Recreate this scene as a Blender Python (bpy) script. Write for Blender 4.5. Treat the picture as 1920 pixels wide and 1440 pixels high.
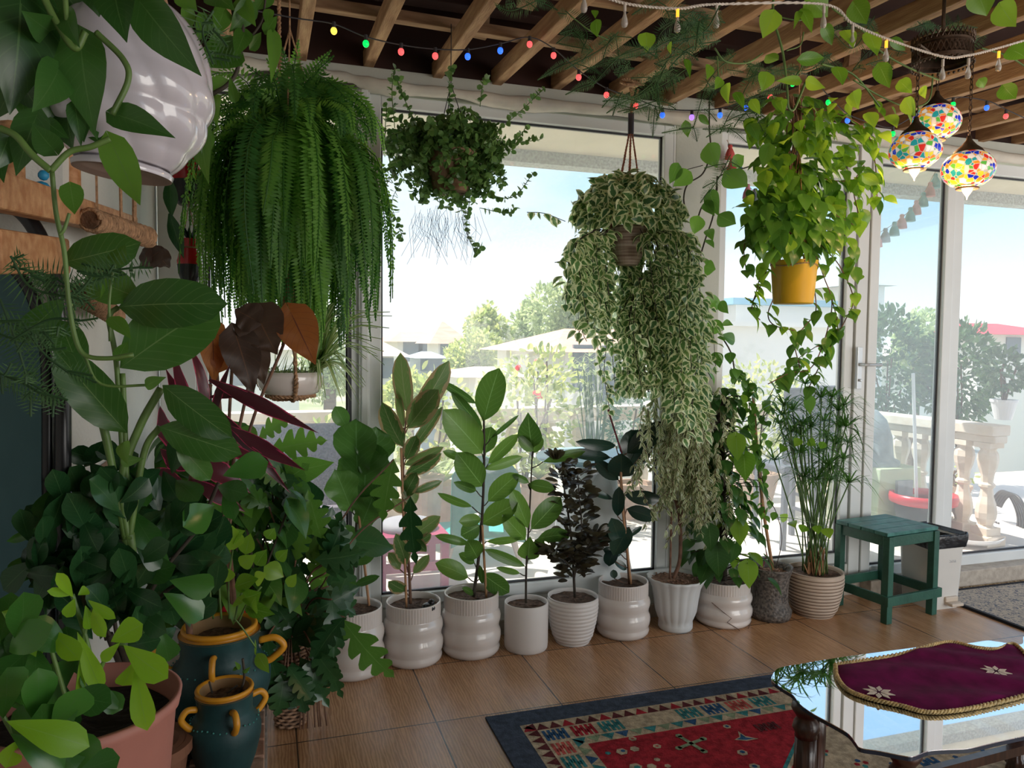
import bpy, math, random
import numpy as np
from mathutils import Matrix, Vector
S = bpy.context.scene
for o in list(bpy.data.objects): bpy.data.objects.remove(o)
# ------------------------------------------------------------ camera
FPX = 1420.; CH = 1.45; YAW = math.radians(17.9); PITCH = math.radians(3.06); ROLL = math.radians(.5)
_fh = np.array([math.sin(YAW), math.cos(YAW), 0]); _r0 = np.array([math.cos(YAW), -math.sin(YAW), 0]); _up = np.array([0, 0, 1.])
FW = _fh*math.cos(PITCH)-_up*math.sin(PITCH); _u0 = np.cross(_r0, FW)
RT = _r0*math.cos(ROLL)+_u0*math.sin(ROLL); UP = _u0*math.cos(ROLL)-_r0*math.sin(ROLL)
CAM = np.array([0, 0, CH])
cd = bpy.data.cameras.new('camera'); cam = bpy.data.objects.new('camera', cd); S.collection.objects.link(cam)
cd.sensor_fit = 'HORIZONTAL'; cd.sensor_width = 36; cd.lens = 36*FPX/1920; cd.clip_start = .02; cd.clip_end = 500
m = Matrix(((RT[0], UP[0], -FW[0], 0), (RT[1], UP[1], -FW[1], 0), (RT[2], UP[2], -FW[2], CH), (0, 0, 0, 1)))
cam.matrix_world = m; S.camera = cam
# ------------------------------------------------------------ sky, sun, exposure
W = bpy.data.worlds.new('sky'); S.world = W; W.use_nodes = True
nt = W.node_tree; nt.nodes.clear()
wo = nt.nodes.new('ShaderNodeOutputWorld'); bg = nt.nodes.new('ShaderNodeBackground'); nt.links.new(bg.outputs[0], wo.inputs[0])
tc = nt.nodes.new('ShaderNodeTexCoord'); sx = nt.nodes.new('ShaderNodeSeparateXYZ'); nt.links.new(tc.outputs['Generated'], sx.inputs[0])
cr = nt.nodes.new('ShaderNodeValToRGB'); nt.links.new(sx.outputs['Z'], cr.inputs[0])
e = cr.color_ramp.elements
e[0].position = 0.0; e[0].color = (1.0, 1.0, 1.0, 1)
e[1].position = .6; e[1].color = (.30, .55, .95, 1)
k = e.new(.045); k.color = (.94, .98, 1, 1)
k = e.new(.19); k.color = (.38, .72, 1, 1)
nz = nt.nodes.new('ShaderNodeTexNoise'); nz.inputs['Scale'].default_value = 2.2; nz.inputs['Detail'].default_value = 5
mp = nt.nodes.new('ShaderNodeMapping'); mp.inputs['Scale'].default_value = (1, 1, 3); nt.links.new(tc.outputs['Generated'], mp.inputs[0]); nt.links.new(mp.outputs[0], nz.inputs[0])
cr2 = nt.nodes.new('ShaderNodeValToRGB'); cr2.color_ramp.elements[0].position = .45; cr2.color_ramp.elements[1].position = .7; nt.links.new(nz.outputs[0], cr2.inputs[0])
mx = nt.nodes.new('ShaderNodeMix'); mx.data_type = 'RGBA'; nt.links.new(cr2.outputs[0], mx.inputs[0]); nt.links.new(cr.outputs[0], mx.inputs[6]); mx.inputs[7].default_value = (.95, .98, 1, 1)
# paler toward the sun on the left, bluer toward the right
mr = nt.nodes.new('ShaderNodeMapRange'); nt.links.new(sx.outputs['X'], mr.inputs[0]); mr.inputs[1].default_value = -.1; mr.inputs[2].default_value = .65; mr.inputs[3].default_value = .55; mr.inputs[4].default_value = 0
mw = nt.nodes.new('ShaderNodeMix'); mw.data_type = 'RGBA'; nt.links.new(mr.outputs[0], mw.inputs[0]); nt.links.new(mx.outputs[2], mw.inputs[6]); mw.inputs[7].default_value = (.97, .99, 1, 1)
nt.links.new(mw.outputs[2], bg.inputs[0]); bg.inputs[1].default_value = .64
sd = bpy.data.lights.new('sun', 'SUN'); sun = bpy.data.objects.new('sun', sd); S.collection.objects.link(sun)
sd.energy = 3.8; sd.angle = math.radians(.6); sd.color = (1, .95, .86)
az_, el_ = math.radians(-42), math.radians(58)      # from the far left, high above the eave
sv = Vector((math.sin(az_)*math.cos(el_), math.cos(az_)*math.cos(el_), math.sin(el_)))
sun.rotation_euler = sv.to_track_quat('Z', 'Y').to_euler()
dl = bpy.data.lights.new('added_rear_fill', 'AREA'); dlo = bpy.data.objects.new('added_rear_fill', dl); S.collection.objects.link(dlo)  # added fill behind the camera to brighten the interior; no source seen there
dl.shape = 'RECTANGLE'; dl.size = 3.6; dl.size_y = 2.2; dl.energy = 52; dl.color = (1, .94, .86); dlo.location = (4.2, -2.2, 1.5); dlo.rotation_euler = (math.radians(90), 0, 0)
S.view_settings.view_transform = 'Standard'; S.view_settings.look = 'None'; S.view_settings.gamma = 1
S.view_settings.use_curve_mapping = False; S.view_settings.exposure = 1.15
# ------------------------------------------------------------ places from pixels of the photograph
def ray(px, py): return FW+RT*(px-960)/FPX+UP*(720-py)/FPX
def ay(px, py, Y): d = ray(px, py); return CAM+d*(Y/d[1])
def ax(px, py, X): d = ray(px, py); return CAM+d*(X/d[0])
def az(px, py, Z): d = ray(px, py); return CAM+d*((Z-CH)/d[2])
def ad(px, py, D): return CAM+ray(px, py)*D
def pxw(w, p): return w/FPX*float((np.array(p)-CAM)@FW)        # width in metres of w pixels at p
def nrm(v): v = np.asarray(v, float); return v/(np.linalg.norm(v)+1e-12)
A = lambda *a: np.array(a, float)
# ------------------------------------------------------------ materials
MATS = {}
def base(name):
    m = bpy.data.materials.new(name); m.use_nodes = True; MATS[name] = m
    n = m.node_tree; return m, n, n.nodes['Principled BSDF'], n.nodes['Material Output']
def mat(name, col, rough=.5, metal=0, var=.0, scale=8, bump=0, bscale=60, col2=None, stretch=None, coat=0, trans=0, emis=None, es=0):
    m, n, b, out = base(name)
    b.inputs['Base Color'].default_value = (*col, 1); b.inputs['Roughness'].default_value = rough; b.inputs['Metallic'].default_value = metal
    if coat: b.inputs['Coat Weight'].default_value = coat; b.inputs['Coat Roughness'].default_value = .05
    if trans: b.inputs['Transmission Weight'].default_value = trans
    if emis: b.inputs['Emission Color'].default_value = (*emis, 1); b.inputs['Emission Strength'].default_value = es
    if var or col2 or bump:
        t = n.nodes.new('ShaderNodeTexCoord'); mpp = n.nodes.new('ShaderNodeMapping'); n.links.new(t.outputs['Object'], mpp.inputs[0])
        if stretch: mpp.inputs['Scale'].default_value = stretch
    if var or col2:
        z = n.nodes.new('ShaderNodeTexNoise'); z.inputs['Scale'].default_value = scale; z.inputs['Detail'].default_value = 6; n.links.new(mpp.outputs[0], z.inputs[0])
        r = n.nodes.new('ShaderNodeValToRGB'); n.links.new(z.outputs[0], r.inputs[0])
        c2 = col2 or tuple(min(1, c*(1+var)) for c in col); c1 = col if col2 else tuple(c*(1-var) for c in col)
        r.color_ramp.elements[0].position = .35; r.color_ramp.elements[1].position = .65
        r.color_ramp.elements[0].color = (*c1, 1); r.color_ramp.elements[1].color = (*c2, 1); n.links.new(r.outputs[0], b.inputs['Base Color'])
    if bump:
        z2 = n.nodes.new('ShaderNodeTexNoise'); z2.inputs['Scale'].default_value = bscale; z2.inputs['Detail'].default_value = 4; n.links.new(mpp.outputs[0], z2.inputs[0])
        bp = n.nodes.new('ShaderNodeBump'); bp.inputs['Strength'].default_value = bump; bp.inputs['Distance'].default_value = .01; n.links.new(z2.outputs[0], bp.inputs['Height']); n.links.new(bp.outputs[0], b.inputs['Normal'])
    return m
def leafmat(name, dark, light, vein=None, edge=None, rough=.35, tr=.35, trcol=None, back=None, edgew=.3, veinw=.03):
    """leaf: colour by the leaf's own random number, midrib and side veins from its own u,v, margin colour for variegation"""
    m, n, b, out = base(name); N = n.nodes.new; Lk = n.links.new
    at = N('ShaderNodeAttribute'); at.attribute_name = 'lf'; sp = N('ShaderNodeSeparateXYZ'); Lk(at.outputs['Vector'], sp.inputs[0])
    r = N('ShaderNodeValToRGB'); r.color_ramp.elements[0].color = (*dark, 1); r.color_ramp.elements[1].color = (*light, 1); Lk(sp.outputs['Z'], r.inputs[0])
    col = r.outputs[0]
    def math_(op, a, b_=None, clamp=False):
        q = N('ShaderNodeMath'); q.operation = op; q.use_clamp = clamp
        for i, x in enumerate((a, b_)):
            if x is None: continue
            if isinstance(x, (int, float)): q.inputs[i].default_value = x
            else: Lk(x, q.inputs[i])
        return q.outputs[0]
    au = math_('ABSOLUTE', sp.outputs['X'])
    def mix(f, a, c):
        q = N('ShaderNodeMix'); q.data_type = 'RGBA'
        if isinstance(f, float): q.inputs[0].default_value = f
        else: Lk(f, q.inputs[0])
        Lk(a, q.inputs[6])
        if isinstance(c, tuple): q.inputs[7].default_value = (*c, 1)
        else: Lk(c, q.inputs[7])
        return q.outputs[2]
    if edge:
        z = N('ShaderNodeTexNoise'); z.inputs['Scale'].default_value = 5; Lk(at.outputs['Vector'], z.inputs[0])
        s = math_('ADD', au, math_('MULTIPLY', math_('SUBTRACT', z.outputs[0], .5), .9))
        f = math_('GREATER_THAN', s, 1-edgew); col = mix(f, col, edge)
    if vein:
        f1 = math_('LESS_THAN', au, veinw)
        w = math_('FRACT', math_('MULTIPLY', math_('SUBTRACT', sp.outputs['Y'], math_('MULTIPLY', au, .28)), 9.))
        f2 = math_('MULTIPLY', math_('LESS_THAN', w, .12), .22)
        col = mix(math_('MAXIMUM', math_('MULTIPLY', f1, .85), f2), col, vein)
    if back:
        g = N('ShaderNodeNewGeometry'); col = mix(g.outputs['Backfacing'], col, back)
    Lk(col, b.inputs['Base Color']); b.inputs['Roughness'].default_value = rough
    t = N('ShaderNodeBsdfTranslucent')
    if trcol: t.inputs[0].default_value = (*trcol, 1)
    else:
        hs = N('ShaderNodeHueSaturation'); hs.inputs['Value'].default_value = 2.2; hs.inputs['Hue'].default_value = .485; Lk(col, hs.inputs['Color']); Lk(hs.outputs[0], t.inputs[0])
    ms = N('ShaderNodeMixShader'); ms.inputs[0].default_value = tr; Lk(b.outputs[0], ms.inputs[1]); Lk(t.outputs[0], ms.inputs[2]); Lk(ms.outputs[0], out.inputs[0])
    return m
def glassmat(name, haze, gloss=.06, tint=(1, 1, 1)):
    m, n, b, out = base(name); N = n.nodes.new; Lk = n.links.new
    t = N('ShaderNodeBsdfTransparent'); t.inputs[0].default_value = (*tint, 1); d = N('ShaderNodeBsdfTranslucent'); d.inputs[0].default_value = (.9, .95, 1, 1)
    g = N('ShaderNodeBsdfGlossy'); g.inputs['Roughness'].default_value = .02
    a = N('ShaderNodeMixShader'); a.inputs[0].default_value = haze; Lk(t.outputs[0], a.inputs[1]); Lk(d.outputs[0], a.inputs[2])
    c = N('ShaderNodeMixShader'); c.inputs[0].default_value = gloss; Lk(a.outputs[0], c.inputs[1]); Lk(g.outputs[0], c.inputs[2]); Lk(c.outputs[0], out.inputs[0])
    return m
# ------------------------------------------------------------ mesh builder, all coordinates in world space
class MB:
    def __init__(s): s.V = []; s.L = []; s.C = []; s.A = []; s.M = []; s.n = 0
    def add(s, v, loops, counts, att=None, m=0):
        v = np.asarray(v, float); s.V.append(v); s.L.append(np.asarray(loops, int).ravel()+s.n); counts = np.asarray(counts, int); s.C.append(counts)
        s.A.append(att if att is not None else np.zeros((len(v), 3))); s.M.append(np.full(len(counts), m)); s.n += len(v)
    def polys(s, v, faces, m=0): s.add(v, [i for f in faces for i in f], [len(f) for f in faces], None, m)
    def box(s, c, d, rz=0, m=0, R=None):
        x, y, z = np.array(d)/2.; v = A([-x, -y, -z], [x, -y, -z], [x, y, -z], [-x, y, -z], [-x, -y, z], [x, -y, z], [x, y, z], [-x, y, z])
        if rz: q = A([math.cos(rz), -math.sin(rz), 0], [math.sin(rz), math.cos(rz), 0], [0, 0, 1]); v = v@q.T
        if R is not None: v = v@np.asarray(R).T
        s.polys(v+np.asarray(c), [(0, 3, 2, 1), (4, 5, 6, 7), (0, 1, 5, 4), (1, 2, 6, 5), (2, 3, 7, 6), (3, 0, 4, 7)], m)
    def b2(s, a, b, m=0): a = np.asarray(a, float); b = np.asarray(b, float); s.box((a+b)/2, np.abs(b-a), 0, m)
    def beam(s, a, b, w, h, m=0, up=(0, 0, 1)):
        a = np.asarray(a, float); b = np.asarray(b, float); d = nrm(b-a); sd_ = nrm(np.cross(d, up)); u = np.cross(sd_, d)
        R = np.stack([sd_, d, u], 1); s.box((a+b)/2, (w, np.linalg.norm(b-a), h), 0, m, R)
    def tube(s, pts, r, n=8, m=0, cap=True, rnd=0):
        P = np.asarray(pts, float); k = len(P); r = np.full(k, r) if np.isscalar(r) else np.asarray(r, float)
        T = np.gradient(P, axis=0); T /= np.linalg.norm(T, axis=1)[:, None]+1e-12
        u = np.cross(T[0], (0, 0, 1) if abs(T[0][2]) < .9 else (1, 0, 0)); u = nrm(u); rings = []
        a = np.linspace(0, 2*math.pi, n, endpoint=False)
        for i in range(k):
            u = nrm(u-T[i]*(u@T[i])); w = np.cross(T[i], u); rings.append(P[i]+r[i]*(np.cos(a)[:, None]*u+np.sin(a)[:, None]*w))
        v = np.concatenate(rings); i, j = np.meshgrid(np.arange(k-1), np.arange(n), indexing='ij'); j2 = (j+1) % n
        q = np.stack([i*n+j, i*n+j2, (i+1)*n+j2, (i+1)*n+j], -1).reshape(-1, 4); L = list(q.ravel()); Cn = [4]*len(q)
        if cap: L += list(range(n))[::-1]+list(range((k-1)*n, k*n)); Cn += [n, n]
        at = np.zeros((len(v), 3)); at[:, 2] = rnd; s.add(v, L, Cn, at, m)
    def lathe(s, prof, c, n=32, m=0, rf=None, sq=(1, 1), cap=False, R=None):
        """prof: (r, z) list; rf(theta, i) scales the radius; cap closes both ends"""
        a = np.linspace(0, 2*math.pi, n, endpoint=False); v = []
        for i, (r, z) in enumerate(prof):
            rr = r*(rf(a, i) if rf else np.ones(n)); v.append(np.stack([rr*np.cos(a)*sq[0], rr*np.sin(a)*sq[1], np.full(n, z)], 1))
        v = np.concatenate(v); k = len(prof)
        if R is not None: v = v@np.asarray(R).T
        i, j = np.meshgrid(np.arange(k-1), np.arange(n), indexing='ij'); j2 = (j+1) % n
        q = np.stack([i*n+j, i*n+j2, (i+1)*n+j2, (i+1)*n+j], -1).reshape(-1, 4); L = list(q.ravel()); Cn = [4]*len(q)
        if cap: L += list(range(n))[::-1]+list(range((k-1)*n, k*n)); Cn += [n, n]
        s.add(v+np.asarray(c), L, Cn, None, m)
    def ball(s, c, r, n=12, m=0, sq=(1, 1, 1)):
        t = np.linspace(0.02, math.pi-.02, n//2+2); s.lathe([(r*sq[0]*math.sin(x), -r*sq[2]*math.cos(x)) for x in t], c, n, m, cap=True)
    def slab(s, pts, t, m=0, nv=(0, 0, 1)):
        P = np.asarray(pts, float); k = len(P); v = np.concatenate([P, P+np.asarray(nv)*t])
        F = [tuple(range(k))[::-1], tuple(range(k, 2*k))]+[(i, (i+1) % k, k+(i+1) % k, k+i) for i in range(k)]; s.polys(v, F, m)
    def build(s, name, mats, parent=None, loc=None, smooth=False, bevel=0, solid=0, sub=0):
        V = np.concatenate(s.V); L = np.concatenate(s.L); Cn = np.concatenate(s.C)
        off = wloc(parent) if parent is not None else A(0, 0, 0)
        if loc is None: loc = off if parent is not None else A(*( (V.min(0)+V.max(0))/2 ))
        loc = np.asarray(loc, float); V = V-loc
        me = bpy.data.meshes.new(name); me.vertices.add(len(V)); me.vertices.foreach_set('co', V.ravel().astype('f'))
        me.loops.add(len(L)); me.loops.foreach_set('vertex_index', L.astype('i')); me.polygons.add(len(Cn))
        st = np.concatenate([[0], np.cumsum(Cn)[:-1]]); me.polygons.foreach_set('loop_start', st.astype('i'))
        me.polygons.foreach_set('material_index', np.concatenate(s.M).astype('i')); me.update(calc_edges=True)
        at = me.attributes.new('lf', 'FLOAT_VECTOR', 'POINT'); at.data.foreach_set('vector', np.concatenate(s.A).ravel().astype('f'))
        me.polygons.foreach_set('use_smooth', [bool(smooth)]*len(Cn))
        for mm in (mats if isinstance(mats, (list, tuple)) else [mats]): me.materials.append(MATS[mm] if isinstance(mm, str) else mm)
        me.validate(); o = bpy.data.objects.new(name, me); S.collection.objects.link(o)
        if parent is not None: o.parent = parent; o.location = Vector(loc-off)
        else: o.location = Vector(loc)
        if bevel: b = o.modifiers.new('bevel', 'BEVEL'); b.width = bevel; b.segments = 2; b.limit_method = 'ANGLE'
        if solid: b = o.modifiers.new('solid', 'SOLIDIFY'); b.thickness = solid
        if smooth == 'auto' or (bevel and smooth): pass
        return o
def wloc(o):
    l = A(0, 0, 0)
    while o is not None: l = l+np.array(o.location); o = o.parent
    return l
def tag(o, label=None, cat=None, group=None, kind=None):
    if label: o['label'] = label
    if cat: o['category'] = cat
    if group: o['group'] = group
    if kind: o['kind'] = kind
    return o
def thing(name, loc, label, cat, group=None):
    o = bpy.data.objects.new(name, None); S.collection.objects.link(o); o.location = Vector(loc); o.empty_display_size = .05
    return tag(o, label, cat, group)
def struct(mb, name, mats, **k): return tag(mb.build(name, mats, **k), kind='structure')
def copy_tree(o, d, label=None, parent=None):
    c = o.copy(); S.collection.objects.link(c)
    if parent is not None: c.parent = parent
    else: c.location = c.location+Vector(d)
    if label: c['label'] = label
    for ch in list(o.children): copy_tree(ch, d, None, c)
    return c
# ------------------------------------------------------------ leaves
PROF = {
 'heart': [.0, .80, .98, .98, .88, .70, .46, .22, 0], 'ellip': [.0, .50, .82, .96, 1, .97, .87, .62, 0], 'obov': [.0, .26, .46, .66, .84, .97, 1, .78, 0],
 'round': [.0, .66, .92, 1, 1, .95, .82, .56, 0], 'lance': [.18, .5, .8, .96, 1, .84, .58, .28, 0], 'grass': [.7, .9, 1, 1, .9, .75, .55, .3, 0],
 'ovate': [.0, .62, .92, 1, .93, .78, .54, .26, 0], 'fiddle': [.0, .42, .62, .66, .80, 1.0, 1.02, .72, 0], 'oblong': [.0, .66, .90, .98, 1, .96, .84, .54, 0]}
def template(prof, nw=5, lobes=0, wave=0, hi=False):
    p = np.array(PROF[prof]); vs = np.linspace(0, 1, len(p))
    if hi or lobes:
        n = (6 if lobes else 4)*max(lobes, 4)+1; v2 = np.linspace(0, 1, n); p = np.interp(v2, vs, p); vs = v2
        if lobes: p = p*np.array([.34, .86, 1.0, 1.0, .95, .62])[np.arange(n) % 6]
    elif nw == 3: vs, p = vs[::2], p[::2]
    # keep the tip a real point and the base narrow
    p = np.maximum(p, .012); us = np.linspace(-1, 1, nw)
    U, V = np.meshgrid(us, vs); Wd = np.repeat(p[:, None], nw, 1)*U
    nl = len(vs); i, j = np.meshgrid(np.arange(nl-1), np.arange(nw-1), indexing='ij')
    q = np.stack([i*nw+j, i*nw+j+1, (i+1)*nw+j+1, (i+1)*nw+j], -1).reshape(-1, 4)
    return dict(U=U.ravel(), V=V.ravel(), W=Wd.ravel(), q=q.ravel(), c=np.full(len(q), 4), wave=wave, lob=bool(lobes), cord=(prof == 'heart'))
TPL = {k: template(k) for k in PROF}; TLO = {k: template(k, 3) for k in PROF}
TPL['lobed'] = template('ovate', 5, 5); TPL['lobedlong'] = template('oblong', 5, 5); TPL['fid'] = template('fiddle', 9, 0, .05, True); TPL['beg'] = template('heart', 7, 0, .05, True)
TPL['big'] = template('ellip', 7, 0, .02, True); TPL['bigheart'] = template('heart', 7, 0, .02, True); TPL['cordy'] = template('lance', 5, 0, .03, True)
def leaf(mb, b, t, w, n, sh='ellip', arch=.06, fold=.12, droop=0, rnd=None, m=0, lo=False, curl=0):
    T = (TLO if lo else TPL)[sh]; b = np.asarray(b, float); t = np.asarray(t, float); d = t-b; L = np.linalg.norm(d)+1e-9; d = d/L
    s_ = nrm(np.cross(d, n)); nn = np.cross(s_, d); U, V, Wd = T['U'], T['V'], T['W']
    off = arch*L*np.sin(math.pi*V)+fold*w*np.abs(Wd)*.5-curl*w*Wd**2
    if T['wave']: off = off+T['wave']*w*np.sin(V*18+U*2)*np.abs(U)
    vv = V-(.16*np.abs(U)*(1-V)**2*(w/L) if T['cord'] else 0)*1.6
    if T['lob']: vv = vv+.11*np.abs(Wd)
    P = b+np.outer(vv*L, d)+np.outer(Wd*w/2, s_)+np.outer(off, nn)
    if droop: P[:, 2] -= droop*L*V**2
    r = random.random() if rnd is None else rnd
    mb.add(P, T['q'], T['c'], np.stack([U, V, np.full(len(U), r)], 1), m)
def arc(a, b, sag=0, n=10, up=(0, 0, 1)):
    t = np.linspace(0, 1, n)[:, None]; return np.asarray(a)*(1-t)+np.asarray(b)*t-np.asarray(up)*sag*4*t*(1-t)
def spline(P, n=24):
    P = [np.asarray(p, float) for p in P]; Q = [2*P[0]-P[1]]+P+[2*P[-1]-P[-2]]; out = []
    seg = len(P)-1; per = max(2, n//seg)
    for i in range(seg):
        for k_ in range(per):
            t = k_/per; a, b, c, d = Q[i:i+4]; out.append(.5*((2*b)+(c-a)*t+(2*a-5*b+4*c-d)*t*t+(-a+3*b-3*c+d)*t**3))
    out.append(P[-1]); return np.array(out)
def rv(s=1.): return A(random.gauss(0, s), random.gauss(0, s), random.gauss(0, s))
# ============================================================ materials in use
mat('white_frame', (.72, .74, .73), .35, var=.04, scale=3)
mat('gasket', (.03, .03, .035), .5)
mat('plaster', (.62, .62, .58), .85, var=.06, scale=3, bump=.25, bscale=90)
mat('pillar_paint', (.52, .53, .47), .7, var=.08, scale=2.5, bump=.15, bscale=60)
mat('pipe_white', (.62, .58, .50), .6, var=.14, scale=5, bump=.15, bscale=20)
mat('dark_trim', (.10, .085, .07), .8, var=.3, scale=20)
mat('rafter_wood', (.36, .19, .09), .75, var=.35, scale=6, bump=.4, bscale=30, stretch=(6, .8, 6), col2=(.58, .36, .19))
mat('batten_wood', (.34, .20, .11), .8, scale=6, bump=.3, bscale=30, stretch=(.8, 6, 6), col2=(.52, .34, .20))
mat('roof_sheet', (.022, .010, .008), .9, scale=1.5, col2=(.06, .022, .016), bump=.2, bscale=8)
mat('soffit_paint', (.70, .63, .52), .8, var=.05, scale=4)
mat('fascia_grey', (.42, .44, .45), .9, var=.25, scale=60)
glassmat('pane_glass', .14, .028); glassmat('door_glass', .16, .06, (.93, .98, 1))
mat('brick', (.30, .15, .09), .85, scale=9, col2=(.42, .27, .19), bump=.4, bscale=40)
mat('mortar', (.36, .33, .30), .95, var=.1, scale=30, bump=.5, bscale=70)
mat('stone_sill', (.40, .34, .28), .7, scale=30, col2=(.52, .46, .38), bump=.15, bscale=90)
mat('shelf_wood', (.42, .18, .07), .6, scale=5, col2=(.60, .33, .16), stretch=(1, 8, 8), bump=.3, bscale=40)
mat('bark', (.14, .07, .035), .9, var=.4, scale=30, bump=.8, bscale=60)
def floor_mat():
    m, n, b, out = base('wood_tile'); N = n.nodes.new; Lk = n.links.new
    t = N('ShaderNodeTexCoord'); mp = N('ShaderNodeMapping'); mp.inputs['Scale'].default_value = (9, 1.3, 1); Lk(t.outputs['Object'], mp.inputs[0])
    g = N('ShaderNodeTexNoise'); g.inputs['Scale'].default_value = 2.2; g.inputs['Detail'].default_value = 8; g.inputs['Distortion'].default_value = 1.2; Lk(mp.outputs[0], g.inputs[0])
    w = N('ShaderNodeTexWave'); w.inputs['Scale'].default_value = 3; w.inputs['Distortion'].default_value = 7; w.inputs['Detail'].default_value = 3; w.inputs['Detail Scale'].default_value = 2; Lk(mp.outputs[0], w.inputs[0])
    a = N('ShaderNodeMix'); a.data_type = 'FLOAT'; a.inputs[0].default_value = .35; Lk(g.outputs[0], a.inputs[2]); Lk(w.outputs[0], a.inputs[3])
    r = N('ShaderNodeValToRGB'); r.color_ramp.elements[0].position = .3; r.color_ramp.elements[0].color = (.33, .17, .08, 1); r.color_ramp.elements[1].position = .75; r.color_ramp.elements[1].color = (.56, .32, .165, 1); Lk(a.outputs[0], r.inputs[0])
    # per-tile tone and thin joints
    s = N('ShaderNodeSeparateXYZ'); Lk(t.outputs['Object'], s.inputs[0])
    def mth(op, x, y):
        q = N('ShaderNodeMath'); q.operation = op
        for i, z in enumerate((x, y)):
            if isinstance(z, (int, float)): q.inputs[i].default_value = z
            elif z is not None: Lk(z, q.inputs[i])
        return q.outputs[0]
    u = mth('DIVIDE', mth('ADD', s.outputs[0], 10.3-.603+0.0), .513); v = mth('DIVIDE', mth('ADD', s.outputs[1], 10.0), 1.04)
    u = mth('DIVIDE', mth('ADD', s.outputs[0], 20*.513-.603), .513); v = mth('DIVIDE', mth('ADD', s.outputs[1], 20*.513-2.775), .513)
    ju = mth('LESS_THAN', mth('ABSOLUTE', mth('SUBTRACT', mth('FRACT', mth('ADD', u, .5), 0), .5), 0), .006); jv = mth('LESS_THAN', mth('ABSOLUTE', mth('SUBTRACT', mth('FRACT', mth('ADD', v, .5), 0), .5), 0), .006)
    j = mth('MAXIMUM', ju, jv)
    cb = N('ShaderNodeCombineXYZ'); Lk(mth('FLOOR', u, 0), cb.inputs[0]); Lk(mth('FLOOR', v, 0), cb.inputs[1]); wn = N('ShaderNodeTexWhiteNoise'); Lk(cb.outputs[0], wn.inputs[0])
    hs = N('ShaderNodeHueSaturation'); Lk(r.outputs[0], hs.inputs['Color']); Lk(mth('ADD', mth('MULTIPLY', wn.outputs[0], .25), .88), hs.inputs['Value'])
    mxx = N('ShaderNodeMix'); mxx.data_type = 'RGBA'; Lk(j, mxx.inputs[0]); Lk(hs.outputs[0], mxx.inputs[6]); mxx.inputs[7].default_value = (.06, .035, .02, 1)
    Lk(mxx.outputs[2], b.inputs['Base Color']); b.inputs['Roughness'].default_value = .25; b.inputs['Specular IOR Level'].default_value = .85
    z = N('ShaderNodeTexNoise'); z.inputs['Scale'].default_value = 26; z.inputs['Detail'].default_value = 5; mp3 = N('ShaderNodeMapping'); mp3.inputs['Scale'].default_value = (1, 6, 1); Lk(t.outputs['Object'], mp3.inputs[0]); Lk(mp3.outputs[0], z.inputs[0])
    bp = N('ShaderNodeBump'); bp.inputs['Strength'].default_value = .25; bp.inputs['Distance'].default_value = .004; Lk(z.outputs[0], bp.inputs['Height']); Lk(bp.outputs[0], b.inputs['Normal'])
floor_mat()
# ============================================================ room shell
WY = 3.55; WX0 = -.45; SILL = .245; HEAD = 2.53; CEIL = 2.75
b = MB(); b.b2((WX0-.85, -2.3, -.15), (6.3, WY+.12, 0)); struct(b, 'floor', 'wood_tile', loc=(0, 0, 0))
b = MB(); b.b2((WX0-.75, 2.02, 0), (WX0, WY+.12, 3.1)); b.b2((WX0-.85, -2.2, 0), (WX0-.75, 2.02, 3.1)); struct(b, 'wall_left', 'plaster')
b = MB(); b.b2((WX0-.85, -2.4, 0), (1.6, -2.3, 3.1)); struct(b, 'wall_sky_block', 'plaster')  # unseen partial wall, added to block sky light reaching the left side
# sill wall below the windows, in front of which the pots stand
b = MB(); b.b2((WX0, WY, 0), (3.30, WY+.12, .18)); struct(b, 'wall_front', 'plaster')
b = MB(); b.b2((WX0, WY-.012, 0), (3.30, WY, .07)); struct(b, 'baseboard_front', 'stone_sill')
b = MB(); b.b2((WX0, WY, 2.60), (6.3, WY+.12, 2.70)); struct(b, 'lintel', 'pillar_paint')
b = MB(); b.b2((WX0, WY+.02, 2.70), (6.3, WY+.14, 3.16)); struct(b, 'lintel_board', 'roof_sheet')
b = MB(); b.b2((2.03, WY-.002, 0), (2.31, WY+.13, 2.74)); struct(b, 'wall_pillar', 'pillar_paint', bevel=.006)
b = MB(); b.b2((3.30, WY-.10, 0), (6.3, WY+.12, .10)); struct(b, 'door_step', 'stone_sill', bevel=.006)
def window(name, x0, x1, z0, z1, glass, rails=(), fw=.055, y=WY, dep=.07, pane_y=.03):
    f = MB()
    f.b2((x0, y, z0-fw), (x1, y+dep, z0)); f.b2((x0, y, z1), (x1, y+dep, z1+fw)); f.b2((x0-fw, y, z0-fw), (x0, y+dep, z1+fw)); f.b2((x1, y, z0-fw), (x1+fw, y+dep, z1+fw))
    o = struct(f, name, 'white_frame', bevel=.005)
    g = MB(); t = .010
    for (xa, xb, za, zb) in ((x0, x0+t, z0, z1), (x1-t, x1, z0, z1), (x0, x1, z0, z0+t), (x0, x1, z1-t, z1)): g.b2((xa, y+pane_y-.004, za), (xb, y+pane_y+.012, zb))
    g.build('window_gasket', 'gasket', o)
    p = MB(); p.b2((x0, y+pane_y, z0), (x1, y+pane_y+.005, z1)); p.build('window_pane', glass, o)
    return o
window('window_1', -.245, .355, SILL, HEAD, 'pane_glass', fw=.05)
window('window_2', .505, 1.965, SILL, HEAD, 'pane_glass')
window('window_3', 2.345, 3.15, SILL, HEAD, 'pane_glass')
b = MB(); b.b2((.40, WY-.03, .19), (.45, WY+.08, 2.585)); b.b2((.41, WY-.045, .19), (.44, WY-.03, 2.585)); struct(b, 'window_mullion', 'white_frame', bevel=.004)
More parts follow.
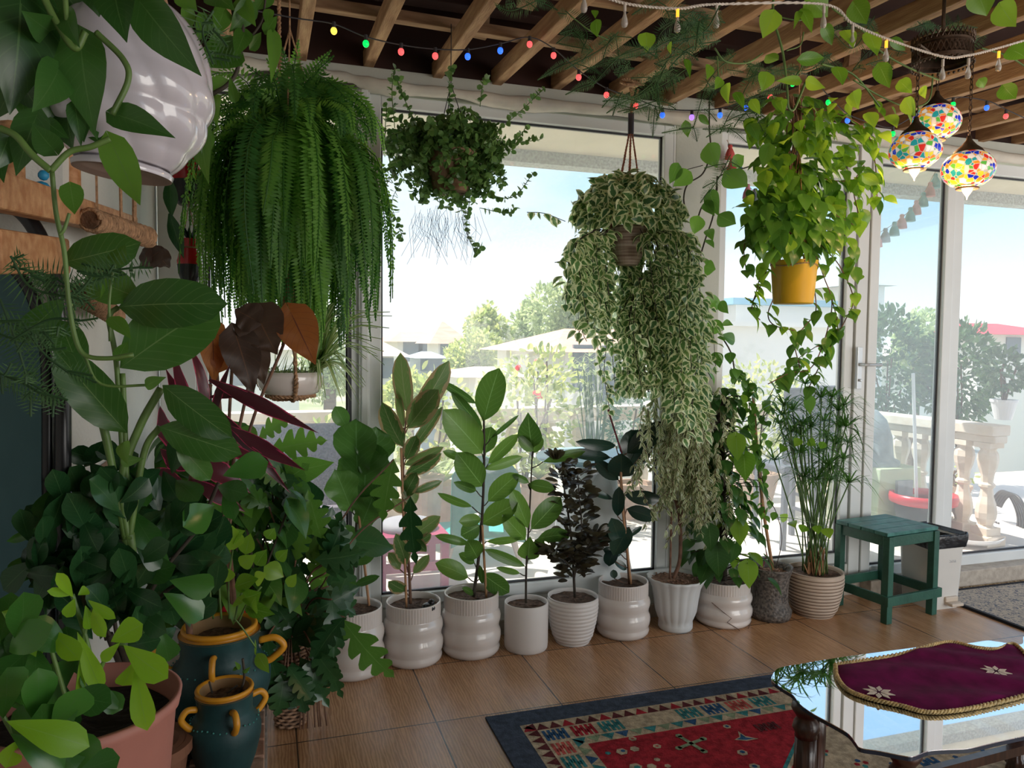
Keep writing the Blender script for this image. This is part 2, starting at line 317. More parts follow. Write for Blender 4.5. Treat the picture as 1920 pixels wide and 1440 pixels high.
b = MB(); b.b2((.352, WY-.004, SILL), (.368, WY+.02, HEAD)); tag(b.build('window_seal', 'gasket'), kind='structure')
b = MB(); b.b2((-.44, WY, .19), (-.295, WY+.07, 2.6)); struct(b, 'window_jamb', 'white_frame', bevel=.004)
b = MB(); b.b2((2.02, WY, .19), (2.30, WY+.07, 2.6)); struct(b, 'pillar_jamb', 'white_frame')
# door leaf with handle, and the fixed light beside it
d2 = window('door_1', 3.36, 3.845, .16, HEAD-.03, 'door_glass', fw=.065, y=WY-.02, dep=.06)
hb = MB(); hx = ay(1609, 690, WY-.03)
hb.box(hx+A(0, -.008, 0), (.032, .012, .24)); hb.tube([hx+A(0, -.01, .02), hx+A(0, -.055, .02), hx+A(.02, -.06, .02), hx+A(.115, -.055, .02)], .009, 10)
hb.tube([hx+A(0, -.014, -.07), hx+A(0, -.03, -.07)], .008, 10)
mat('handle_grey', (.55, .57, .58), .3, metal=.6); hb.build('door_handle', 'handle_grey', d2, bevel=.002)
window('door_2', 3.995, 6.0, .16, HEAD-.03, 'pane_glass', fw=.07)
b = MB(); b.b2((3.215, WY-.01, .10), (3.29, WY+.08, 2.6)); struct(b, 'door_jamb', 'white_frame', bevel=.004)
# curled cloth-covered pipe along the head of the windows
P = [ay(x, y, WY-.03) for x, y in ((380, 118), (450, 122), (520, 126), (560, 148), (600, 143), (650, 146), (700, 160), (760, 168), (860, 176), (950, 192), (1060, 200), (1180, 212), (1275, 222), (1400, 232), (1500, 246), (1640, 262), (1720, 272), (1770, 280), (1860, 292), (1960, 305))]
P = spline(P, 90); rr = [.030+.007*math.sin(i*.55)+.004*math.sin(i*1.7) for i in range(len(P))]
b = MB(); b.tube(P, rr, 12); b.b2((WX0, WY-.035, 2.60), (6.2, WY, 2.625), 1); struct(b, 'trim_1', ['pipe_white', 'dark_trim'], smooth=True)
# ============================================================ ceiling: sheet roof on battens and rafters, each a member of its own
b = MB(); b.b2((WX0-.85, -2.3, 3.05), (6.4, 4.1, 3.09)); struct(b, 'ceiling', 'roof_sheet')
def cz(y): return 2.70-.05*(3.6-y)
for i in range(-2, 20):
    x = .152+.3035*i
    if x < WX0: continue
    dx = .03*math.sin(i*2.3); z = .010*math.sin(i*1.9); hh = .075
    b = MB(); b.beam((x+dx, -1.8, cz(-1.8)+hh/2+z), (x-dx*.3, WY+.10, cz(WY)+hh/2+z), .047, hh); struct(b, 'ceiling_rafter', 'rafter_wood', bevel=.004, loc=(x, 1, CEIL))
for i, (y, dy) in enumerate(((-.9, 0), (-.1, .04), (.75, .03), (1.5, -.02), (2.1, .02), (2.70, 0), (3.12, .25))):
    b = MB(); b.beam((WX0, y, cz(y)+.10), (6.2, y+dy, cz(y)+.10), .045, .045); struct(b, 'ceiling_batten', 'batten_wood', bevel=.004)
for i, (x, y) in enumerate(((.9, 3.3), (1.0, 2.95), (1.85, 3.4), (2.9, 3.3), (3.4, 2.6), (2.2, 1.9))):
    b = MB(); b.beam((x, y, CEIL+.05), (x+.02, y, 3.06), .07, .05, up=(0, 1, 0)); struct(b, 'ceiling_post', 'batten_wood')
for i, y in enumerate((1.3, 2.4, 3.35)):
    b = MB(); b.beam((WX0, y, 2.98), (6.2, y+.02, 2.98), .09, .10); struct(b, 'ceiling_purlin', 'roof_sheet', bevel=.004)
# ============================================================ outside: eave, terrace, balustrade
b = MB(); b.b2((-4, WY+.12, 2.68), (6.6, 4.75, 2.80)); struct(b, 'soffit', 'soffit_paint')
b = MB(); b.b2((-4, 4.62, 2.60), (6.6, 4.75, 2.68)); struct(b, 'soffit_beam', 'fascia_grey')
mat('terrace_tile', (.62, .56, .50), .6, scale=3, col2=(.72, .68, .63))
b = MB(); b.b2((-4, WY+.12, .02), (8, 6.0, .12)); struct(b, 'terrace_floor', 'terrace_tile')
mat('stone_cream', (.72, .62, .50), .8, scale=12, col2=(.80, .73, .63), bump=.2, bscale=60)
def balustrade(label, p0, p1, n):
    p0 = A(*p0); p1 = A(*p1); t = thing('stone_balustrade', (p0+p1)/2*A(1, 1, 0)+A(0, 0, .12), label, 'balustrade')
    b = MB(); b.beam(p0+A(0, 0, .90), p1+A(0, 0, .90), .17, .07); b.beam(p0+A(0, 0, .84), p1+A(0, 0, .84), .12, .05); b.build('rail', 'stone_cream', t, bevel=.008)
    b = MB(); b.beam(p0+A(0, 0, .155), p1+A(0, 0, .155), .17, .07); b.build('plinth', 'stone_cream', t, bevel=.008)
    for i in range(n):
        p = p0+(p1-p0)*(i+.5)/n; b = MB()
        for z0, z1, w in ((.19, .24, .125), (.78, .815, .125)): b.b2(p+A(-w/2, -w/2, z0), p+A(w/2, w/2, z1))
        b.lathe([(.058, .24), (.045, .255), (.05, .275), (.062, .30), (.066, .34), (.058, .40), (.042, .45), (.036, .50), (.05, .515), (.05, .53), (.036, .545), (.042, .60), (.058, .65), (.066, .70), (.060, .74), (.045, .765), (.058, .78)], p, 8)
        b.build('baluster', 'stone_cream', t)
    return t
balustrade('cream stone balustrade running along the far edge of the sunlit terrace', (-3.2, 5.8, 0), (4.35, 5.8, 0), 26)
balustrade('cream stone balustrade on the right side of the terrace beside the red bucket', (4.55, 5.7, 0), (4.62, 3.75, 0), 11)
b = MB(); b.b2((-4.0, 3.67, .1), (WX0-.75, 3.8, 3.1)); struct(b, 'wall_outer', 'plaster')
# ============================================================ rugs
for nme, c in (('wool_navy', (.055, .075, .115)), ('wool_cream', (.42, .36, .27)), ('wool_red', (.30, .022, .035)), ('wool_maroon', (.10, .025, .03)), ('wool_teal', (.04, .20, .22)), ('wool_blue', (.03, .09, .20)), ('wool_rose', (.42, .09, .08)), ('wool_sage', (.20, .27, .18))):
    mat(nme, c, 1, var=.28, scale=40, bump=.5, bscale=160); MATS[nme].node_tree.nodes['Principled BSDF'].inputs['Specular IOR Level'].default_value = .1
RUGM = ['wool_navy', 'wool_cream', 'wool_red', 'wool_maroon', 'wool_teal', 'wool_blue', 'wool_rose', 'wool_sage']
rug = MB(); X0, Y0, X1, Y1 = .79, 2.745, 3.05, 1.15
rug.b2((X0, Y1, 0), (X1, Y0, .008))
lev = [.0085]
def flat(pts, m): lev[0] = lev[0]; rug.polys([(x, y, lev[0]) for x, y in pts], [tuple(range(len(pts)))], m)
def rect(x0, y0, x1, y1, m): flat([(x0, y0), (x1, y0), (x1, y1), (x0, y1)], m)
i_ = .105; rect(X0+i_, Y1+i_, X1-i_, Y0-i_, 1); lev[0] = .0092
random.seed(5)
for s_, n in ((0, 40), (1, 28), (2, 40)):      # rows of triangles, outer
    for k in range(n):
        if s_ == 0:
            w = (X1-X0-2*i_)/n; x = X0+i_+k*w; flat([(x, Y0-i_-.052), (x+w, Y0-i_-.052), (x+w/2, Y0-i_-.006)], 3 if k % 3 else 2)
        elif s_ == 1:
            w = (Y0-Y1-2*i_)/n; y = Y1+i_+k*w; flat([(X0+i_+.052, y), (X0+i_+.052, y+w), (X0+i_+.006, y+w/2)], 3)
        else:
            w = (X1-X0-2*i_)/n; x = X0+i_+k*w; flat([(x, Y1+i_+.052), (x+w/2, Y1+i_+.006), (x+w, Y1+i_+.052)], 3 if k % 3 else 2)
def comb(x0, y0, x1, y1, m, n=5):
    lw = (x1-x0)/(n*2+1)
    for k in range(n):
        xx = x0+lw*(2*k+.5); rect(xx, y0+.004, xx+lw*1.3, y1-.004, m)
        if k < n-1: ym = (y0+y1)/2+(.008 if k % 2 else -.008); rect(xx+lw, ym-.011, xx+lw*2.3, ym+.011, m)
cols = [5, 2, 4, 1, 1, 4, 5, 6, 4, 1, 7, 5, 2, 6, 4, 5, 1, 2, 6]
bw = .112
for k, c in enumerate(cols):
    xa = X0+i_+.058+k*bw
    if c != 1 and xa+bw < X1-i_: comb(xa, Y0-i_-.14, xa+bw-.006, Y0-i_-.058, c)
for k, c in enumerate([6, 4, 1, 2, 5, 6, 4, 1, 2, 5, 6]):
    ya = Y0-i_-.145-(k+1)*.095
    if c != 1 and ya > Y1+i_+.05: comb(X0+i_+.058, ya, X0+i_+.058+.09, ya+.088, c, 4)
F_ = i_+.148
for k in range(34):
    w = .058; x = X0+F_+k*w
    if x+w > X1-F_: break
    flat([(x, Y0-F_), (x+w, Y0-F_), (x+w/2, Y0-F_-.042)], (4, 7, 4, 5, 7)[k % 5])
for k in range(22):
    w = .058; y = Y0-F_-k*w
    if y-w < Y1+F_: break
    flat([(X0+F_+.005, y), (X0+F_+.005, y-w), (X0+F_+.045, y-w/2)], (4, 7, 5)[k % 3])
R_ = i_+.195; rect(X0+R_, Y1+R_, X1-R_, Y0-R_, 2); lev[0] = .0098
def poly_off(pts, c, k): return [(c[0]+(x-c[0])*k, c[1]+(y-c[1])*k) for x, y in pts]
med = [(1.93, 2.335), (1.60, 2.05), (1.60, 1.72), (1.93, 1.45), (2.55, 1.45), (2.85, 1.72), (2.85, 2.05), (2.55, 2.335)]
mc = (2.22, 1.89)
for kk, m_ in ((1.0, 4), (.975, 1), (.95, 2), (.905, 1)):
    flat(poly_off(med, mc, kk), m_); lev[0] += .0004
def fl(px, py): p = az(px, py, .0105); return p[0], p[1]
def diamond(px, py, w, h, m, k=6):
    x, y = fl(px, py); flat([(x+w*math.cos(a), y+h*math.sin(a)) for a in [2*math.pi*i/k for i in range(k)]], m)
lev[0] = .0105
for px, py, w, m in ((1186, 1385, .016, 1), (1232, 1399, .016, 1), (1166, 1409, .022, 1), (1190, 1404, .018, 1), (1140, 1412, .011, 4), (1232, 1424, .012, 1), (1252, 1436, .012, 1), (1192, 1438, .024, 1), (1363, 1362, .016, 1), (1392, 1411, .02, 1), (1415, 1437, .02, 1), (1222, 1437, .018, 1)):
    diamond(px, py, w, w, m)
lev[0] = .0112
for px, py, w, m in ((1168, 1408, .009, 5), (1195, 1439, .012, 4), (1363, 1362, .008, 5), (1392, 1410, .010, 5), (1415, 1437, .010, 5), (1186, 1385, .006, 6), (1232, 1399, .006, 6)): diamond(px, py, w, w, m)
x, y = fl(1296, 1394)
for a in (.25, .25+math.pi/2):
    dx, dy = math.cos(a)*.062, math.sin(a)*.062; nx, ny = -math.sin(a)*.008, math.cos(a)*.008
    flat([(x-dx+nx, y-dy+ny), (x-dx-nx, y-dy-ny), (x+dx-nx, y+dy-ny), (x+dx+nx, y+dy+ny)], 7)
    for s_ in (-1, 1): flat([(x+s_*dx+.014*math.cos(b_), y+s_*dy+.014*math.sin(b_)) for b_ in np.linspace(0, 6.28, 7)[:-1]], 7)
x, y = fl(1440, 1362); comb(x-.055, y-.03, x+.055, y+.03, 3, 5)
x, y = fl(1390, 1385); flat([(x-.03, y), (x, y+.012), (x+.02, y+.05), (x+.025, y+.01), (x+.06, y-.02), (x+.01, y-.02)], 1); lev[0] = .0118; flat([(x-.02, y), (x, y+.006), (x+.018, y+.03), (x+.02, y+.002), (x+.045, y-.014), (x+.01, y-.014)], 5)
for px, py in ((1540, 1410), (1615, 1432), (1680, 1438), (1850, 1412), (1800, 1425)):
    x, y = fl(px, py)
    for a, m_ in ((0, 2), (1.57, 5), (3.14, 2), (4.71, 4)): flat([(x+.018*math.cos(a)+.011*math.cos(b_), y+.018*math.sin(a)+.011*math.sin(b_)) for b_ in np.linspace(0, 6.28, 6)[:-1]], m_)
x, y = fl(1745, 1430); comb(x-.05, y-.03, x+.05, y+.03, 5, 4)
o = rug.build('kilim_rug', RUGM, loc=(1.9, 1.95, 0))
tag(o, 'flat woven red kilim rug with a dark blue edge and geometric border under glass table', 'rug')
def persian():
    m, n, b, out = base('worn_pile'); N = n.nodes.new; Lk = n.links.new
    t = N('ShaderNodeTexCoord'); v = N('ShaderNodeTexVoronoi'); v.inputs['Scale'].default_value = 16; v.feature = 'DISTANCE_TO_EDGE'; Lk(t.outputs['Object'], v.inputs[0])
    z = N('ShaderNodeTexNoise'); z.inputs['Scale'].default_value = 34; z.inputs['Detail'].default_value = 6; z.inputs['Distortion'].default_value = 2.5; Lk(t.outputs['Object'], z.inputs[0])
    r = N('ShaderNodeValToRGB'); e = r.color_ramp.elements; e[0].position = .42; e[0].color = (.14, .15, .18, 1); e[1].position = .52; e[1].color = (.50, .42, .33, 1); q = e.new(.47); q.color = (.36, .31, .26, 1); Lk(z.outputs[0], r.inputs[0])
    Lk(r.outputs[0], b.inputs['Base Color']); b.inputs['Roughness'].default_value = .95
    bp = N('ShaderNodeBump'); bp.inputs['Strength'].default_value = .4; Lk(z.outputs[0], bp.inputs['Height']); Lk(bp.outputs[0], b.inputs['Normal'])
persian(); mat('rug_binding', (.012, .014, .02), .9)
mat('pile_navy', (.03, .04, .06), .95, var=.5, scale=60, bump=.5, bscale=90)
b = MB(); b.b2((3.70, 1.2, 0), (5.6, 3.40, .010)); r_ = b.build('doormat_rug', 'worn_pile', loc=(4.6, 2.3, 0)); tag(r_, 'worn beige and grey patterned carpet lying in front of the door step', 'rug')
b = MB(); b.b2((3.685, 1.2, 0), (3.705, 3.41, .013)); b.b2((3.685, 3.39, 0), (5.6, 3.41, .013)); b.build('binding', 'rug_binding', r_)
b = MB(); cx, cy = 4.30, 2.93
b.polys([(cx+(.30+.035*math.cos(8*a))*math.cos(a), cy+(.20+.03*math.cos(8*a))*math.sin(a), .0112) for a in np.linspace(0, 6.283, 65)[:-1]], [tuple(range(64))]); b.build('medallion', 'pile_navy', r_)
mat('fringe', (.50, .40, .26), .95, var=.2, scale=50)
b = MB()
for k in range(110):
    x = 3.7+k*.017; b.tube([(x, 3.41, .008), (x+random.uniform(-.01, .01), 3.425, .012), (x+random.uniform(-.015, .015), 3.44, .004)], .003, 4)
b.build('fringe', 'fringe', r_)
# ============================================================ glass coffee table
mat('walnut', (.055, .022, .012), .35, var=.4, scale=14, stretch=(4, 4, .6), coat=.3)
def tabletop_mat():
    m, n, b, out = base('table_glass'); N = n.nodes.new; Lk = n.links.new
    g = N('ShaderNodeBsdfGlossy'); g.inputs['Roughness'].default_value = .015; g.inputs[0].default_value = (.93, .95, 1, 1); t = N('ShaderNodeBsdfTransparent'); t.inputs[0].default_value = (.50, .42, .42, 1)
    fr = N('ShaderNodeFresnel'); fr.inputs[0].default_value = 1.9; a = N('ShaderNodeMath'); a.operation = 'MULTIPLY_ADD'; a.inputs[1].default_value = 1.6; a.inputs[2].default_value = .42; a.use_clamp = True; Lk(fr.outputs[0], a.inputs[0])
    ms = N('ShaderNodeMixShader'); Lk(a.outputs[0], ms.inputs[0]); Lk(t.outputs[0], ms.inputs[1]); Lk(g.outputs[0], ms.inputs[2]); Lk(ms.outputs[0], out.inputs[0])
tabletop_mat(); mat('glass_edge', (.02, .03, .05), .15)
TZ = .45
out_px = [(1450, 1262), (1447, 1275), (1468, 1291), (1487, 1303), (1500, 1320), (1525, 1338), (1560, 1357), (1590, 1375), (1604, 1392), (1614, 1402), (1650, 1408), (1690, 1416), (1712, 1418), (1740, 1408), (1775, 1405), (1815, 1403), (1860, 1393), (1905, 1383)]
near = [az(x, y, TZ)[:2] for x, y in out_px]
# the far side mirrors the near side, the right end mirrors the left end
far = [az(x, y, TZ)[:2] for x, y in ((1915, 1208), (1870, 1203), (1850, 1201), (1815, 1206), (1780, 1206), (1700, 1216), (1600, 1229), (1540, 1238), (1500, 1245), (1462, 1252))]
right = [(2.40, 1.41), (2.52, 1.45), (2.56, 1.55), (2.50, 1.66), (2.52, 1.78), (2.56, 1.88), (2.50, 1.91)]
o2 = [tuple(p) for p in near]+right+[tuple(p) for p in far]
Q = spline([(x, y, TZ) for x, y in o2]+[(o2[0][0], o2[0][1], TZ)], len(o2)*5)[:-1]
table = thing('coffee_table', (1.95, 1.68, 0), 'low coffee table with a wavy-edged glass top on dark turned wooden legs', 'table')
b = MB(); b.slab(Q, -.002); b.build('glass_top', 'table_glass', table)
b = MB(); c0 = Q.mean(0); k = len(Q); inn = Q.copy(); v = np.concatenate([Q+A(0, 0, -.002), Q+A(0, 0, -.012), inn*A(1, 1, 1)+(c0-inn)*.003+A(0, 0, -.012), inn+(c0-inn)*.003+A(0, 0, -.002)])
b.polys(v, [(a*k+i, a*k+(i+1) % k, ((a+1) % 4)*k+(i+1) % k, ((a+1) % 4)*k+i) for a in range(4) for i in range(k)]); b.build('glass_rim', 'glass_edge', table)
def turned_leg(x, y, s=1):
    b = MB(); z1 = TZ-.013
    b.lathe([(.034*s, z1), (.036*s, z1-.02), (.028*s, z1-.035), (.022*s, z1-.045), (.030*s, z1-.06), (.033*s, z1-.075), (.026*s, z1-.09), (.027*s, z1-.10)], (x, y, 0), 20, cap=True)
    b.lathe([(.024*s, z1-.10), (.026*s, z1-.2), (.022*s, .06), (.028*s, .055), (.03*s, .04), (.022*s, .03), (.026*s, 0.0125)], (x, y, 0), 40, rf=lambda a, i: 1+.06*np.cos(10*a), cap=True)
    b.build('leg', 'walnut', table, smooth=True)
for x, y in ((1.455, 1.745), (1.53, 1.47), (2.03, 1.50), (2.45, 1.50), (2.42, 1.86), (1.62, 1.90)): turned_leg(x, y, 1.15)
b = MB()
for p, q in (((1.455, 1.745), (2.42, 1.80)), ((1.53, 1.47), (2.45, 1.50))): b.beam((*p, .13), (*q, .13), .025, .03)
b.build('stretcher', 'walnut', table)
# velvet runner
mat('velvet', (.11, .004, .055), .85, var=.25, scale=20); MATS['velvet'].node_tree.nodes['Principled BSDF'].inputs['Specular IOR Level'].default_value = .1
mat('gold_trim', (.52, .38, .16), .5, var=.35, scale=60, bump=.5, bscale=200); mat('silver_thread', (.62, .54, .46), .6, var=.15, scale=80)
rp = [(1566, 1248), (1620, 1240), (1690, 1228), (1745, 1212), (1785, 1206), (1830, 1216), (1870, 1219), (1902, 1210), (1935, 1245), (1960, 1290), (1925, 1305), (1860, 1322), (1800, 1334), (1740, 1338), (1690, 1326), (1630, 1312), (1590, 1296), (1570, 1272)]
rr = [az(x, y, TZ+.004) for x, y in rp]; ring = spline(rr+[rr[0]], 18*6)[:-1]; cc = ring.mean(0)
def ripple(p): return A(p[0], p[1], TZ+.006+.006*(1+math.sin(p[0]*16+p[1]*34+1.2*math.sin(p[0]*9)))*.9)
runner = thing('table_runner', (cc[0], cc[1], TZ), 'plum velvet table runner with gold braid edge and silver stars, on the glass table', 'table runner')
b = MB(); n = len(ring); lv = 14; V = []
for j in range(lv):
    for p in ring: q = cc+(p-cc)*(1-j/lv); V.append(ripple(q)*A(1, 1, 1) if j else A(q[0], q[1], TZ+.004))
V.append(ripple(cc)); Fc = [(j*n+i, j*n+(i+1) % n, (j+1)*n+(i+1) % n, (j+1)*n+i) for j in range(lv-1) for i in range(n)]+[((lv-1)*n+i, (lv-1)*n+(i+1) % n, lv*n) for i in range(n)]
b.polys(V, Fc); b.build('velvet_cloth', 'velvet', runner, smooth=True)
b = MB(); rg = np.concatenate([ring, ring[:1]]); dense = spline(list(rg[::2]), 700)
for ph in (0, math.pi):
    P = [p+A(0, 0, .004)+(.0035*math.sin(i*.8+ph))*nrm(p-cc)+A(0, 0, .003*math.cos(i*.8+ph)) for i, p in enumerate(dense)]; b.tube(P, .0042, 5)
b.build('braid_trim', 'gold_trim', runner, smooth=True)
for px, py in ((1648, 1296), (1868, 1254)):
    b = MB(); c = az(px, py, TZ+.02); c[2] = ripple(c)[2]+.004
    for k in range(8):
        a = k*math.pi/4; d = A(math.cos(a), math.sin(a), 0); e_ = A(-d[1], d[0], 0); b.polys([c+d*.006, c+d*.024+e_*.008, c+d*.042, c+d*.024-e_*.008], [(0, 1, 2, 3)])
    b.build('star', 'silver_thread', runner, solid=.0015)
# ============================================================ stool and bin
mat('green_paint', (.010, .065, .042), .5, var=.35, scale=9, bump=.2, bscale=50, col2=(.02, .10, .065)); mat('green_top', (.015, .10, .085), .45, scale=16, col2=(.05, .20, .17), bump=.25, bscale=60)
st = thing('wooden_stool', (3.25, 3.29, 0), 'green painted wooden stool with a planked top beside the white bin', 'stool')
sa = math.radians(7); Rz = A([math.cos(sa), -math.sin(sa), 0], [math.sin(sa), math.cos(sa), 0], [0, 0, 1]); sc_ = A(3.235, 3.285, 0)
def sb(b, a, c): # box in stool space
    a = A(*a); c = A(*c); b.box(Rz@((a+c)/2)+sc_, np.abs(c-a), sa)
w2, d2_ = .175, .155
for i in range(4):
    y0 = -.165+i*.0835; b = MB(); sb(b, (-.20, y0, .462), (.195, y0+.080, .482)); b.build('top_plank', 'green_top', st, bevel=.003)
for sx in (-1, 1):
    for sy in (-1, 1):
        b = MB(); sb(b, (sx*w2-.02, sy*d2_-.02+.0*sy, 0), (sx*w2+.02, sy*d2_+.02-.0*sy, .46)); b.build('leg', 'green_paint', st, bevel=.003)
for sy in (-1, 1):
    b = MB(); sb(b, (-.155, sy*.155-.012, .405), (.155, sy*.155+.012, .46)); b.build('apron', 'green_paint', st, bevel=.002)
    b = MB(); sb(b, (-.21, sy*.18-.010, .10), (.21, sy*.18+.010, .150)); b.build('stretcher', 'green_paint', st, bevel=.002)
for sx in (-1, 1):
    b = MB(); sb(b, (sx*.175-.012, -.135, .405), (sx*.175+.012, .135, .46)); b.build('apron', 'green_paint', st, bevel=.002)
    b = MB(); sb(b, (sx*.20-.008, -.17, .10), (sx*.20+.008, .17, .150)); b.build('stretcher', 'green_paint', st, bevel=.002)
mat('bin_white', (.66, .64, .60), .35, var=.03, scale=5); mat('bag_black', (.012, .012, .014), .25, bump=.6, bscale=30); mat('pedal_cream', (.60, .50, .40), .5); mat('print_grey', (.35, .36, .38), .6)
bn = thing('pedal_bin', (3.57, 3.30, 0), 'white plastic pedal bin lined with a black bag behind the green stool', 'bin')
def rrect(cx, cy, w, d, z, r=.03, n=5):
    P = []
    for (sx, sy, a0) in ((1, 1, 0), (-1, 1, 90), (-1, -1, 180), (1, -1, 270)):
        for k in range(n): a = math.radians(a0+90*k/(n-1)); P.append((cx+sx*(w/2-r)+r*math.cos(a), cy+sy*(d/2-r)+r*math.sin(a), z))
    return P
def loft(b, rings, m=0, cap0=True, cap1=True):
    n = len(rings[0]); V = [p for r in rings for p in r]; F = [(j*n+i, j*n+(i+1) % n, (j+1)*n+(i+1) % n, (j+1)*n+i) for j in range(len(rings)-1) for i in range(n)]
    if cap0: F.append(tuple(range(n))[::-1])
    if cap1: F.append(tuple(range((len(rings)-1)*n, len(rings)*n)))
    b.polys(V, F, m)
b = MB(); loft(b, [rrect(3.57, 3.30, .21, .22, z_) if False else rrect(3.57, 3.30, .20+.10*z_, .22+.06*z_, z_) for z_ in (0.0, .1, .25, .40)], cap1=False); loft(b, [rrect(3.57, 3.30, .225, .235, .40), rrect(3.57, 3.30, .20, .21, .05)], cap0=False); b.build('bin_body', 'bin_white', bn, smooth=False)
b = MB(); random.seed(3); rs = []
for z_, k_ in ((.345, .250), (.36, .257), (.385, .262), (.41, .262), (.425, .256), (.422, .24), (.39, .225), (.30, .21)):
    R0 = rrect(3.57, 3.30, k_, k_+.01, z_, n=8); rs.append([(x+random.gauss(0, .0016), y+random.gauss(0, .0016), z+random.gauss(0, .004)) for x, y, z in R0])
loft(b, rs, cap0=False, cap1=False); b.build('bin_bag', 'bag_black', bn, smooth=True)
b = MB(); b.box((3.60, 3.165, .035), (.085, .06, .018)); b.box((3.60, 3.185, .055), (.09, .02, .03)); b.build('pedal', 'pedal_cream', bn, bevel=.006)
def text(body, size, loc, rot, m, parent, name='lettering', ext=.0006):
    cu = bpy.data.curves.new(name, 'FONT'); cu.body = body; cu.size = size; cu.extrude = ext; cu.align_x = 'CENTER'; cu.align_y = 'CENTER'; cu.materials.append(MATS[m])
    o = bpy.data.objects.new(name, cu); S.collection.objects.link(o); o.rotation_euler = rot; 
    bpy.context.view_layer.update(); me = bpy.data.meshes.new_from_object(o.evaluated_get(bpy.context.evaluated_depsgraph_get())); o2 = bpy.data.objects.new(name, me); S.collection.objects.link(o2)
    o2.rotation_euler = rot; o2.parent = parent; o2.location = Vector(A(*loc)-wloc(parent)); bpy.data.objects.remove(o); return o2
text('Sina', .030, (3.60, 3.30-.118, .27), (math.radians(87), 0, 0), 'print_grey', bn)
# ============================================================ pots
mat('white_glaze', (.68, .62, .58), .16, var=.02, scale=4, coat=.5); mat('white_matte', (.68, .64, .61), .45); mat('white_plastic', (.62, .64, .64), .4)
mat('soil', (.05, .03, .02), .95, scale=60, col2=(.16, .10, .07), bump=.9, bscale=80); mat('wood_chips', (.16, .09, .06), .9, scale=45, col2=(.34, .21, .15), bump=.8, bscale=60)
mat('dark_crackle', (.035, .03, .027), .55, scale=75, col2=(.17, .145, .125), bump=.8, bscale=60); mat('ribbed_beige', (.50, .40, .32), .6, var=.1, scale=10); mat('rib_groove', (.14, .09, .06), .8)
mat('cork_brown', (.20, .12, .07), .9)
def potxf(cx, by, w, rimy, kb=.82):
    """centre on the floor, radius and height of a pot from its base, width and rim in the photo"""
    c = az(cx, by, 0)
    r = pxw(w, c)/2; d = nrm(A(c[0], c[1], 0)); c = c+d*(r*kb-.03); r = pxw(w, c)/2
    D = float((c-CAM)@FW); lo, hi = 0, 1.2
    for _ in range(40):
        mid = (lo+hi)/2; q = c+A(0, 0, mid)-CAM; yy = 720-FPX*float(q@UP)/float(q@FW)
        if yy > rimy: lo = mid
        else: hi = mid
    c[2] = 0; return c, r, mid
def soil_disc(t, c, r, z, m='soil', chips=0):
    b = MB(); n = 28; V = [c+A(0, 0, z+.006)]
    for j in (1, 2, 3):
        for i in range(n): a = 2*math.pi*i/n; V.append(c+A(r*j/3*math.cos(a), r*j/3*math.sin(a), z+random.gauss(0, .0025)))
    F = [(0, 1+i, 1+(i+1) % n) for i in range(n)]+[(1+(j-1)*n+i, 1+j*n+i, 1+j*n+(i+1) % n, 1+(j-1)*n+(i+1) % n) for j in (1, 2) for i in range(n)]
    b.polys(V, F)
    for _ in range(chips):
        a = random.random()*6.28; q = r*math.sqrt(random.random())*.95; p = c+A(q*math.cos(a), q*math.sin(a), z+.006+random.random()*.006); b.box(p, (.016*random.uniform(.5, 1.3), .008, .004), random.random()*3.1, 0, np.array(Matrix.Rotation(random.uniform(-.5, .5), 3, 'X')@Matrix.Rotation(random.random()*3, 3, 'Z')))
    b.build('soil', m, t, smooth=False); return c+A(0, 0, z+.004)
WAVY = [(.80, 0), (.88, .01), (.95, .06), (.965, .11), (.94, .15), (.945, .18), (.985, .23), (1.0, .30), (.99, .37), (.945, .425), (.93, .46), (.95, .52), (.985, .58), (.985, .64), (.95, .70), (.905, .735), (.895, .75)]
def wavy_pot(t, c, r, h, m='white_glaze'):
    b = MB(); b.lathe([(a*r, z*h) for a, z in WAVY], c, 64)
    b.lathe([(.895*r, .75*h), (.90*r, .76*h), (.90*r, .985*h), (.905*r, 1.0*h), (.895*r, 1.01*h), (.86*r, 1.01*h), (.85*r, .97*h), (.84*r, .5*h)], c, 180, rf=lambda a, i: 1+(.013*np.sign(np.cos(60*a)) if i in (1, 2) else 0))
    b.lathe([(.001, .002), (.80*r, .002)], c, 40); b.build('pot', m, t, smooth=True); return soil_disc(t, c, .845*r, h*.90)
def cyl_pot(t, c, r, h, m='white_matte'):
    b = MB(); b.lathe([(.001, .001), (.93*r, 0), (.98*r, .008), (1*r, .03), (1*r, h-.006), (.985*r, h), (.94*r, h), (.93*r, h-.01), (.92*r, h*.5)], c, 64); b.build('pot', m, t, smooth=True); return soil_disc(t, c, .93*r, h*.90)
def rib_pot(t, c, r, h, m, n=14, prof=((.66, 0), (.80, .15), (.93, .45), (1, .75), (1.0, .9), (.98, 1)), g=None):
    zs = np.linspace(0, 1, n*6+1); pr = np.interp(zs, [p[1] for p in prof], [p[0] for p in prof]); P = [(.001, 0)]+[((a-.028*(0.5-0.5*math.cos(2*math.pi*z*n))**2)*r, z*h) for a, z in zip(pr, zs)]+[(.955*r*prof[-1][0], h), (.93*r, h*.95), (.90*r, h*.5)]
    b = MB(); b.lathe(P, c, 64)
    if g:
        for k in range(1, n): z = (k-.5)/n; a = np.interp(z, [p[1] for p in prof], [p[0] for p in prof]); b.lathe([((a-.021)*r, (z-.014)*h), ((a-.018)*r, z*h), ((a-.021)*r, (z+.014)*h)], c, 64, 1)
    b.build('pot', [m]+([g] if g else []), t, smooth=True); return soil_disc(t, c, .925*r, h*.91)
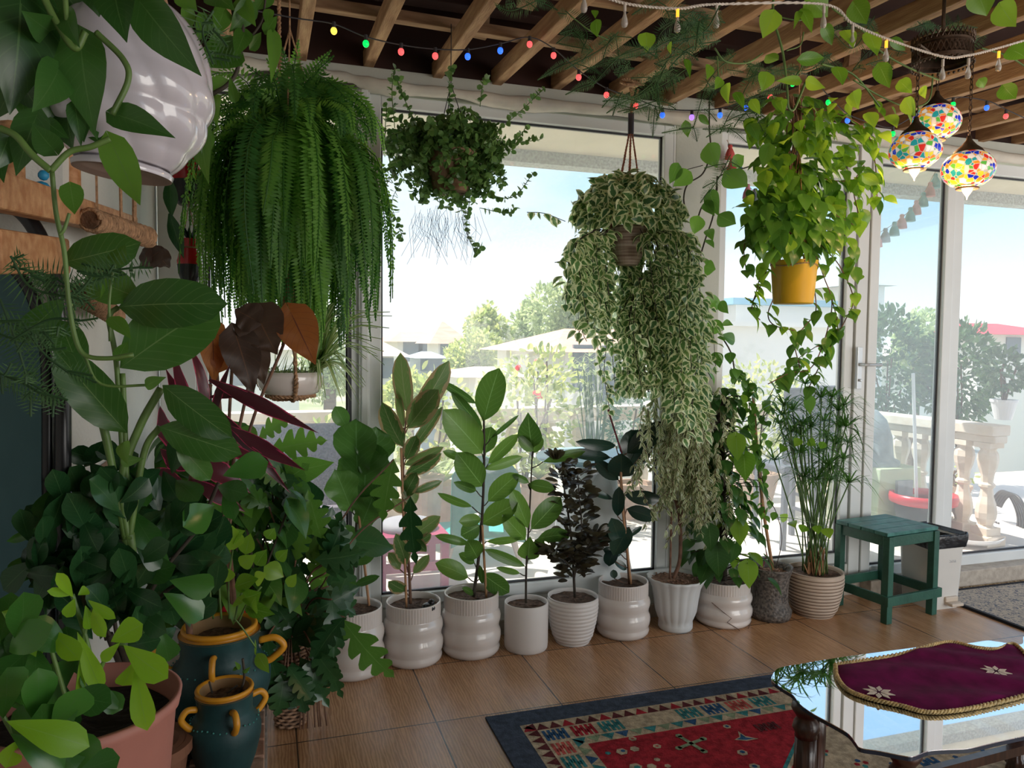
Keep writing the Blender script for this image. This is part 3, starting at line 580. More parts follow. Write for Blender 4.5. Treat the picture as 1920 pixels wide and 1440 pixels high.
def flute_pot(t, c, r, h, m='white_plastic'):
    b = MB(); P = [(.001, 0), (.56*r, 0), (.60*r, .01), (.60*r, .03), (.57*r, .045), (.62*r, .12*h+.03), (.70*r, .35*h), (.76*r, .6*h), (.82*r, .8*h), (.95*r, .95*h), (1.0*r, h), (.97*r, h+.004), (.90*r, h*.97), (.84*r, h*.85)]
    b.lathe(P, c, 128, rf=lambda a, i: 1+(.035*np.abs(np.sin(8*a)) if 4 <= i <= 12 else 0)); b.build('pot', m, t, smooth=True); return soil_disc(t, c, .88*r, h*.93, 'wood_chips', 60)
def dark_pot(t, c, r, h):
    b = MB(); b.lathe([(.001, 0), (.90*r, 0), (.98*r, .02), (1.0*r, .045), (.86*r, .075), (.80*r, .11), (.82*r, .6*h), (.86*r, .8*h), (.96*r, .95*h), (1.02*r, h), (.99*r, h+.004), (.92*r, h-.004), (.84*r, .8*h)], c, 48, rf=lambda a, i: 1+(.03*np.cos(5*a+1) if i >= 9 else 0)); b.build('pot', 'dark_crackle', t, smooth=True); return soil_disc(t, c, .86*r, h*.88, 'wood_chips', 30)
POTS = {}
def pot(key, cx, by, w, rimy, fn, label, *a, **k):
    c, r, h = potxf(cx, by, w, rimy, {7: .42, 5: .66, 10: .66, 9: .95}.get(key, .82)); t = thing('potted_plant', c, label, 'potted plant'); s_ = fn(t, c, r, h, *a, **k); POTS[key] = (t, c, r, h, s_); return t
random.seed(11)
pot(1, 663, 1272, 116, 1137, wavy_pot, 'fiddle leaf fig with a bamboo stake in the leftmost wavy white pot')
pot(2, 775, 1249, 112, 1126, wavy_pot, 'rubber plant with cream marbled upright leaves in a wavy white pot')
pot(3, 883, 1233, 112, 1110, wavy_pot, 'tall rubber plant with large oval leaves before the green chair, in a wavy white pot')
pot(4, 986, 1222, 82, 1127, cyl_pot, 'slim rubber plant in the smooth white cylinder pot')
pot(5, 1073, 1209, 96, 1116, rib_pot, 'dark bushy small leaved plant in a cream ribbed bowl shaped pot', 'white_matte', 12)
pot(6, 1167, 1197, 102, 1088, wavy_pot, 'dark burgundy rubber plant tied to a stake in a wavy white pot')
pot(7, 1266, 1181, 106, 1081, flute_pot, 'weeping fig with variegated leaves in the fluted white plastic pot')
pot(8, 1355, 1175, 106, 1084, wavy_pot, 'climbing pothos on a dark pole in the wavy white pot with roots on its side')
pot(9, 1443, 1165, 78, 1062, dark_pot, 'vine on a bamboo cane in the dark crackled pot')
pot(10, 1525, 1157, 104, 1068, rib_pot, 'umbrella papyrus in the beige pot with brown horizontal grooves', 'ribbed_beige', 13, g='rib_groove')
# ============================================================ outside: terrace furniture and plants
TF = .12
mat('teal_plastic', (.008, .17, .10), .4); mat('turquoise', (.05, .42, .42), .4); mat('leg_tan', (.40, .30, .24), .6); mat('magenta_paint', (.36, .03, .10), .5); mat('seat_grey', (.30, .30, .34), .7)
mat('blue_top', (.34, .55, .66), .35); mat('drum_white', (.66, .70, .70), .6); mat('wicker_lilac', (.16, .13, .17), .8, bump=.8, bscale=120, var=.3, scale=90); mat('chair_dark', (.07, .08, .11), .5)
mat('terracotta', (.50, .34, .25), .8, var=.15, scale=10); mat('bbq_green', (.48, .56, .36), .7); mat('hood_grey', (.28, .34, .36), .6, var=.2, scale=12); mat('black_plastic', (.03, .03, .035), .45); mat('red_plastic', (.62, .01, .03), .3); mat('white_dish', (.75, .77, .80), .3)
leafmat('leaf_out', (.18, .26, .07), (.45, .48, .18), tr=.5); leafmat('leaf_pale', (.20, .27, .12), (.42, .48, .26), tr=.45); leafmat('leaf_thuja', (.03, .09, .04), (.09, .18, .07), tr=.25); leafmat('petal_red', (.55, .02, .02), (.75, .08, .06), tr=.4); leafmat('petal_pink', (.70, .30, .28), (.8, .45, .4), tr=.4)
mat('stem_brown', (.12, .07, .04), .8); mat('trunk', (.16, .11, .08), .9, var=.3, scale=20)
t = thing('patio_chair', ay(905, 1000, 4.35)*A(1, 1, 0)+A(0, 0, TF), 'dark green moulded plastic chair outside with two holes in its back', 'chair')
c = ay(905, 940, 4.35); wd = pxw(140, c)/2; zt = ay(905, 857, 4.35)[2]; zb = ay(905, 1005, 4.35)[2]
b = MB(); nu, nv = 17, 14; V = []; F = []
for j in range(nv):
    v = j/(nv-1); z = zb+(zt-zb)*v; ww = wd*(1.0-.16*max(0, v-.2)**1.0) * (math.sqrt(max(0, 1-max(0, (v-.80)/.2)**2.6)) if v > .8 else 1)
    for i in range(nu): u = i/(nu-1)*2-1; V.append((c[0]+u*max(ww, .05), c[1]-.10*u*u+.10*v-.05, z-.02*u*u))
for j in range(nv-1):
    for i in range(nu-1):
        if j in (1, 2, 3) and i in (4, 5, 6, 9, 10, 11): continue
        F.append((j*nu+i, j*nu+i+1, (j+1)*nu+i+1, (j+1)*nu+i))
b.polys(V, F); b.build('backrest', 'teal_plastic', t, smooth=True, solid=.008)
b = MB(); b.slab([(c[0]+x, c[1]+y, zb-.02+.0) for x, y in ((-.23, -.02), (-.25, .3), (-.2, .42), (.2, .42), (.25, .3), (.23, -.02))], .02); b.build('seat', 'turquoise', t, bevel=.006)
for sx in (-1, 1):
    for yy in (.0, .36):
        b = MB(); b.tube([(c[0]+sx*.19, c[1]+yy, zb-.02), (c[0]+sx*.23, c[1]+yy+(.03 if yy else -.03), TF)], [.022, .016], 8); b.build('leg', 'leg_tan', t)
tc_ = az(1110, 852, .86); t = thing('patio_table', tc_*A(1, 1, 0)+A(0, 0, TF), 'round pale blue topped table on a white drum base outside', 'table'); R = pxw(205, tc_)/2
b = MB(); b.lathe([(.001, .86), (R, .86), (R+.008, .85), (R, .835), (.001, .83)], tc_*A(1, 1, 0), 48); b.build('tabletop', 'blue_top', t)
b = MB(); b.lathe([(.12, .83), (.14, .7), (.19, .5), (.21, .3), (.24, .16), (.26, TF)], tc_*A(1, 1, 0), 32); b.build('drum_base', 'drum_white', t, smooth=True)
def simple_chair(px, py, Y, label, zs=.45, w=.42, back=.45, ms='wicker_lilac', ml='chair_dark', rz=0, solidback=True):
    p = ay(px, py, Y); x, y = p[0], p[1]; t = thing('patio_chair', (x, y, TF), label, 'chair')
    b = MB(); b.box((x, y, TF+zs), (w, w, .05)); b.build('seat', ms, t, bevel=.015)
    b = MB(); b.box((x, y-w/2+.02, TF+zs+back/2+.04), (w, .045, back)); b.build('backrest', ms, t, bevel=.02)
    for sx in (-1, 1):
        for sy in (-1, 1):
            b = MB(); b.beam((x+sx*(w/2-.03), y+sy*(w/2-.03), TF+zs), (x+sx*(w/2-.01), y+sy*(w/2-.01), TF), .03, .03, up=(0, 1, 0)); b.build('leg', ml, t)
    for sx in (-1, 1): b = MB(); b.beam((x+sx*(w/2-.02), y-w/2+.02, TF+.2), (x+sx*(w/2-.02), y+w/2-.02, TF+.2), .02, .02); b.build('stretcher', ml, t)
simple_chair(560, 960, 4.15, 'lilac grey wicker chair outside seen behind the left foliage', .46, .5, .42)
simple_chair(1478, 940, 4.25, 'dark metal chair with a grey seat outside behind the papyrus', .52, .34, .50, 'chair_dark')
simple_chair(1530, 930, 4.75, 'second dark chair farther out behind the papyrus', .50, .34, .50, 'chair_dark')
p = ay(765, 1000, 4.15); t = thing('patio_stool', (p[0], p[1], TF), 'magenta framed stool with a grey round cushion outside', 'stool'); x, y = p[0], p[1]; w = .17; zt = ay(765, 990, 4.15)[2]
b = MB(); b.lathe([(.001, zt+.05), (.13, zt+.045), (.165, zt+.02), (.16, zt), (.001, zt)], (x, y, 0), 24); b.build('cushion', 'seat_grey', t, smooth=True)
for sx in (-1, 1):
    for sy in (-1, 1): b = MB(); b.b2((x+sx*w-.02, y+sy*w-.02, TF), (x+sx*w+.02, y+sy*w+.02, zt-.03)); b.build('leg', 'magenta_paint', t)
b = MB(); b.b2((x-w-.02, y-w-.02, zt-.05), (x+w+.02, y+w+.02, zt)); b.build('seat_frame', 'magenta_paint', t)
for sy in (-1, 1): b = MB(); b.b2((x-w, y+sy*w-.012, TF+.10), (x+w, y+sy*w+.012, TF+.15)); b.build('stretcher', 'magenta_paint', t)
# barbecue
p = ay(1638, 930, 4.52); t = thing('barbecue', (p[0], p[1], TF), 'pale green masonry barbecue with a grey domed hood outside the glass door', 'barbecue'); x, y = p[0], p[1]
zt = ay(1640, 868, 4.52)[2]; w = pxw(108, p)/2
b = MB(); V = [(x-w, y-.25, TF), (x+w, y-.25, TF), (x+w*.85, y-.25, zt), (x-w*.85, y-.25, zt)]
b.slab(V, .5, nv=(0, 1, 0)); b.build('body', 'bbq_green', t, bevel=.01)
q = ay(1640, 918, 4.27); b = MB(); b.box((x+.02, y-.26, q[2]), (pxw(36, q), .03, pxw(30, q))); b.build('firebox', 'hood_grey', t)
b = MB(); b.lathe([(w*.95, zt), (w*.95, zt+.03), (w*.75, zt+.05), (w*.70, zt+.2), (w*.5, zt+.33), (w*.2, zt+.40), (.001, zt+.41)], (x-.05, y, 0), 24); b.build('hood', 'hood_grey', t, smooth=True)
# bucket
p = az(1728, 1008, TF); t = thing('mop_bucket', p, 'red and black mop bucket standing on a red base outside the door', 'bucket'); r = pxw(112, p)/2
b = MB(); b.lathe([(r*.72, 0), (r*.92, .015), (r*.95, .07), (r*.8, .09), (r*.75, .10)], p, 32); b.build('base', 'red_plastic', t, smooth=True)
b = MB(); b.lathe([(r*.76, .09), (r*.88, .25), (r*.80, .25), (r*.70, .11), (.001, .11)], p, 32); b.build('tub', 'black_plastic', t, smooth=True)
b = MB(); b.lathe([(r*.90, .24), (r*1.02, .25), (r*1.05, .285), (r*1.02, .315), (r*.93, .31), (r*.90, .27)], p, 32); b.build('rim', 'red_plastic', t, smooth=True)
b = MB(); p2 = ay(1716, 870, p[1]); b.tube([(p[0]-.05, p[1], .3), ay(1712, 700, p[1]-.05)], .011, 8); tag(b.build('mop', 'white_dish'), 'pale mop handle standing in the red and black bucket', 'mop')
p = az(1822, 1022, TF)+A(.03,0,0); b = MB(); b.lathe([(.001, .01), (.10, .012), (.16, .03), (.19, .06), (.185, .062), (.12, .03), (.001, .02)], p, 28, sq=(1, .8)); tag(b.build('plastic_dish', 'white_dish', smooth=True), 'shallow white plastic dish on the terrace by the red bucket', 'dish')
b = MB()
for k in range(5):
    cc_ = ay(1900, 970, 4.15)+A(.012*k, .03*k, 0); b.tube([cc_+A(.02*math.sin(a*2), .12*math.cos(a), .17*math.sin(a)) for a in np.linspace(.3, 5.9, 28)], .011, 6)
b.tube(arc(ay(1895, 1006, 4.1), ay(1800, 1010, 4.15), .0, 6), .011, 6); tag(b.build('garden_hose', 'black_plastic', smooth=True), 'black coiled garden hose hung by the right balustrade', 'hose')
# planting outside
def bush(b, c, rx, ry, rz, n, size, m=0, sh='ellip', shell=.55):
    for _ in range(n):
        v = nrm(rv()); q = c+v*A(rx, ry, rz)*(shell+(1-shell)*random.random())**.8; d = nrm(v+rv(.5)); leaf(b, q, q+d*size*random.uniform(.7, 1.3), size*.5, nrm(rv()), sh, lo=True, m=m)
def plant_out(name, label, cat, c, rx, ry, rz, n, size, lm, pot_=None, potm='terracotta', sh='ellip', stems=5, flowers=None, zfloor=None):
    c = np.asarray(c, float); zf = TF if zfloor is None else zfloor; t = thing(name, (c[0], c[1], zf), label, cat); z0 = zf
    if pot_:
        b = MB(); b.lathe([(pot_*.65, 0), (pot_, pot_*1.5), (pot_*1.06, pot_*1.5), (pot_*1.06, pot_*1.7), (pot_*.9, pot_*1.7), (pot_*.85, pot_*1.5), (.001, pot_*1.45)], (c[0], c[1], zf), 24); b.build('pot', potm, t); z0 = zf+pot_*1.5
    b = MB()
    for _ in range(stems): e_ = c+rv(.3)*A(rx, ry, rz); b.tube(spline([A(c[0], c[1], z0-.03), (A(c[0], c[1], z0)+e_)/2+rv(.02), e_], 8), [.010]*5+[.006]*4 if False else .008, 5)
    b.build('stem', 'stem_brown', t)
    b = MB(); bush(b, c, rx, ry, rz, n, size, sh=sh); b.build('foliage', lm, t)
    if flowers:
        fm, pts = flowers
        for (px, py, Y, s_) in pts:
            b = MB(); q = ay(px, py, Y)
            for k in range(16): d = nrm(rv()+A(0, -.2, .4)); leaf(b, q, q+d*s_, s_*1.1, rv(), 'round', arch=.3, lo=True)
            b.build('bloom', fm, t)
    return t
random.seed(21)
plant_out('rose_bush', 'tall rose bush with one open red bloom and buds at the centre of the terrace', 'rose bush', ay(985, 780, 5.3), .42, .25, .42, 620, .065, 'leaf_out', .17, flowers=('petal_red', [(1012, 740, 5.2, .035), (972, 690, 5.25, .026), (1004, 737, 5.2, .022)]))
plant_out('rose_bush', 'smaller leafy rose shrub with pale pink blooms behind the first rose', 'rose bush', ay(1010, 700, 5.55), .36, .2, .22, 260, .06, 'leaf_out', .15, flowers=('petal_pink', [(1008, 680, 5.5, .035), (1018, 688, 5.5, .03)]))
plant_out('garden_shrub', 'yellow green shrub growing by the balustrade left of centre', 'shrub', ay(800, 790, 5.4), .40, .25, .38, 420, .07, 'leaf_out', .17)
plant_out('garden_shrub', 'blue green round conifer behind the variegated hanging plant', 'shrub', ay(1190, 790, 5.2), .26, .22, .36, 900, .04, 'leaf_thuja', .16, sh='grass')
plant_out('garden_shrub', 'green feathery shrub seen in the window between pillar and door', 'shrub', ay(1420, 770, 5.2), .40, .25, .42, 800, .05, 'leaf_out', .18, sh='grass')
plant_out('garden_shrub', 'pale shrub outside the leftmost window below the spider plant', 'shrub', ay(620, 860, 5.0), .3, .2, .25, 250, .06, 'leaf_out', .16)
plant_out('thuja', 'tall thuja conifer outside seen through the glass door', 'conifer', ay(1665, 690, 5.9), .42, .3, .62, 1500, .07, 'leaf_thuja', .2, sh='grass', potm='drum_white')
plant_out('thuja', 'dark thuja behind the balustrade between the door and the white pot', 'conifer', ay(1800, 700, 5.6), .42, .3, .52, 1500, .07, 'leaf_thuja', .2, sh='grass', potm='drum_white')
pp = ay(1892, 760, 4.3); plant_out('balcony_plant', 'round leafy shrub in a white pot on top of the right balustrade', 'potted plant', ay(1885, 695, 4.08), .16, .14, .16, 420, .05, 'leaf_thuja', .085, 'white_dish', zfloor=.935)
plant_out('garden_shrub', 'small rose sapling standing between the bucket and the balustrade', 'shrub', ay(1792, 890, 4.75), .16, .1, .16, 110, .045, 'leaf_out', .12)
for i, (px, py, Y, lb) in enumerate(((795, 892, 4.9, 'spiky agave in a clay pot outside behind the marbled rubber plant'), (830, 905, 5.2, 'agave in a clay pot outside just left of the green chair'), (1010, 900, 5.2, 'agave in a clay pot outside behind the green chair'))):
    c = ay(px, py, Y); t = thing('agave', (c[0], c[1], TF), lb, 'potted plant'); b = MB(); rp_ = .13; b.lathe([(rp_*.7, 0), (rp_, c[2]-TF-.02), (rp_*1.08, c[2]-TF), (rp_*.9, c[2]-TF), (.001, c[2]-TF-.03)], (c[0], c[1], TF), 20); b.build('pot', 'terracotta', t)
    b = MB()
    for k in range(26): a = k*2.4; el = .3+.9*random.random(); d = A(math.cos(a)*math.cos(el), math.sin(a)*math.cos(el), math.sin(el)); leaf(b, c, c+d*.22, .05, A(0, 0, 1), 'lance', fold=.3)
    b.build('foliage', 'leaf_pale', t)
def papyrus(t, base, top_pts, nray, rl, m='leaf_green', sm='stem_green', rad=.05, w=.006, r0=.004):
    b = MB(); f = MB()
    for e_ in top_pts:
        s0 = base+A(random.uniform(-1, 1)*rad, random.uniform(-1, 1)*rad, 0); mid = s0*.45+e_*.55+A(0, 0, .04); b.tube(spline([s0, s0*.75+mid*.25+A(0, 0, .03), mid, e_], 12), [r0*1.3]*1+[r0]*12 if False else r0, 6)
        for k in range(nray):
            a = k*2*math.pi/nray+random.random()*.3; L = rl*random.uniform(.7, 1.15); d = A(math.cos(a), math.sin(a), random.uniform(-.1, .75)); d = nrm(d)
            mid2 = e_+d*L*.55; end = e_+d*L+A(0, 0, -L*random.uniform(.15, .55)); P = [e_, mid2, end]; sp_ = spline(P, 6)
            sd_ = nrm(np.cross(d, (0, 0, 1)))*w; V = []
            for j, q in enumerate(sp_): k_ = (1-(j/(len(sp_)-1))**2)*.95+.05; V += [q-sd_*k_/2, q+sd_*k_/2]
            n = len(sp_); at = np.zeros((2*n, 3)); at[:, 0] = .5; at[:, 2] = random.random(); f.add(V, [x for j in range(n-1) for x in (2*j, 2*j+1, 2*j+3, 2*j+2)], [4]*(n-1), at)
    b.build('stem', sm, t, smooth=True); f.build('foliage', m, t)
leafmat('leaf_green', (.03, .10, .015), (.07, .20, .03), tr=.35); mat('stem_green', (.07, .14, .03), .5, var=.3, scale=20)
c = ay(1115, 860, 5.0); t = thing('papyrus', (c[0], c[1], TF), 'tall papyrus clump outside at the right of the big window', 'potted plant')
b = MB(); b.lathe([(.12, TF), (.17, TF+.25), (.001, TF+.24)], c*A(1, 1, 0), 20); b.build('pot', 'terracotta', t)
papyrus(t, c*A(1, 1, 0)+A(0, 0, TF+.2), [ay(1115+random.uniform(-35, 35), random.uniform(655, 780), 5.0+random.uniform(-.1, .1)) for _ in range(30)], 9, .14, 'leaf_pale')
# ============================================================ beyond the terrace: gardens, houses, trees
mat('far_ground', (.24, .28, .12), .95, scale=.12, col2=(.45, .42, .30)); b = MB(); b.b2((-90, 6.3, -5.2), (120, 160, -5)); struct(b, 'ground', 'far_ground')
b = MB(); b.b2((-4, 5.92, -5), (8, 6.05, .12)); struct(b, 'terrace_wall', 'stone_cream')
mat('roof_salmon', (.62, .34, .24), .85, scale=1.5, col2=(.70, .44, .33), stretch=(1, 4, 1)); mat('house_white', (.72, .72, .70), .8); mat('house_grey', (.36, .40, .42), .8); mat('window_dark', (.10, .13, .17), .2); mat('roof_red', (.62, .04, .06), .6); mat('cornice_blue', (.20, .42, .55), .6); mat('roof_cream', (.66, .52, .44), .8)
def house(label, x0, x1, y0, y1, z0, z1, zr, roofm, wins, wallm='house_white', over=.6, flat_=False, peak=None):
    t = thing('house', ((x0+x1)/2, (y0+y1)/2, z0), label, 'house'); b = MB(); b.b2((x0, y0, z0), (x1, y1, z1)); b.build('wall', wallm, t)
    b = MB(); a = [(x0-over, y0-over, z1), (x1+over, y0-over, z1), (x1+over, y1+over, z1), (x0-over, y1+over, z1)]
    if flat_: b.b2((x0-over, y0-over, z1), (x1+over, y1+over, zr))
    else:
        mx_, my_ = (x0+x1)/2, (y0+y1)/2; k = (x1-x0)*.22 if peak is None else peak; b.polys(a+[(mx_-k, my_, zr), (mx_+k, my_, zr)], [(0, 1, 5, 4), (1, 2, 5), (2, 3, 4, 5), (3, 0, 4), (3, 2, 1, 0)])
    b.build('roof', roofm, t)
    for (u, z, w, h) in wins:
        f = MB(); xx = x0+(x1-x0)*u; f.b2((xx-w/2, y0-.06, z-h/2), (xx+w/2, y0+.02, z+h/2)); f.build('window', 'window_dark', t)
    return t
def hz(px, py, Y): p = ay(px, py, Y); return p[0], p[2]
Y = 46
def hx_(px, Y): return ay(px, 650, Y)[0]
def zz(py, Y, px=900): return ay(px, py, Y)[2]
house('distant white house with a long salmon roof left of the trees', hx_(745, 46), hx_(840, 46), 46, 54, -5, zz(642, 46), zz(622, 46), 'roof_salmon', [(.3, zz(660, 46), 1.2, 1.2), (.55, zz(660, 46), .9, 1.3), (.8, zz(665, 46), .9, 1.6)])
house('distant house with a pointed salmon roof beside the trees', hx_(822, 40), hx_(862, 40), 40, 43, -5, zz(645, 40), zz(603, 40), 'roof_salmon', [(.3, zz(662, 40), .5, 1.2), (.7, zz(662, 40), .5, 1.2)], peak=.05)
house('distant grey house with a balcony below the pointed roof', hx_(790, 35), hx_(832, 35), 35, 38, -5, zz(672, 35), zz(660, 35), 'house_grey', [(.5, zz(683, 35), 1.2, .6)], 'house_grey', .3)
house('pale house with a tiled roof at the left edge of the big window', hx_(690, 30), hx_(738, 30), 30, 36, -5, zz(668, 30), zz(635, 30), 'roof_cream', [(.6, zz(690, 30), .8, .8)])
house('low cream house roof between the shrubs and the rose bush', hx_(880, 12), hx_(985, 12), 12, 13.5, -5, zz(706, 12), zz(690, 12), 'roof_cream', [], over=.3)
house('pavilion with a wide pale pink roof behind the hanging plants', hx_(1060, 15), hx_(1330, 15), 15, 20, -5, zz(660, 15, 1100), zz(612, 15, 1100), 'roof_salmon', [(.12, zz(690, 15, 1100), .5, 1.0), (.3, zz(700, 15, 1100), .5, 1.2)], over=.45)
house('white flat roofed house with a blue edged cornice behind the yellow pot', hx_(1378, 13), hx_(1560, 13), 13, 14.2, -5, zz(572, 13, 1400), zz(560, 13, 1400), 'cornice_blue', [(.2, zz(640, 13, 1400), .5, .5)], over=.2, flat_=True)
house('white terrace block with a cornice in front of the flat roofed house', hx_(1350, 10), hx_(1610, 10), 10, 12.5, -5, zz(612, 10, 1400), zz(604, 10, 1400), 'house_white', [], over=.15, flat_=True)
house('house with a red roof far behind the right balustrade', hx_(1835, 24), hx_(1990, 24), 24, 28, -5, zz(627, 24, 1860), zz(603, 24, 1860), 'roof_red', [(.4, zz(650, 24, 1860), .8, .8)], over=.5)
house('house with a cream roof behind the thuja at the right', hx_(1690, 20), hx_(1810, 20), 20, 25, -5, zz(676, 20, 1750), zz(650, 20, 1750), 'roof_cream', [(.4, zz(700, 20, 1750), .8, .8)], over=.5)
house('white gable end with a grey roof edge behind the glass door', hx_(1606, 15), hx_(1655, 15), 15, 18, -5, zz(535, 15, 1630), zz(512, 15, 1630), 'house_grey', [], over=.2)
house('pale house far left outside behind the fern', hx_(380, 26), hx_(560, 26), 26, 30, -5, zz(655, 26, 450), zz(620, 26, 450), 'roof_cream', [(.4, zz(700, 26, 450), .8, .8)], over=.5)
def tree(label, px, top, bot, wpx, Y, lm, n):
    c = ay(px, (top+bot)/2, Y); r = pxw(wpx, c)/2; h = pxw(bot-top, c)/2; t = thing('garden_tree', (c[0], c[1], -5), label, 'tree'); b = MB(); b.tube([(c[0], c[1], -5), (c[0]+.1, c[1], c[2]-h*.3), (c[0], c[1], c[2]+h*.5)], [.18, .12, .04], 8); b.build('trunk', 'trunk', t)
    b = MB()
    for _ in range(7): q = c+A(random.uniform(-.55, .55)*r, random.uniform(-.4, .4)*r, random.uniform(-.6, .6)*h); rr_ = random.uniform(.35, .55); bush(b, q, r*rr_, r*rr_, h*rr_*.9, n//5, pxw(10, c))
    bush(b, c, r*.45, r*.45, h*.98, n//3, pxw(10, c)); b.build('crown', lm, t)
tree('pale green leafy tree outside, the left one of the group behind the rose bush', 915, 565, 700, 90, 26, 'leaf_out', 1800)
tree('yellowish round tree beside the pointed salmon roof', 890, 615, 740, 110, 23, 'leaf_out', 1800)
tree('tall slender tree at the middle of the outdoor tree group', 990, 560, 720, 90, 30, 'leaf_pale', 1900)
tree('dense tree outside, right one of the group left of the hanging plants', 1065, 530, 740, 140, 22, 'leaf_pale', 2600)
tree('large blue green tree outside hidden mostly by the hanging variegated plant', 1160, 520, 760, 150, 24, 'leaf_pale', 2200)
tree('feathery tree outside seen behind the glass door handle', 1715, 585, 740, 110, 18, 'leaf_pale', 1500)
tree('tree outside behind the left foliage and spider plant', 610, 560, 760, 130, 16, 'leaf_pale', 1500)
tree('low green tree below the pointed roof houses', 760, 680, 800, 150, 18, 'leaf_out', 1500)
tree('low green tree between the rubber plants and the pavilion', 960, 690, 800, 150, 15, 'leaf_out', 1500)
# ============================================================ plant materials
leafmat('rubber_green', (.028, .078, .012), (.07, .15, .022), vein=(.12, .22, .07), rough=.3, tr=.52)
leafmat('rubber_dark', (.010, .030, .022), (.022, .055, .038), vein=(.05, .08, .05), rough=.22, tr=.06)
leafmat('rubber_marbled', (.035, .085, .02), (.10, .16, .045), vein=(.18, .20, .10), edge=(.22, .17, .08), rough=.3, tr=.4, edgew=.25)
leafmat('burgundy_small', (.028, .022, .014), (.07, .06, .030), rough=.35, tr=.2)
leafmat('fiddle_leaf', (.03, .10, .015), (.06, .16, .03), vein=(.11, .24, .08), rough=.35, tr=.25, veinw=.025)
leafmat('fig_variegated', (.11, .17, .07), (.22, .28, .13), edge=(.50, .50, .32), edgew=.45, tr=.3)
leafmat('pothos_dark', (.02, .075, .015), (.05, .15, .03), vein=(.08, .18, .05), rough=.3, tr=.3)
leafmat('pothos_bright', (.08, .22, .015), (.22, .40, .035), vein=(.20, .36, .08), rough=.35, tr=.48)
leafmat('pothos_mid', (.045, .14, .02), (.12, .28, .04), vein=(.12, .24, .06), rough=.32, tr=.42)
leafmat('variegated_white', (.05, .14, .05), (.13, .25, .07), edge=(.66, .70, .46), edgew=.48, tr=.38)
leafmat('jade_trail', (.06, .15, .04), (.16, .30, .08), tr=.3, rough=.4)
leafmat('fern_green', (.025, .12, .022), (.15, .34, .05), tr=.52, rough=.55)
leafmat('asparagus_green', (.03, .09, .03), (.07, .16, .05), tr=.3, rough=.6)
leafmat('philo_dark', (.012, .055, .018), (.03, .10, .03), vein=(.06, .14, .05), rough=.28, tr=.2)
leafmat('philo_big', (.025, .09, .015), (.06, .17, .03), vein=(.14, .24, .08), rough=.3, tr=.35, veinw=.02)
leafmat('lime_leaf', (.17, .38, .015), (.27, .50, .03), vein=(.22, .42, .06), rough=.4, tr=.45)
leafmat('peperomia', (.025, .10, .018), (.06, .20, .03), vein=(.06, .16, .04), rough=.25, tr=.25, veinw=.015)
leafmat('begonia', (.26, .085, .02), (.36, .16, .03), vein=(.10, .03, .02), rough=.55, tr=.5)
leafmat('begonia_dark', (.035, .022, .018), (.07, .04, .025), vein=(.12, .06, .03), rough=.5, tr=.3)
leafmat('cordyline', (.035, .012, .014), (.11, .018, .028), edge=(.42, .04, .09), edgew=.12, rough=.3, tr=.3)
leafmat('spider_leaf', (.10, .22, .05), (.22, .34, .10), vein=(.55, .58, .35), veinw=.35, tr=.4)
mat('stem_brown2', (.15, .075, .045), .7, var=.3, scale=30); mat('stem_dark', (.04, .03, .02), .7, var=.3, scale=30); mat('bamboo', (.42, .22, .11), .55, var=.2, scale=14, stretch=(6, 6, 1)); mat('stem_gn', (.10, .18, .04), .5, var=.25, scale=20); mat('moss_pole', (.035, .025, .018), .95, bump=.8, bscale=90)
mat('red_thread', (.45, .01, .06), .7); mat('sheath', (.20, .03, .05), .5); mat('root_brown', (.10, .05, .03), .9)
mat('twine', (.38, .22, .12), .9, var=.3, scale=60, bump=.7, bscale=150)
def pl(b, L, Y0, sh='ellip', m=0, jit=.05, arch=.07, fold=.18, wob=25, petiole=None, pr=.0022):
    """leaves given by base and tip on the photo (x, y), width, and how far the tip leans in depth"""
    for q in L:
        bx, by, tx, ty, w = q[:5]; dy = q[5] if len(q) > 5 else random.uniform(-jit*1.6, jit*.4); s_ = q[6] if len(q) > 6 else sh; mm = q[7] if len(q) > 7 else m
        yb = Y0+random.uniform(-.01, .01); B = ay(bx, by, yb); T = ay(tx, ty, yb+dy); ro = math.radians(random.uniform(-wob, wob)); W_ = pxw(w, (B+T)/2)/math.cos(ro)
        n = nrm(CAM-B); d = nrm(T-B); n = nrm(n-d*(n@d)); s2 = np.cross(d, n); n = n*math.cos(ro)+s2*math.sin(ro)
        leaf(b, B, T, W_, n, s_, arch=arch*random.uniform(.3, 1.3), fold=fold, m=mm)
def path(pts, Y0): return [ay(p[0], p[1], Y0+(p[2] if len(p) > 2 else 0)) for p in pts]
def stemto(b, L, sp, Y0, r=.0028):
    """a petiole from each leaf base to the nearest stem point"""
    for q in L:
        B = ay(q[0], q[1], Y0); i = int(np.argmin(np.linalg.norm(sp-B-A(0, 0, .015)*0+A(0, 0, 0), axis=1))); i = max(0, i-1); S0 = sp[i]
        if np.linalg.norm(S0-B) > .004: b.tube([S0, (S0+B)/2-A(0, 0, .004), B], r, 5)
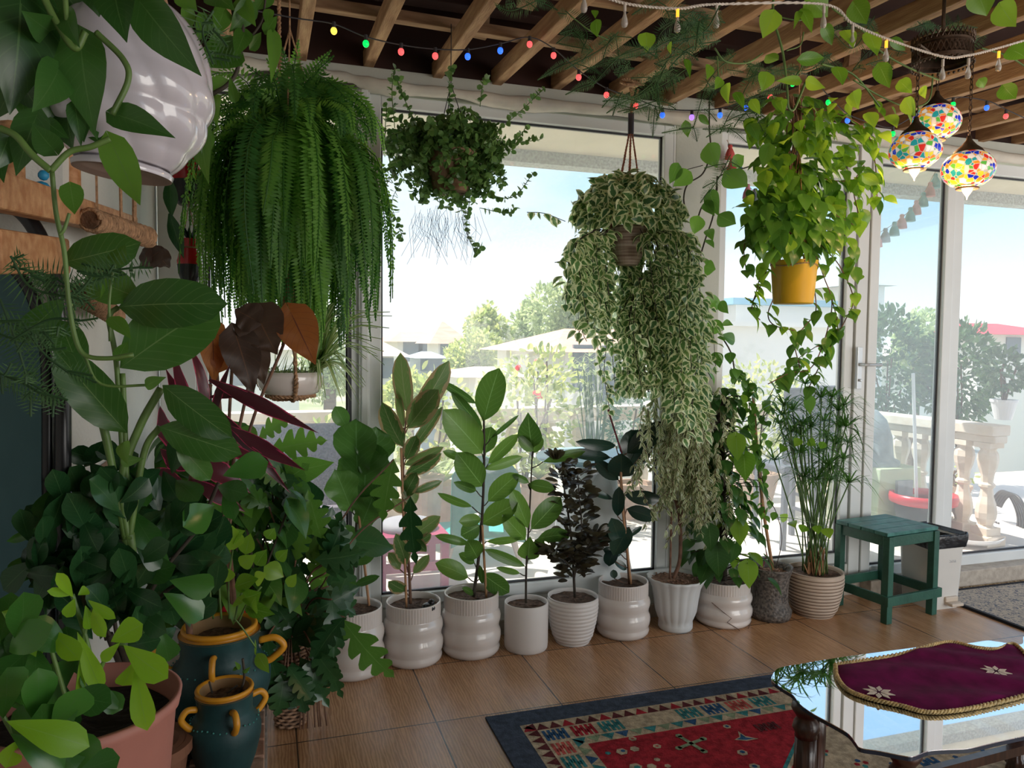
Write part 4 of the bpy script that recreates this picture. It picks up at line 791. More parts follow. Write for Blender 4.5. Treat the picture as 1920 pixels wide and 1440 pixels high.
def plant(key, stems, L, lm, sh='ellip', sr=(.007, .004), sm='stem_brown2', stakes=(), **k):
    t, c, r, h, s_ = POTS[key]; Y0 = c[1]; b = MB(); sps = []
    for st_ in stems: sp = spline([s_ if i == 0 and len(p) == 0 else ay(p[0], p[1], Y0+(p[2] if len(p) > 2 else 0)) for i, p in enumerate(st_)], 24); sps.append(sp); b.tube(sp, np.linspace(sr[0], sr[1], len(sp)), 8)
    allp = np.concatenate(sps); stemto(b, L, allp, Y0); b.build('stem', sm, t, smooth=True)
    for sk, rad in stakes: b = MB(); P = path(sk, Y0-.012); b.tube(spline(P, 20), rad, 8); b.build('stake', 'bamboo', t, smooth=True)
    f = MB(); pl(f, L, Y0, sh, **k); f.build('foliage', lm, t, smooth=True); return t, Y0
random.seed(31)
L1 = [(683, 960, 690, 835, 98, -.02, 'fid'), (672, 905, 668, 785, 80, -.05, 'fid'), (690, 905, 705, 800, 74, .0, 'fid'), (650, 800, 628, 762, 32, .0, 'ellip'), (700, 870, 728, 850, 52, -.05), (690, 950, 712, 905, 50), (660, 960, 628, 880, 64, -.08, 'fid'), (676, 990, 700, 930, 60, -.08, 'fid'), (668, 1040, 636, 985, 46), (665, 1060, 700, 1010, 40), (664, 1098, 712, 1080, 16), (655, 1075, 610, 1070, 28), (664, 1050, 640, 1015, 28), (655, 1110, 640, 1060, 40)]
t1, Yp = plant(1, [[(655, 1140), (657, 1100), (664, 1060), (668, 980), (672, 900)]], L1, 'fiddle_leaf', sm='stem_dark', stakes=[([(692, 1135), (680, 1030), (672, 960)], .006)], jit=.06)
L2 = [(765, 775, 751, 661, 37, -.02), (772, 792, 842, 676, 42, -.05), (764, 803, 822, 730, 50, -.07), (756, 838, 717, 754, 38, -.04), (757, 802, 745, 730, 16, .02), (766, 850, 830, 762, 22, .0), (761, 862, 782, 816, 30), (758, 872, 832, 838, 22), (760, 890, 828, 850, 28), (757, 932, 782, 886, 32), (772, 924, 829, 902, 17), (754, 906, 780, 944, 32), (768, 1010, 826, 968, 30), (770, 1028, 809, 1001, 22), (750, 1068, 728, 1036, 22), (760, 1108, 728, 1090, 26), (745, 1028, 709, 1018, 10), (762, 990, 800, 1035, 24), (764, 960, 735, 935, 26), (762, 1060, 742, 1000, 30), (775, 1075, 805, 1040, 20)]
t2, _ = plant(2, [[(770, 1132), (766, 1050), (758, 930), (756, 850), (762, 780)]], L2, 'rubber_marbled', stakes=[([(762, 1138), (752, 840)], .0055)])
L3 = [(907, 789, 936, 690, 54, -.03), (893, 757, 826, 714, 17), (905, 805, 845, 733, 22), (904, 850, 830, 768, 60, -.06), (910, 850, 921, 800, 34, .03), (920, 822, 973, 778, 9), (915, 870, 972, 814, 24), (868, 862, 830, 846, 16), (905, 912, 856, 848, 52, -.05), (908, 880, 980, 856, 20), (915, 940, 972, 888, 38, -.04), (893, 920, 850, 904, 18), (885, 950, 820, 924, 15), (903, 982, 971, 942, 42, -.06), (902, 973, 860, 978, 24), (900, 985, 864, 1004, 34), (880, 1020, 815, 1004, 17), (912, 1015, 978, 1008, 14), (895, 1046, 876, 1013, 38, -.04, 'round'), (878, 1083, 816, 1056, 34), (905, 1076, 955, 1111, 36), (890, 1056, 860, 1038, 18), (888, 1115, 866, 1102, 12), (900, 1060, 905, 1095, 12)]
plant(3, [[(888, 1118), (898, 1040), (905, 950), (908, 850), (907, 780)]], L3, 'rubber_green', stakes=[([(912, 1120), (904, 985)], .006)], sr=(.0085, .005), sm='stem_dark')
L4 = [(998, 840, 990, 773, 46, -.02, 'ovate'), (1000, 846, 972, 818, 24), (1000, 850, 1010, 815, 30, .02), (1018, 866, 1098, 846, 19), (990, 908, 1040, 917, 24), (990, 990, 958, 915, 32), (996, 992, 1052, 932, 42), (985, 1012, 942, 965, 34), (1008, 1010, 1070, 1002, 26), (990, 1050, 994, 1006, 42, -.05, 'ovate'), (985, 1062, 908, 1030, 20), (975, 1075, 930, 1064, 12), (992, 905, 960, 890, 14), (1000, 1040, 1020, 1010, 22)]
plant(4, [[(986, 1130), (987, 1060), (993, 960), (998, 850)]], L4, 'rubber_green', sr=(.006, .0035), sm='stem_dark', jit=.04)
q = POTS[2][4]+A(.055, -.075, .012); b = MB(); b.ball(q, .030, 14, sq=(1.1, 1, .75)); b.ball(q+A(.012, 0, .022), .016, 10, sq=(1, 1, .9)); tag(b.build('black_stone', 'bag_black', smooth=True), 'shiny black stone lying on the soil of the marbled rubber plant pot', 'stone')
# dark bushy plant
t, c, r, h, s_ = POTS[5]; Y0 = c[1]; b = MB(); f = MB(); ss = [[(1078, 1120), (1071, 1010), (1060, 930), (1050, 870)], [(1076, 1090), (1090, 1000), (1086, 930), (1082, 880)], [(1076, 1080), (1100, 1030), (1118, 1000)], [(1074, 1070), (1050, 1040), (1035, 1030)]]
for j, st_ in enumerate(ss):
    sp = spline(path([(x, y, -.02*j) for x, y in st_], Y0), 30); b.tube(sp, np.linspace(.007 if j == 0 else .004, .003, len(sp)), 7)
    for q in sp[3:]:
        for _ in range(5 if j < 2 else 4):
            a = random.random()*6.28; d = nrm(A(math.cos(a), math.sin(a)*.7, random.uniform(-.15, .55))); q2 = q+d*random.uniform(.01, .05)
            if q2[1]+.05 > WY-.01: d[1] = -abs(d[1])
            leaf(f, q2, q2+d*random.uniform(.045, .075), random.uniform(.022, .032), nrm(A(0, -.4, 1)+rv(.35)), 'ellip')
q = ay(1040, 862, Y0-.02)
for k in range(16): a = k*2.4; d = nrm(A(math.cos(a), .6*math.sin(a), .5+.05*k)); leaf(f, q, q+d*.065, .026, nrm(A(0, -.5, 1)+rv(.3)), 'ellip', rnd=1)
b.build('stem', 'stem_dark', t, smooth=True); f.build('foliage', 'burgundy_small', t, smooth=True)
L6 = [(1175, 850, 1253, 793, 40, -.08), (1178, 872, 1203, 806, 62, .02), (1155, 836, 1079, 828, 22), (1145, 858, 1064, 848, 22), (1165, 894, 1165, 850, 50, -.10, 'round'), (1160, 900, 1115, 862, 26, .02), (1150, 936, 1096, 918, 13), (1158, 968, 1161, 912, 24), (1171, 928, 1241, 938, 28), (1175, 954, 1229, 972, 28), (1162, 1016, 1146, 971, 34), (1158, 1006, 1106, 1012, 22), (1180, 988, 1150, 1042, 36, -.08), (1178, 1006, 1204, 987, 10), (1150, 1030, 1142, 1062, 26), (1172, 870, 1187, 830, 20), (1152, 1085, 1150, 1068, 14), (1150, 1050, 1175, 1068, 14), (1165, 1040, 1130, 1030, 18)]
t6, Y6 = plant(6, [[(1180, 1095), (1172, 980), (1165, 900), (1160, 850)]], L6, 'rubber_dark', stakes=[([(1183, 1095), (1167, 950), (1164, 880)], .0065)], jit=.05)
b = MB(); b.tube(spline(path([(1166, 850), (1150, 800), (1140, 768)], Y6), 10), [.006]*9+[.002]*2 if False else .005, 8); b.build('bud_sheath', 'sheath', t6, smooth=True)
# weeping fig
t, c, r, h, s_ = POTS[7]; Y0 = c[1]-.02; b = MB(); random.seed(7)
trunks = [([(1263, 1085), (1275, 1045), (1274, 970), (1262, 920)], .010), ([(1256, 1085), (1258, 1000), (1259, 960)], .006), ([(1274, 1000), (1282, 930), (1278, 850), (1284, 780)], .006), ([(1262, 930), (1252, 880), (1240, 830)], .005), ([(1278, 860), (1300, 820), (1310, 780)], .004)]
for T_, rad in trunks: b.tube(spline(path(T_, Y0), 24), rad, 8)
f = MB()
for k in range(175):
    x0 = 1290+random.gauss(0, 34); y0 = random.uniform(715, 900); 
    if y0 > 830 and 1245 < x0 < 1300 and random.random() < .5: continue
    Yk = Y0+random.uniform(-.17, .06); p0 = ay(x0, y0, Yk); L_ = random.uniform(.12, .36); sp = spline([p0, p0+A(random.gauss(0, .04), random.gauss(-.01, .02), -L_*.4), p0+A(random.gauss(0, .05), random.gauss(-.02, .02), -L_)], 14); b.tube(sp, .0014, 4)
    for q in sp:
        for _ in range(2): d = nrm(A(random.gauss(0, .6), random.gauss(-.1, .5), -1)); leaf(f, q, q+d*random.uniform(.030, .05), random.uniform(.011, .018), nrm(rv()+A(0, -1, .3)), 'ovate', lo=True, arch=.12)
b.build('stem', 'stem_brown2', t, smooth=True); f.build('foliage', 'fig_variegated', t, smooth=True)
def heart_leaf(f, q, size, out=None, m=0, rnd=None, sh='heart', lo=False, asp=.80, droop=1.0):
    """a hanging leaf: tip down and out, blade facing outward and up"""
    o = nrm(out if out is not None else A(random.gauss(0, 1), random.gauss(-.4, 1), 0)); d = nrm(o*random.uniform(.25, .8)+A(0, 0, -droop*random.uniform(.5, 1))+rv(.18)); n = nrm(o+A(0, 0, .6)+rv(.25)); leaf(f, q, q+d*size, size*asp, n, sh, lo=lo, m=m, arch=.10, fold=.15, rnd=rnd)
# pothos on the pole
t, c, r, h, s_ = POTS[8]; Y0 = c[1]-.03; random.seed(8); b = MB(); pp_ = path([(1357, 1088), (1354, 900), (1349, 745)], Y0); b.tube(spline(pp_, 30), .019, 10); b.build('moss_pole', 'moss_pole', t, smooth=True)
b = MB(); f = MB(); sp = spline(pp_, 60)
for k in range(270):
    i = int(random.random()**.8*(len(sp)-1)); q = sp[i]; a = random.uniform(0, 6.28); v = i/len(sp); R_ = random.uniform(.05, .20)*(1.15-.4*v); o = A(math.cos(a), math.sin(a), 0); e_ = q+o*R_+A(0, 0, random.uniform(.0, .07))
    if e_[1] > WY-.15: e_[1] = WY-.15-random.random()*.1
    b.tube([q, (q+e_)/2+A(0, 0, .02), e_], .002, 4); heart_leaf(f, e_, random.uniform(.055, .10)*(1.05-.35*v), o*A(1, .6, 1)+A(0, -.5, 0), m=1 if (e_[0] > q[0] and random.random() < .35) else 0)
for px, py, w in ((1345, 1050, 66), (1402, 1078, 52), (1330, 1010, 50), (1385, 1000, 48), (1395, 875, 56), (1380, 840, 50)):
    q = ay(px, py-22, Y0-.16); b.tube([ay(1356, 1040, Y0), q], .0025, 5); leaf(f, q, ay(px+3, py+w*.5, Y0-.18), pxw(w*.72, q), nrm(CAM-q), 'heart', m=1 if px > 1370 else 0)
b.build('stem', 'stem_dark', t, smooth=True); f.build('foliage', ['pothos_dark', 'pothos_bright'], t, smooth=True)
b = MB()
for P in ([(1318, 1120), (1330, 1132), (1342, 1142), (1336, 1150), (1352, 1160), (1365, 1172)], [(1385, 1150), (1375, 1160), (1366, 1172), (1360, 1165), (1345, 1168)], [(1400, 1092), (1408, 1105), (1400, 1125)]):
    cpt = [ay(x, y, c[1]) for x, y in P]; b.tube([q+(A(0, 0, 0))-A(0, 1, 0)*(math.sqrt(max(0, (r*.985)**2-(q[0]-c[0])**2))+.002) for q in cpt], .0016, 5)
b.build('clinging_root', 'root_brown', t)
# vine on the cane
t, c, r, h, s_ = POTS[9]; Y0 = c[1]-.01; random.seed(9); b = MB(); b.tube(spline(path([(1449, 1068), (1432, 960), (1420, 850), (1412, 735)], Y0), 30), .0085, 8); b.build('bamboo_cane', 'bamboo', t, smooth=True)
b = MB(); f = MB()
for st_ in ([(1455, 1065), (1466, 1010), (1455, 960), (1434, 920), (1425, 860), (1428, 800), (1440, 750), (1470, 700), (1500, 670), (1530, 650)], [(1445, 1066), (1430, 1000), (1424, 900), (1412, 830), (1405, 760), (1400, 720), (1370, 690)]):
    sp = spline(path([(x, y, -.03) for x, y in st_], Y0), 60); b.tube(sp, .0022, 5)
    for i, q in enumerate(sp):
        if i < 12 or random.random() < .15: continue
        for _ in range(2 if i > 30 else 1): heart_leaf(f, q+A(random.gauss(0, .015), random.gauss(-.01, .015), random.gauss(0, .012)), random.uniform(.04, .065), sh='ovate', asp=.78)
b.build('stem', 'stem_dark', t, smooth=True); f.build('foliage', 'pothos_mid', t, smooth=True)
b = MB(); b.tube(path([(1433, 1010), (1437, 1040), (1431, 1062)], Y0-.014), .0018, 5); b.build('red_thread', 'red_thread', t)
# umbrella papyrus
t, c, r, h, s_ = POTS[10]; random.seed(10)
tops = [(1462, 795), (1486, 770), (1500, 815), (1520, 760), (1545, 790), (1560, 745), (1575, 800), (1535, 850), (1555, 880), (1580, 860), (1510, 720), (1480, 830), (1592, 905), (1530, 900), (1470, 760), (1500, 850), (1550, 820), (1572, 770), (1520, 800), (1590, 830)]
papyrus(t, s_, [ay(x, y, c[1]+random.uniform(-.18, .02)) for x, y in tops+[(x_+random.randint(-30, 30), y_+random.randint(-20, 60)) for x_, y_ in tops[:12]]], 26, .19, 'leaf_green', 'stem_green', .055, .0095, .0036)
b = MB()
for k in range(60): a = random.random()*6.28; q = s_+A(math.cos(a), math.sin(a), 0)*.05*random.random()**.5; b.tube([q, q+A(random.gauss(0, .012), random.gauss(0, .012), random.uniform(.05, .16))], .003, 5)
b.build('dry_base', 'bamboo', t)
f = MB(); L = [(1475, 975, 1462, 965, 18), (1483, 978, 1492, 990, 18), (1510, 985, 1503, 998, 20), (1530, 985, 1535, 1002, 18), (1548, 990, 1556, 1010, 22), (1500, 822, 1490, 838, 18), (1515, 825, 1530, 835, 18), (1470, 835, 1462, 850, 18), (1545, 828, 1538, 842, 16)]
pl(f, L, c[1]-.16, 'ovate'); g = MB(); g.tube(spline(path([(1455, 970), (1490, 972), (1520, 980), (1552, 988)], c[1]-.155), 12), .0015, 5); g.tube(spline(path([(1450, 850), (1490, 818), (1548, 822)], c[1]-.155), 12), .0015, 5)
f.build('vine_foliage', 'pothos_bright', t, smooth=True); g.build('vine_stem', 'stem_gn', t)
# ============================================================ hanging plants
def frond(b, sp, pl_, pw, gap, out, taper=.35, tilt=.12, m=0, rnd=None):
    """one fern frond: paired leaflets along a curved midrib"""
    L = np.concatenate([[0], np.cumsum(np.linalg.norm(np.diff(sp, axis=0), axis=1))]); n = max(4, int(L[-1]/gap)); s = np.linspace(L[-1]*.06, L[-1]*.995, n)
    P = np.stack([np.interp(s, L, sp[:, i]) for i in range(3)], 1); T = np.gradient(P, axis=0); T /= np.linalg.norm(T, axis=1)[:, None]+1e-9
    sd_ = np.cross(T, out); sd_ /= np.linalg.norm(sd_, axis=1)[:, None]+1e-9; nn = np.cross(sd_, T); u = s/L[-1]; ln = pl_*np.minimum(1, .45+u*3)*np.minimum(1, (1.0-u)/taper+.08); V = []
    for sg in (-1, 1):
        d = sd_*sg+T*.28+nn*(np.random.uniform(-.25, .25, (n, 1))-tilt); e_ = P+d*ln[:, None]; m1 = P+d*(ln*.45)[:, None]; V.append(np.stack([P-T*pw*.2, m1-T*pw*.5, e_, m1+T*pw*.5], 1))
    V = np.concatenate(V).reshape(-1, 3); r = random.random() if rnd is None else rnd; at = np.zeros((len(V), 3)); at[:, 2] = r; k = len(V)//4
    b.add(V, np.arange(len(V)), np.full(k, 4), at, m); b.tube(sp[::2] if len(sp) > 9 else sp, .0018, 4, m=m, rnd=r*.3)
def rope(b, P, r=.005, n=120, pitch=.025):
    sp = spline(P, n); L = np.concatenate([[0], np.cumsum(np.linalg.norm(np.diff(sp, axis=0), axis=1))]); T = np.gradient(sp, axis=0); T /= np.linalg.norm(T, axis=1)[:, None]; u = np.cross(T, A(.3, .9, .1)); u /= np.linalg.norm(u, axis=1)[:, None]; w = np.cross(T, u)
    for ph in (0, math.pi):
        a = L/pitch*2*math.pi+ph; b.tube(sp+(u*np.cos(a)[:, None]+w*np.sin(a)[:, None])*r*.6, r*.75, 6)
np.random.seed(4); random.seed(44)
# ---- Boston fern
FC = ay(545, 292, 2.72); t = thing('hanging_fern', FC, 'huge Boston fern with drooping fronds hanging before the left window', 'hanging plant')
b = MB(); b.lathe([(.001, -.10), (.09, -.10), (.13, .02), (.135, .05), (.12, .05), (.001, .03)], FC, 24); b.build('pot', 'black_plastic', t)
b = MB()
for k in range(3): a = k*2.1+.4; b.tube([FC+A(.13*math.cos(a), .13*math.sin(a), .04), FC+A(0, 0, .42), A(FC[0], FC[1], 2.72)], .003, 5)
b.build('hanger', 'twine', t)
b = MB()
for k in range(250):
    a = random.random()*2*math.pi; o = A(math.cos(a), math.sin(a), 0); R_ = random.uniform(.12, .33)*(1 if k % 3 else .8); top = random.uniform(.02, .12); L_ = random.uniform(.28, .66)*(1.0 if R_ < .24 else .90)
    if FC[1]+o[1]*R_ > 3.40: R_ *= .8
    P = [FC+o*.03, FC+o*R_*.45+A(0, 0, top), FC+o*R_*.88+A(0, 0, top*.35-.02), FC+o*R_*1.04+A(0, 0, -L_*.45), FC+o*R_*1.06+A(random.gauss(0, .012), random.gauss(0, .012), -L_)]
    frond(b, spline(P, 24), .041, .013, .0118, o+A(0, 0, .5)+rv(.35), tilt=random.uniform(-.1, .3))
for (tx, ty) in ((620, 95), (560, 75), (625, 105), (460, 120), (500, 110), (585, 150), (475, 160), (640, 190), (430, 180), (530, 90), (685, 210), (420, 230), (600, 130)):
    e_ = ay(tx, ty, 2.72+random.uniform(-.12, .12)); frond(b, spline([FC+A(0, 0, .02), (FC+e_)/2+A((FC-e_)[0]*.25, 0, .05), e_], 20), .034, .012, .012, nrm(CAM-FC)+A(0, 0, .3))
for k in range(46):
    a = random.random()*2*math.pi; o = A(math.cos(a), math.sin(a)*.8, 0); r_ = random.uniform(.16, .33); up_ = random.uniform(.10, .26)
    frond(b, spline([FC+o*.03, FC+o*r_*.5+A(0, 0, up_), FC+o*r_+A(0, 0, up_*.75), FC+o*r_*1.12+A(0, 0, up_*.2)], 22), .036, .012, .012, nrm(o*.3+A(-.1, -.6, .5)))
b.build('frond', 'fern_green', t)
# ---- trailing jade
JC = ay(845, 300, 3.02); t = thing('hanging_jade_plant', JC, 'bushy trailing plant with tiny round leaves hanging at top of the big window', 'hanging plant')
b = MB(); b.lathe([(.001, -.13), (.07, -.13), (.10, .0), (.105, .03), (.09, .03), (.001, .01)], JC+A(0, 0, 0), 24); b.build('pot', 'cork_brown', t)
b = MB()
for k in range(3): a = k*2.1; b.tube([JC+A(.10*math.cos(a), .10*math.sin(a), .02), JC+A(0, 0, .3), A(JC[0], JC[1], 2.72)], .002, 5)
b.build('hanger', 'gasket', t)
S_ = MB(); f = MB(); random.seed(12)
def leafy(P, size, step, pair=True, n=40):
    sp = spline(P, n); S_.tube(sp, .0016, 4); L = 0; last = sp[0]
    for i in range(1, len(sp)):
        L += np.linalg.norm(sp[i]-sp[i-1])
        if L > step:
            L = 0; T = nrm(sp[i]-sp[i-1])
            for sg in (-1, 1) if pair else (1,):
                d = nrm(np.cross(T, rv())*1.0+T*.4); leaf(f, sp[i], sp[i]+d*size*random.uniform(.75, 1.2), size*.85, nrm(T+rv(.5)), 'round', lo=True, arch=.05)
for k in range(250):
    v = nrm(rv()); v = v*A(1, .75, .9); e_ = JC+v*A(.25, .22, .22)*random.uniform(.7, 1.1)+A(0, 0, .0)
    if e_[1] > WY-.12: e_[1] = WY-.12
    if e_[2] > 2.62: e_[2] = 2.62
    leafy([JC+rv(.03), JC+(e_-JC)*.55+A(0, 0, .05)+rv(.02), e_], .027, .0115)
for P in ([(870, 300), (940, 240), (985, 200), (1018, 168)], [(880, 290), (960, 270), (1012, 262)], [(900, 360), (960, 370), (1000, 325)], [(890, 330), (970, 260), (985, 240)], [(740, 240), (735, 170), (742, 125)], [(845, 220), (842, 160), (848, 128)], [(760, 330), (735, 380), (755, 445)], [(880, 380), (875, 430), (893, 475), (900, 462)], [(790, 250), (760, 190), (745, 150)], [(900, 200), (905, 160), (915, 148)], [(730, 300), (722, 260), (725, 200)], [(900, 390), (950, 400), (965, 390)], [(730, 330), (722, 360), (724, 390)]):
    leafy(path([(x, y, random.uniform(-.06, .02)) for x, y in P], 3.0), .026, .014)
S_.build('stem', 'stem_gn', t); f.build('foliage', 'jade_trail', t, smooth=True)
b = MB()
for k in range(70):
    q = ay(random.uniform(770, 900), random.uniform(385, 410), 3.0+random.uniform(-.1, .1)); b.tube([q, q+A(random.gauss(0, .015), 0, -.06), q+A(random.gauss(0, .03), random.gauss(0, .02), -random.uniform(.08, .2))], .0007, 3)
mat('root_grey', (.20, .20, .26), .8); b.build('root', 'root_grey', t)
# ---- variegated hanging plant
VC = ay(1178, 430, 3.02); t = thing('hanging_variegated_plant', VC, 'dense cream and green variegated plant trailing from a rope hung basket', 'hanging plant')
b = MB(); b.lathe([(.001, -.16), (.045, -.155), (.062, -.12), (.075, -.06), (.085, 0), (.08, .01), (.001, 0)], VC, 28, rf=lambda a, i: 1+0*a); mat('basket_brown', (.18, .11, .08), .85, col2=(.42, .34, .28), scale=8, stretch=(.5, .5, 14)); b.build('basket', 'basket_brown', t)
top = ay(1185, 165, 3.0); mat('rope_red', (.30, .11, .06), .8, var=.3, scale=60); b = MB(); kn = ay(1183, 232, 3.0)
for k in range(6): a = k*1.05; rope(b, [VC+A(.085*math.cos(a), .085*math.sin(a), 0), kn], .0035, 40, .02)
b.build('hanger_rope', 'rope_red', t); b = MB(); b.tube([kn+A(0, 0, -.045), kn+A(0, 0, .045)], .013, 10); b.build('rope_binding', 'gasket', t)
b = MB()
for k in range(5): rope(b, [kn+A(0, 0, .04), kn+A(.004*k, 0, .09), top+A(random.gauss(0, .015), 0, 0)], .004, 30, .02)
for k in range(7): b.tube([top+A(-.05+.012*k, -.03, .02+.004*math.sin(k)), top+A(-.03+.012*k, .03, .045)], .005, 6)
b.tube([top+A(-.04, -.03, 0), top+A(.04, -.03, .01), top+A(.05, .03, .03), top+A(-.04, .03, .03), top+A(-.04, -.03, 0)], .006, 6); b.build('rope_knot', 'twine', t)
f = MB(); S_ = MB(); random.seed(99)
for k in range(1150):
    v = nrm(rv()); 
    if v[2] < -.35: continue
    q = VC+A(0, 0, .06)+v*A(.225, .20, .17)*random.uniform(.75, 1.02); o = nrm(v+A(0, 0, .1)); d = nrm(np.cross(o, rv())+o*.5+A(0, 0, -.4)); leaf(f, q, q+d*random.uniform(.048, .07), random.uniform(.036, .05), nrm(o+rv(.3)), 'ovate', fold=.14, arch=.1)
f.build('foliage', 'variegated_white', t, smooth=True); f = MB()
def trail(P, size, step, sh='ovate', asp=.80, n=60, r=.0016, spread=.03):
    sp = spline(P, n); S_.tube(sp, r, 4); acc = 0
    for i in range(1, len(sp)):
        acc += np.linalg.norm(sp[i]-sp[i-1])
        while acc > step:
            acc -= step; o = nrm(A(random.gauss(0, 1), random.gauss(-.3, .8), random.gauss(0, .3))); q = sp[i]+o*random.random()*spread; d = nrm(o*.7+A(0, 0, -.7)+rv(.3)); leaf(f, q, q+d*size*random.uniform(.7, 1.25), size*asp, nrm(o+A(0, -.5, .2)+rv(.4)), sh, lo=False, arch=.1, fold=.12)
for k in range(95):
    if k < 38: x0 = random.uniform(1070, 1135); y1 = random.uniform(520, 650)
    else: x0 = random.uniform(1150, 1305); y1 = random.uniform(600, 830) if x0 > 1235 else random.uniform(600, 740) if x0 > 1180 else random.uniform(560, 680)
    yy = 3.0+random.uniform(-.15, .22); x1 = x0+random.uniform(-15, 25)+(25 if x0 < 1280 and k >= 38 else 0)
    if 1145 < x0 < 1212: yy = random.uniform(3.08, 3.22)
    trail([ay(x0*.6+1180*.4, 430, yy), ay(x0, 460, yy-.02), ay((x0+x1)/2, (460+y1)/2, yy-.01), ay(x1, y1, yy)], .050, .022)
for k in range(46):
    x0 = random.uniform(1130, 1330); y0 = random.uniform(560, 640); y1 = random.uniform(700, 800) if x0 > 1235 else 735; yy = 3.05+random.uniform(-.12, .2); x0 = x0 if x0 > 1180 else x0+20
    trail([ay(1200, 520, yy), ay(x0, y0, yy), ay(x0+random.uniform(-10, 25), y1, yy)], .046, .022)
for P in ([(1135, 560), (1137, 640), (1133, 700), (1143, 770)], [(1075, 500), (1085, 560), (1092, 620), (1100, 640)], [(1100, 600), (1085, 625), (1080, 640)], [(1120, 640), (1125, 690), (1150, 740), (1160, 720)], [(1060, 415), (1020, 400), (988, 398)], [(1075, 500), (1060, 490), (1040, 492)]): trail(path(P, 2.96), .042, .030, spread=.006)
S_.build('stem', 'stem_dark', t); f.build('trailing_foliage', 'variegated_white', t, smooth=True)
# ---- vine climbing over the pillar
t = thing('climbing_vine', ay(1330, 700, 3.3), 'woody vine with broad oval leaves winding down in front of the pillar', 'vine'); S_ = MB(); f = MB(); random.seed(17); VY = 3.22
paths = [[(1330, 190), (1330, 240), (1332, 285), (1318, 325), (1290, 345), (1282, 370), (1285, 395)], [(1470, 240), (1440, 285), (1410, 310), (1350, 330), (1343, 360), (1318, 385), (1308, 410)], [(1345, 330), (1338, 400), (1322, 450), (1310, 490), (1298, 520), (1292, 560), (1325, 590), (1345, 620), (1370, 660), (1378, 700)], [(1276, 480), (1270, 520), (1290, 560), (1303, 600), (1310, 660), (1335, 710)]]
for P in paths: S_.tube(spline(path(P, VY), 50), .0038, 6)
for P in ((1288, 318, 1318, 310), (1320, 385, 1340, 372)): S_.tube([ay(P[0], P[1], VY), ay(P[2], P[3], VY)], .002, 5)
VL = [(1328, 268, 1345, 315, 40), (1300, 352, 1262, 345, 0) if 0 else (1272, 305, 1255, 345, 26), (1296, 322, 1262, 350, 34), (1358, 320, 1402, 350, 44), (1372, 310, 1395, 292, 26), (1330, 355, 1348, 405, 30), (1322, 378, 1340, 405, 24), (1346, 402, 1380, 420, 34), (1327, 430, 1337, 452, 20), (1310, 404, 1300, 440, 30), (1272, 500, 1297, 500, 18), (1320, 500, 1342, 505, 30), (1285, 528, 1302, 518, 22), (1270, 515, 1290, 540, 26), (1300, 530, 1315, 512, 20), (1320, 560, 1355, 578, 26), (1350, 565, 1366, 588, 20), (1290, 580, 1318, 590, 26), (1325, 606, 1358, 618, 30), (1355, 605, 1375, 610, 14), (1318, 625, 1340, 640, 24), (1340, 660, 1350, 690, 24), (1300, 655, 1322, 665, 22), (1378, 640, 1350, 628, 22), (1290, 540, 1270, 560, 26), (1300, 600, 1282, 590, 22), (1285, 225, 1290, 258, 18), (1310, 215, 1330, 235, 14)]
pl(f, VL, VY-.03, 'ovate', jit=.06)
for P in paths[2:]:
    sp = spline(path(P, VY-.02), 40)
    for q in sp[8::3]: heart_leaf(f, q, random.uniform(.05, .075), A(random.gauss(0, 1), -1, 0), sh='ovate')
S_.build('stem', 'stem_dark', t); f.build('foliage', 'pothos_mid', t, smooth=True)
# ---- yellow pot
YC = ay(1488, 530, 2.45); t = thing('hanging_pothos', YC, 'lush green pothos hanging in a yellow metal pot near the door', 'hanging plant')
mat('yellow_metal', (.62, .36, .015), .38, var=.05, scale=4)
r1, r0 = pxw(84, YC)/2, pxw(70, YC)/2; zt, zb = ay(1488, 490, 2.45)[2], ay(1488, 570, 2.45)[2]; C2 = A(YC[0], YC[1], 0)
b = MB(); b.lathe([(.001, zb), (r0, zb), (r0+.002, zb+.004), (r1, zt-.004), (r1+.003, zt), (r1-.003, zt), (r1-.006, zt-.03), (.001, zt-.03)], C2, 48); b.build('pot', 'yellow_metal', t, smooth=True)
b = MB(); b.tube([C2+A(r1*1.0*math.cos(a), r1*1.0*math.sin(a), zt-.018+.005*math.sin(3*a)) for a in np.linspace(0, 6.283, 40)], .0025, 5)
for k in range(3): a = k*2.1+.3; b.tube([C2+A(r1*math.cos(a), r1*math.sin(a), zt-.01), C2+A(0, 0, zt+.5), C2+A(0, 0, 2.70)], .003, 5)
b.build('hanger', 'twine', t)
S_ = MB(); f = MB(); random.seed(61)
for k in range(26): # bundle of old stems up the rope
    P = [(1488+random.gauss(0, 8), 480), (1478+random.gauss(0, 7), 400), (1486+random.gauss(0, 8), 320), (1494+random.gauss(0, 8), 240), (1490+random.gauss(0, 20), 180)]; S_.tube(spline(path(P, 2.45+random.uniform(-.03, .03)), 24), .0025, 5)
def cloud(cx, cy, wx, wy, n, s0, s1, Y0, dy=.14, bright=.3):
    for _ in range(n):
        a = random.random()*6.28; rr = random.random()**.5; q = ay(cx+wx*rr*math.cos(a), cy+wy*rr*math.sin(a), Y0+random.uniform(-dy, dy)); heart_leaf(f, q, random.uniform(s0, s1), nrm(q-ay(cx, cy, Y0))+A(0, -.5, 0)+rv(.3), m=1 if random.random() < bright else 0, asp=.72)
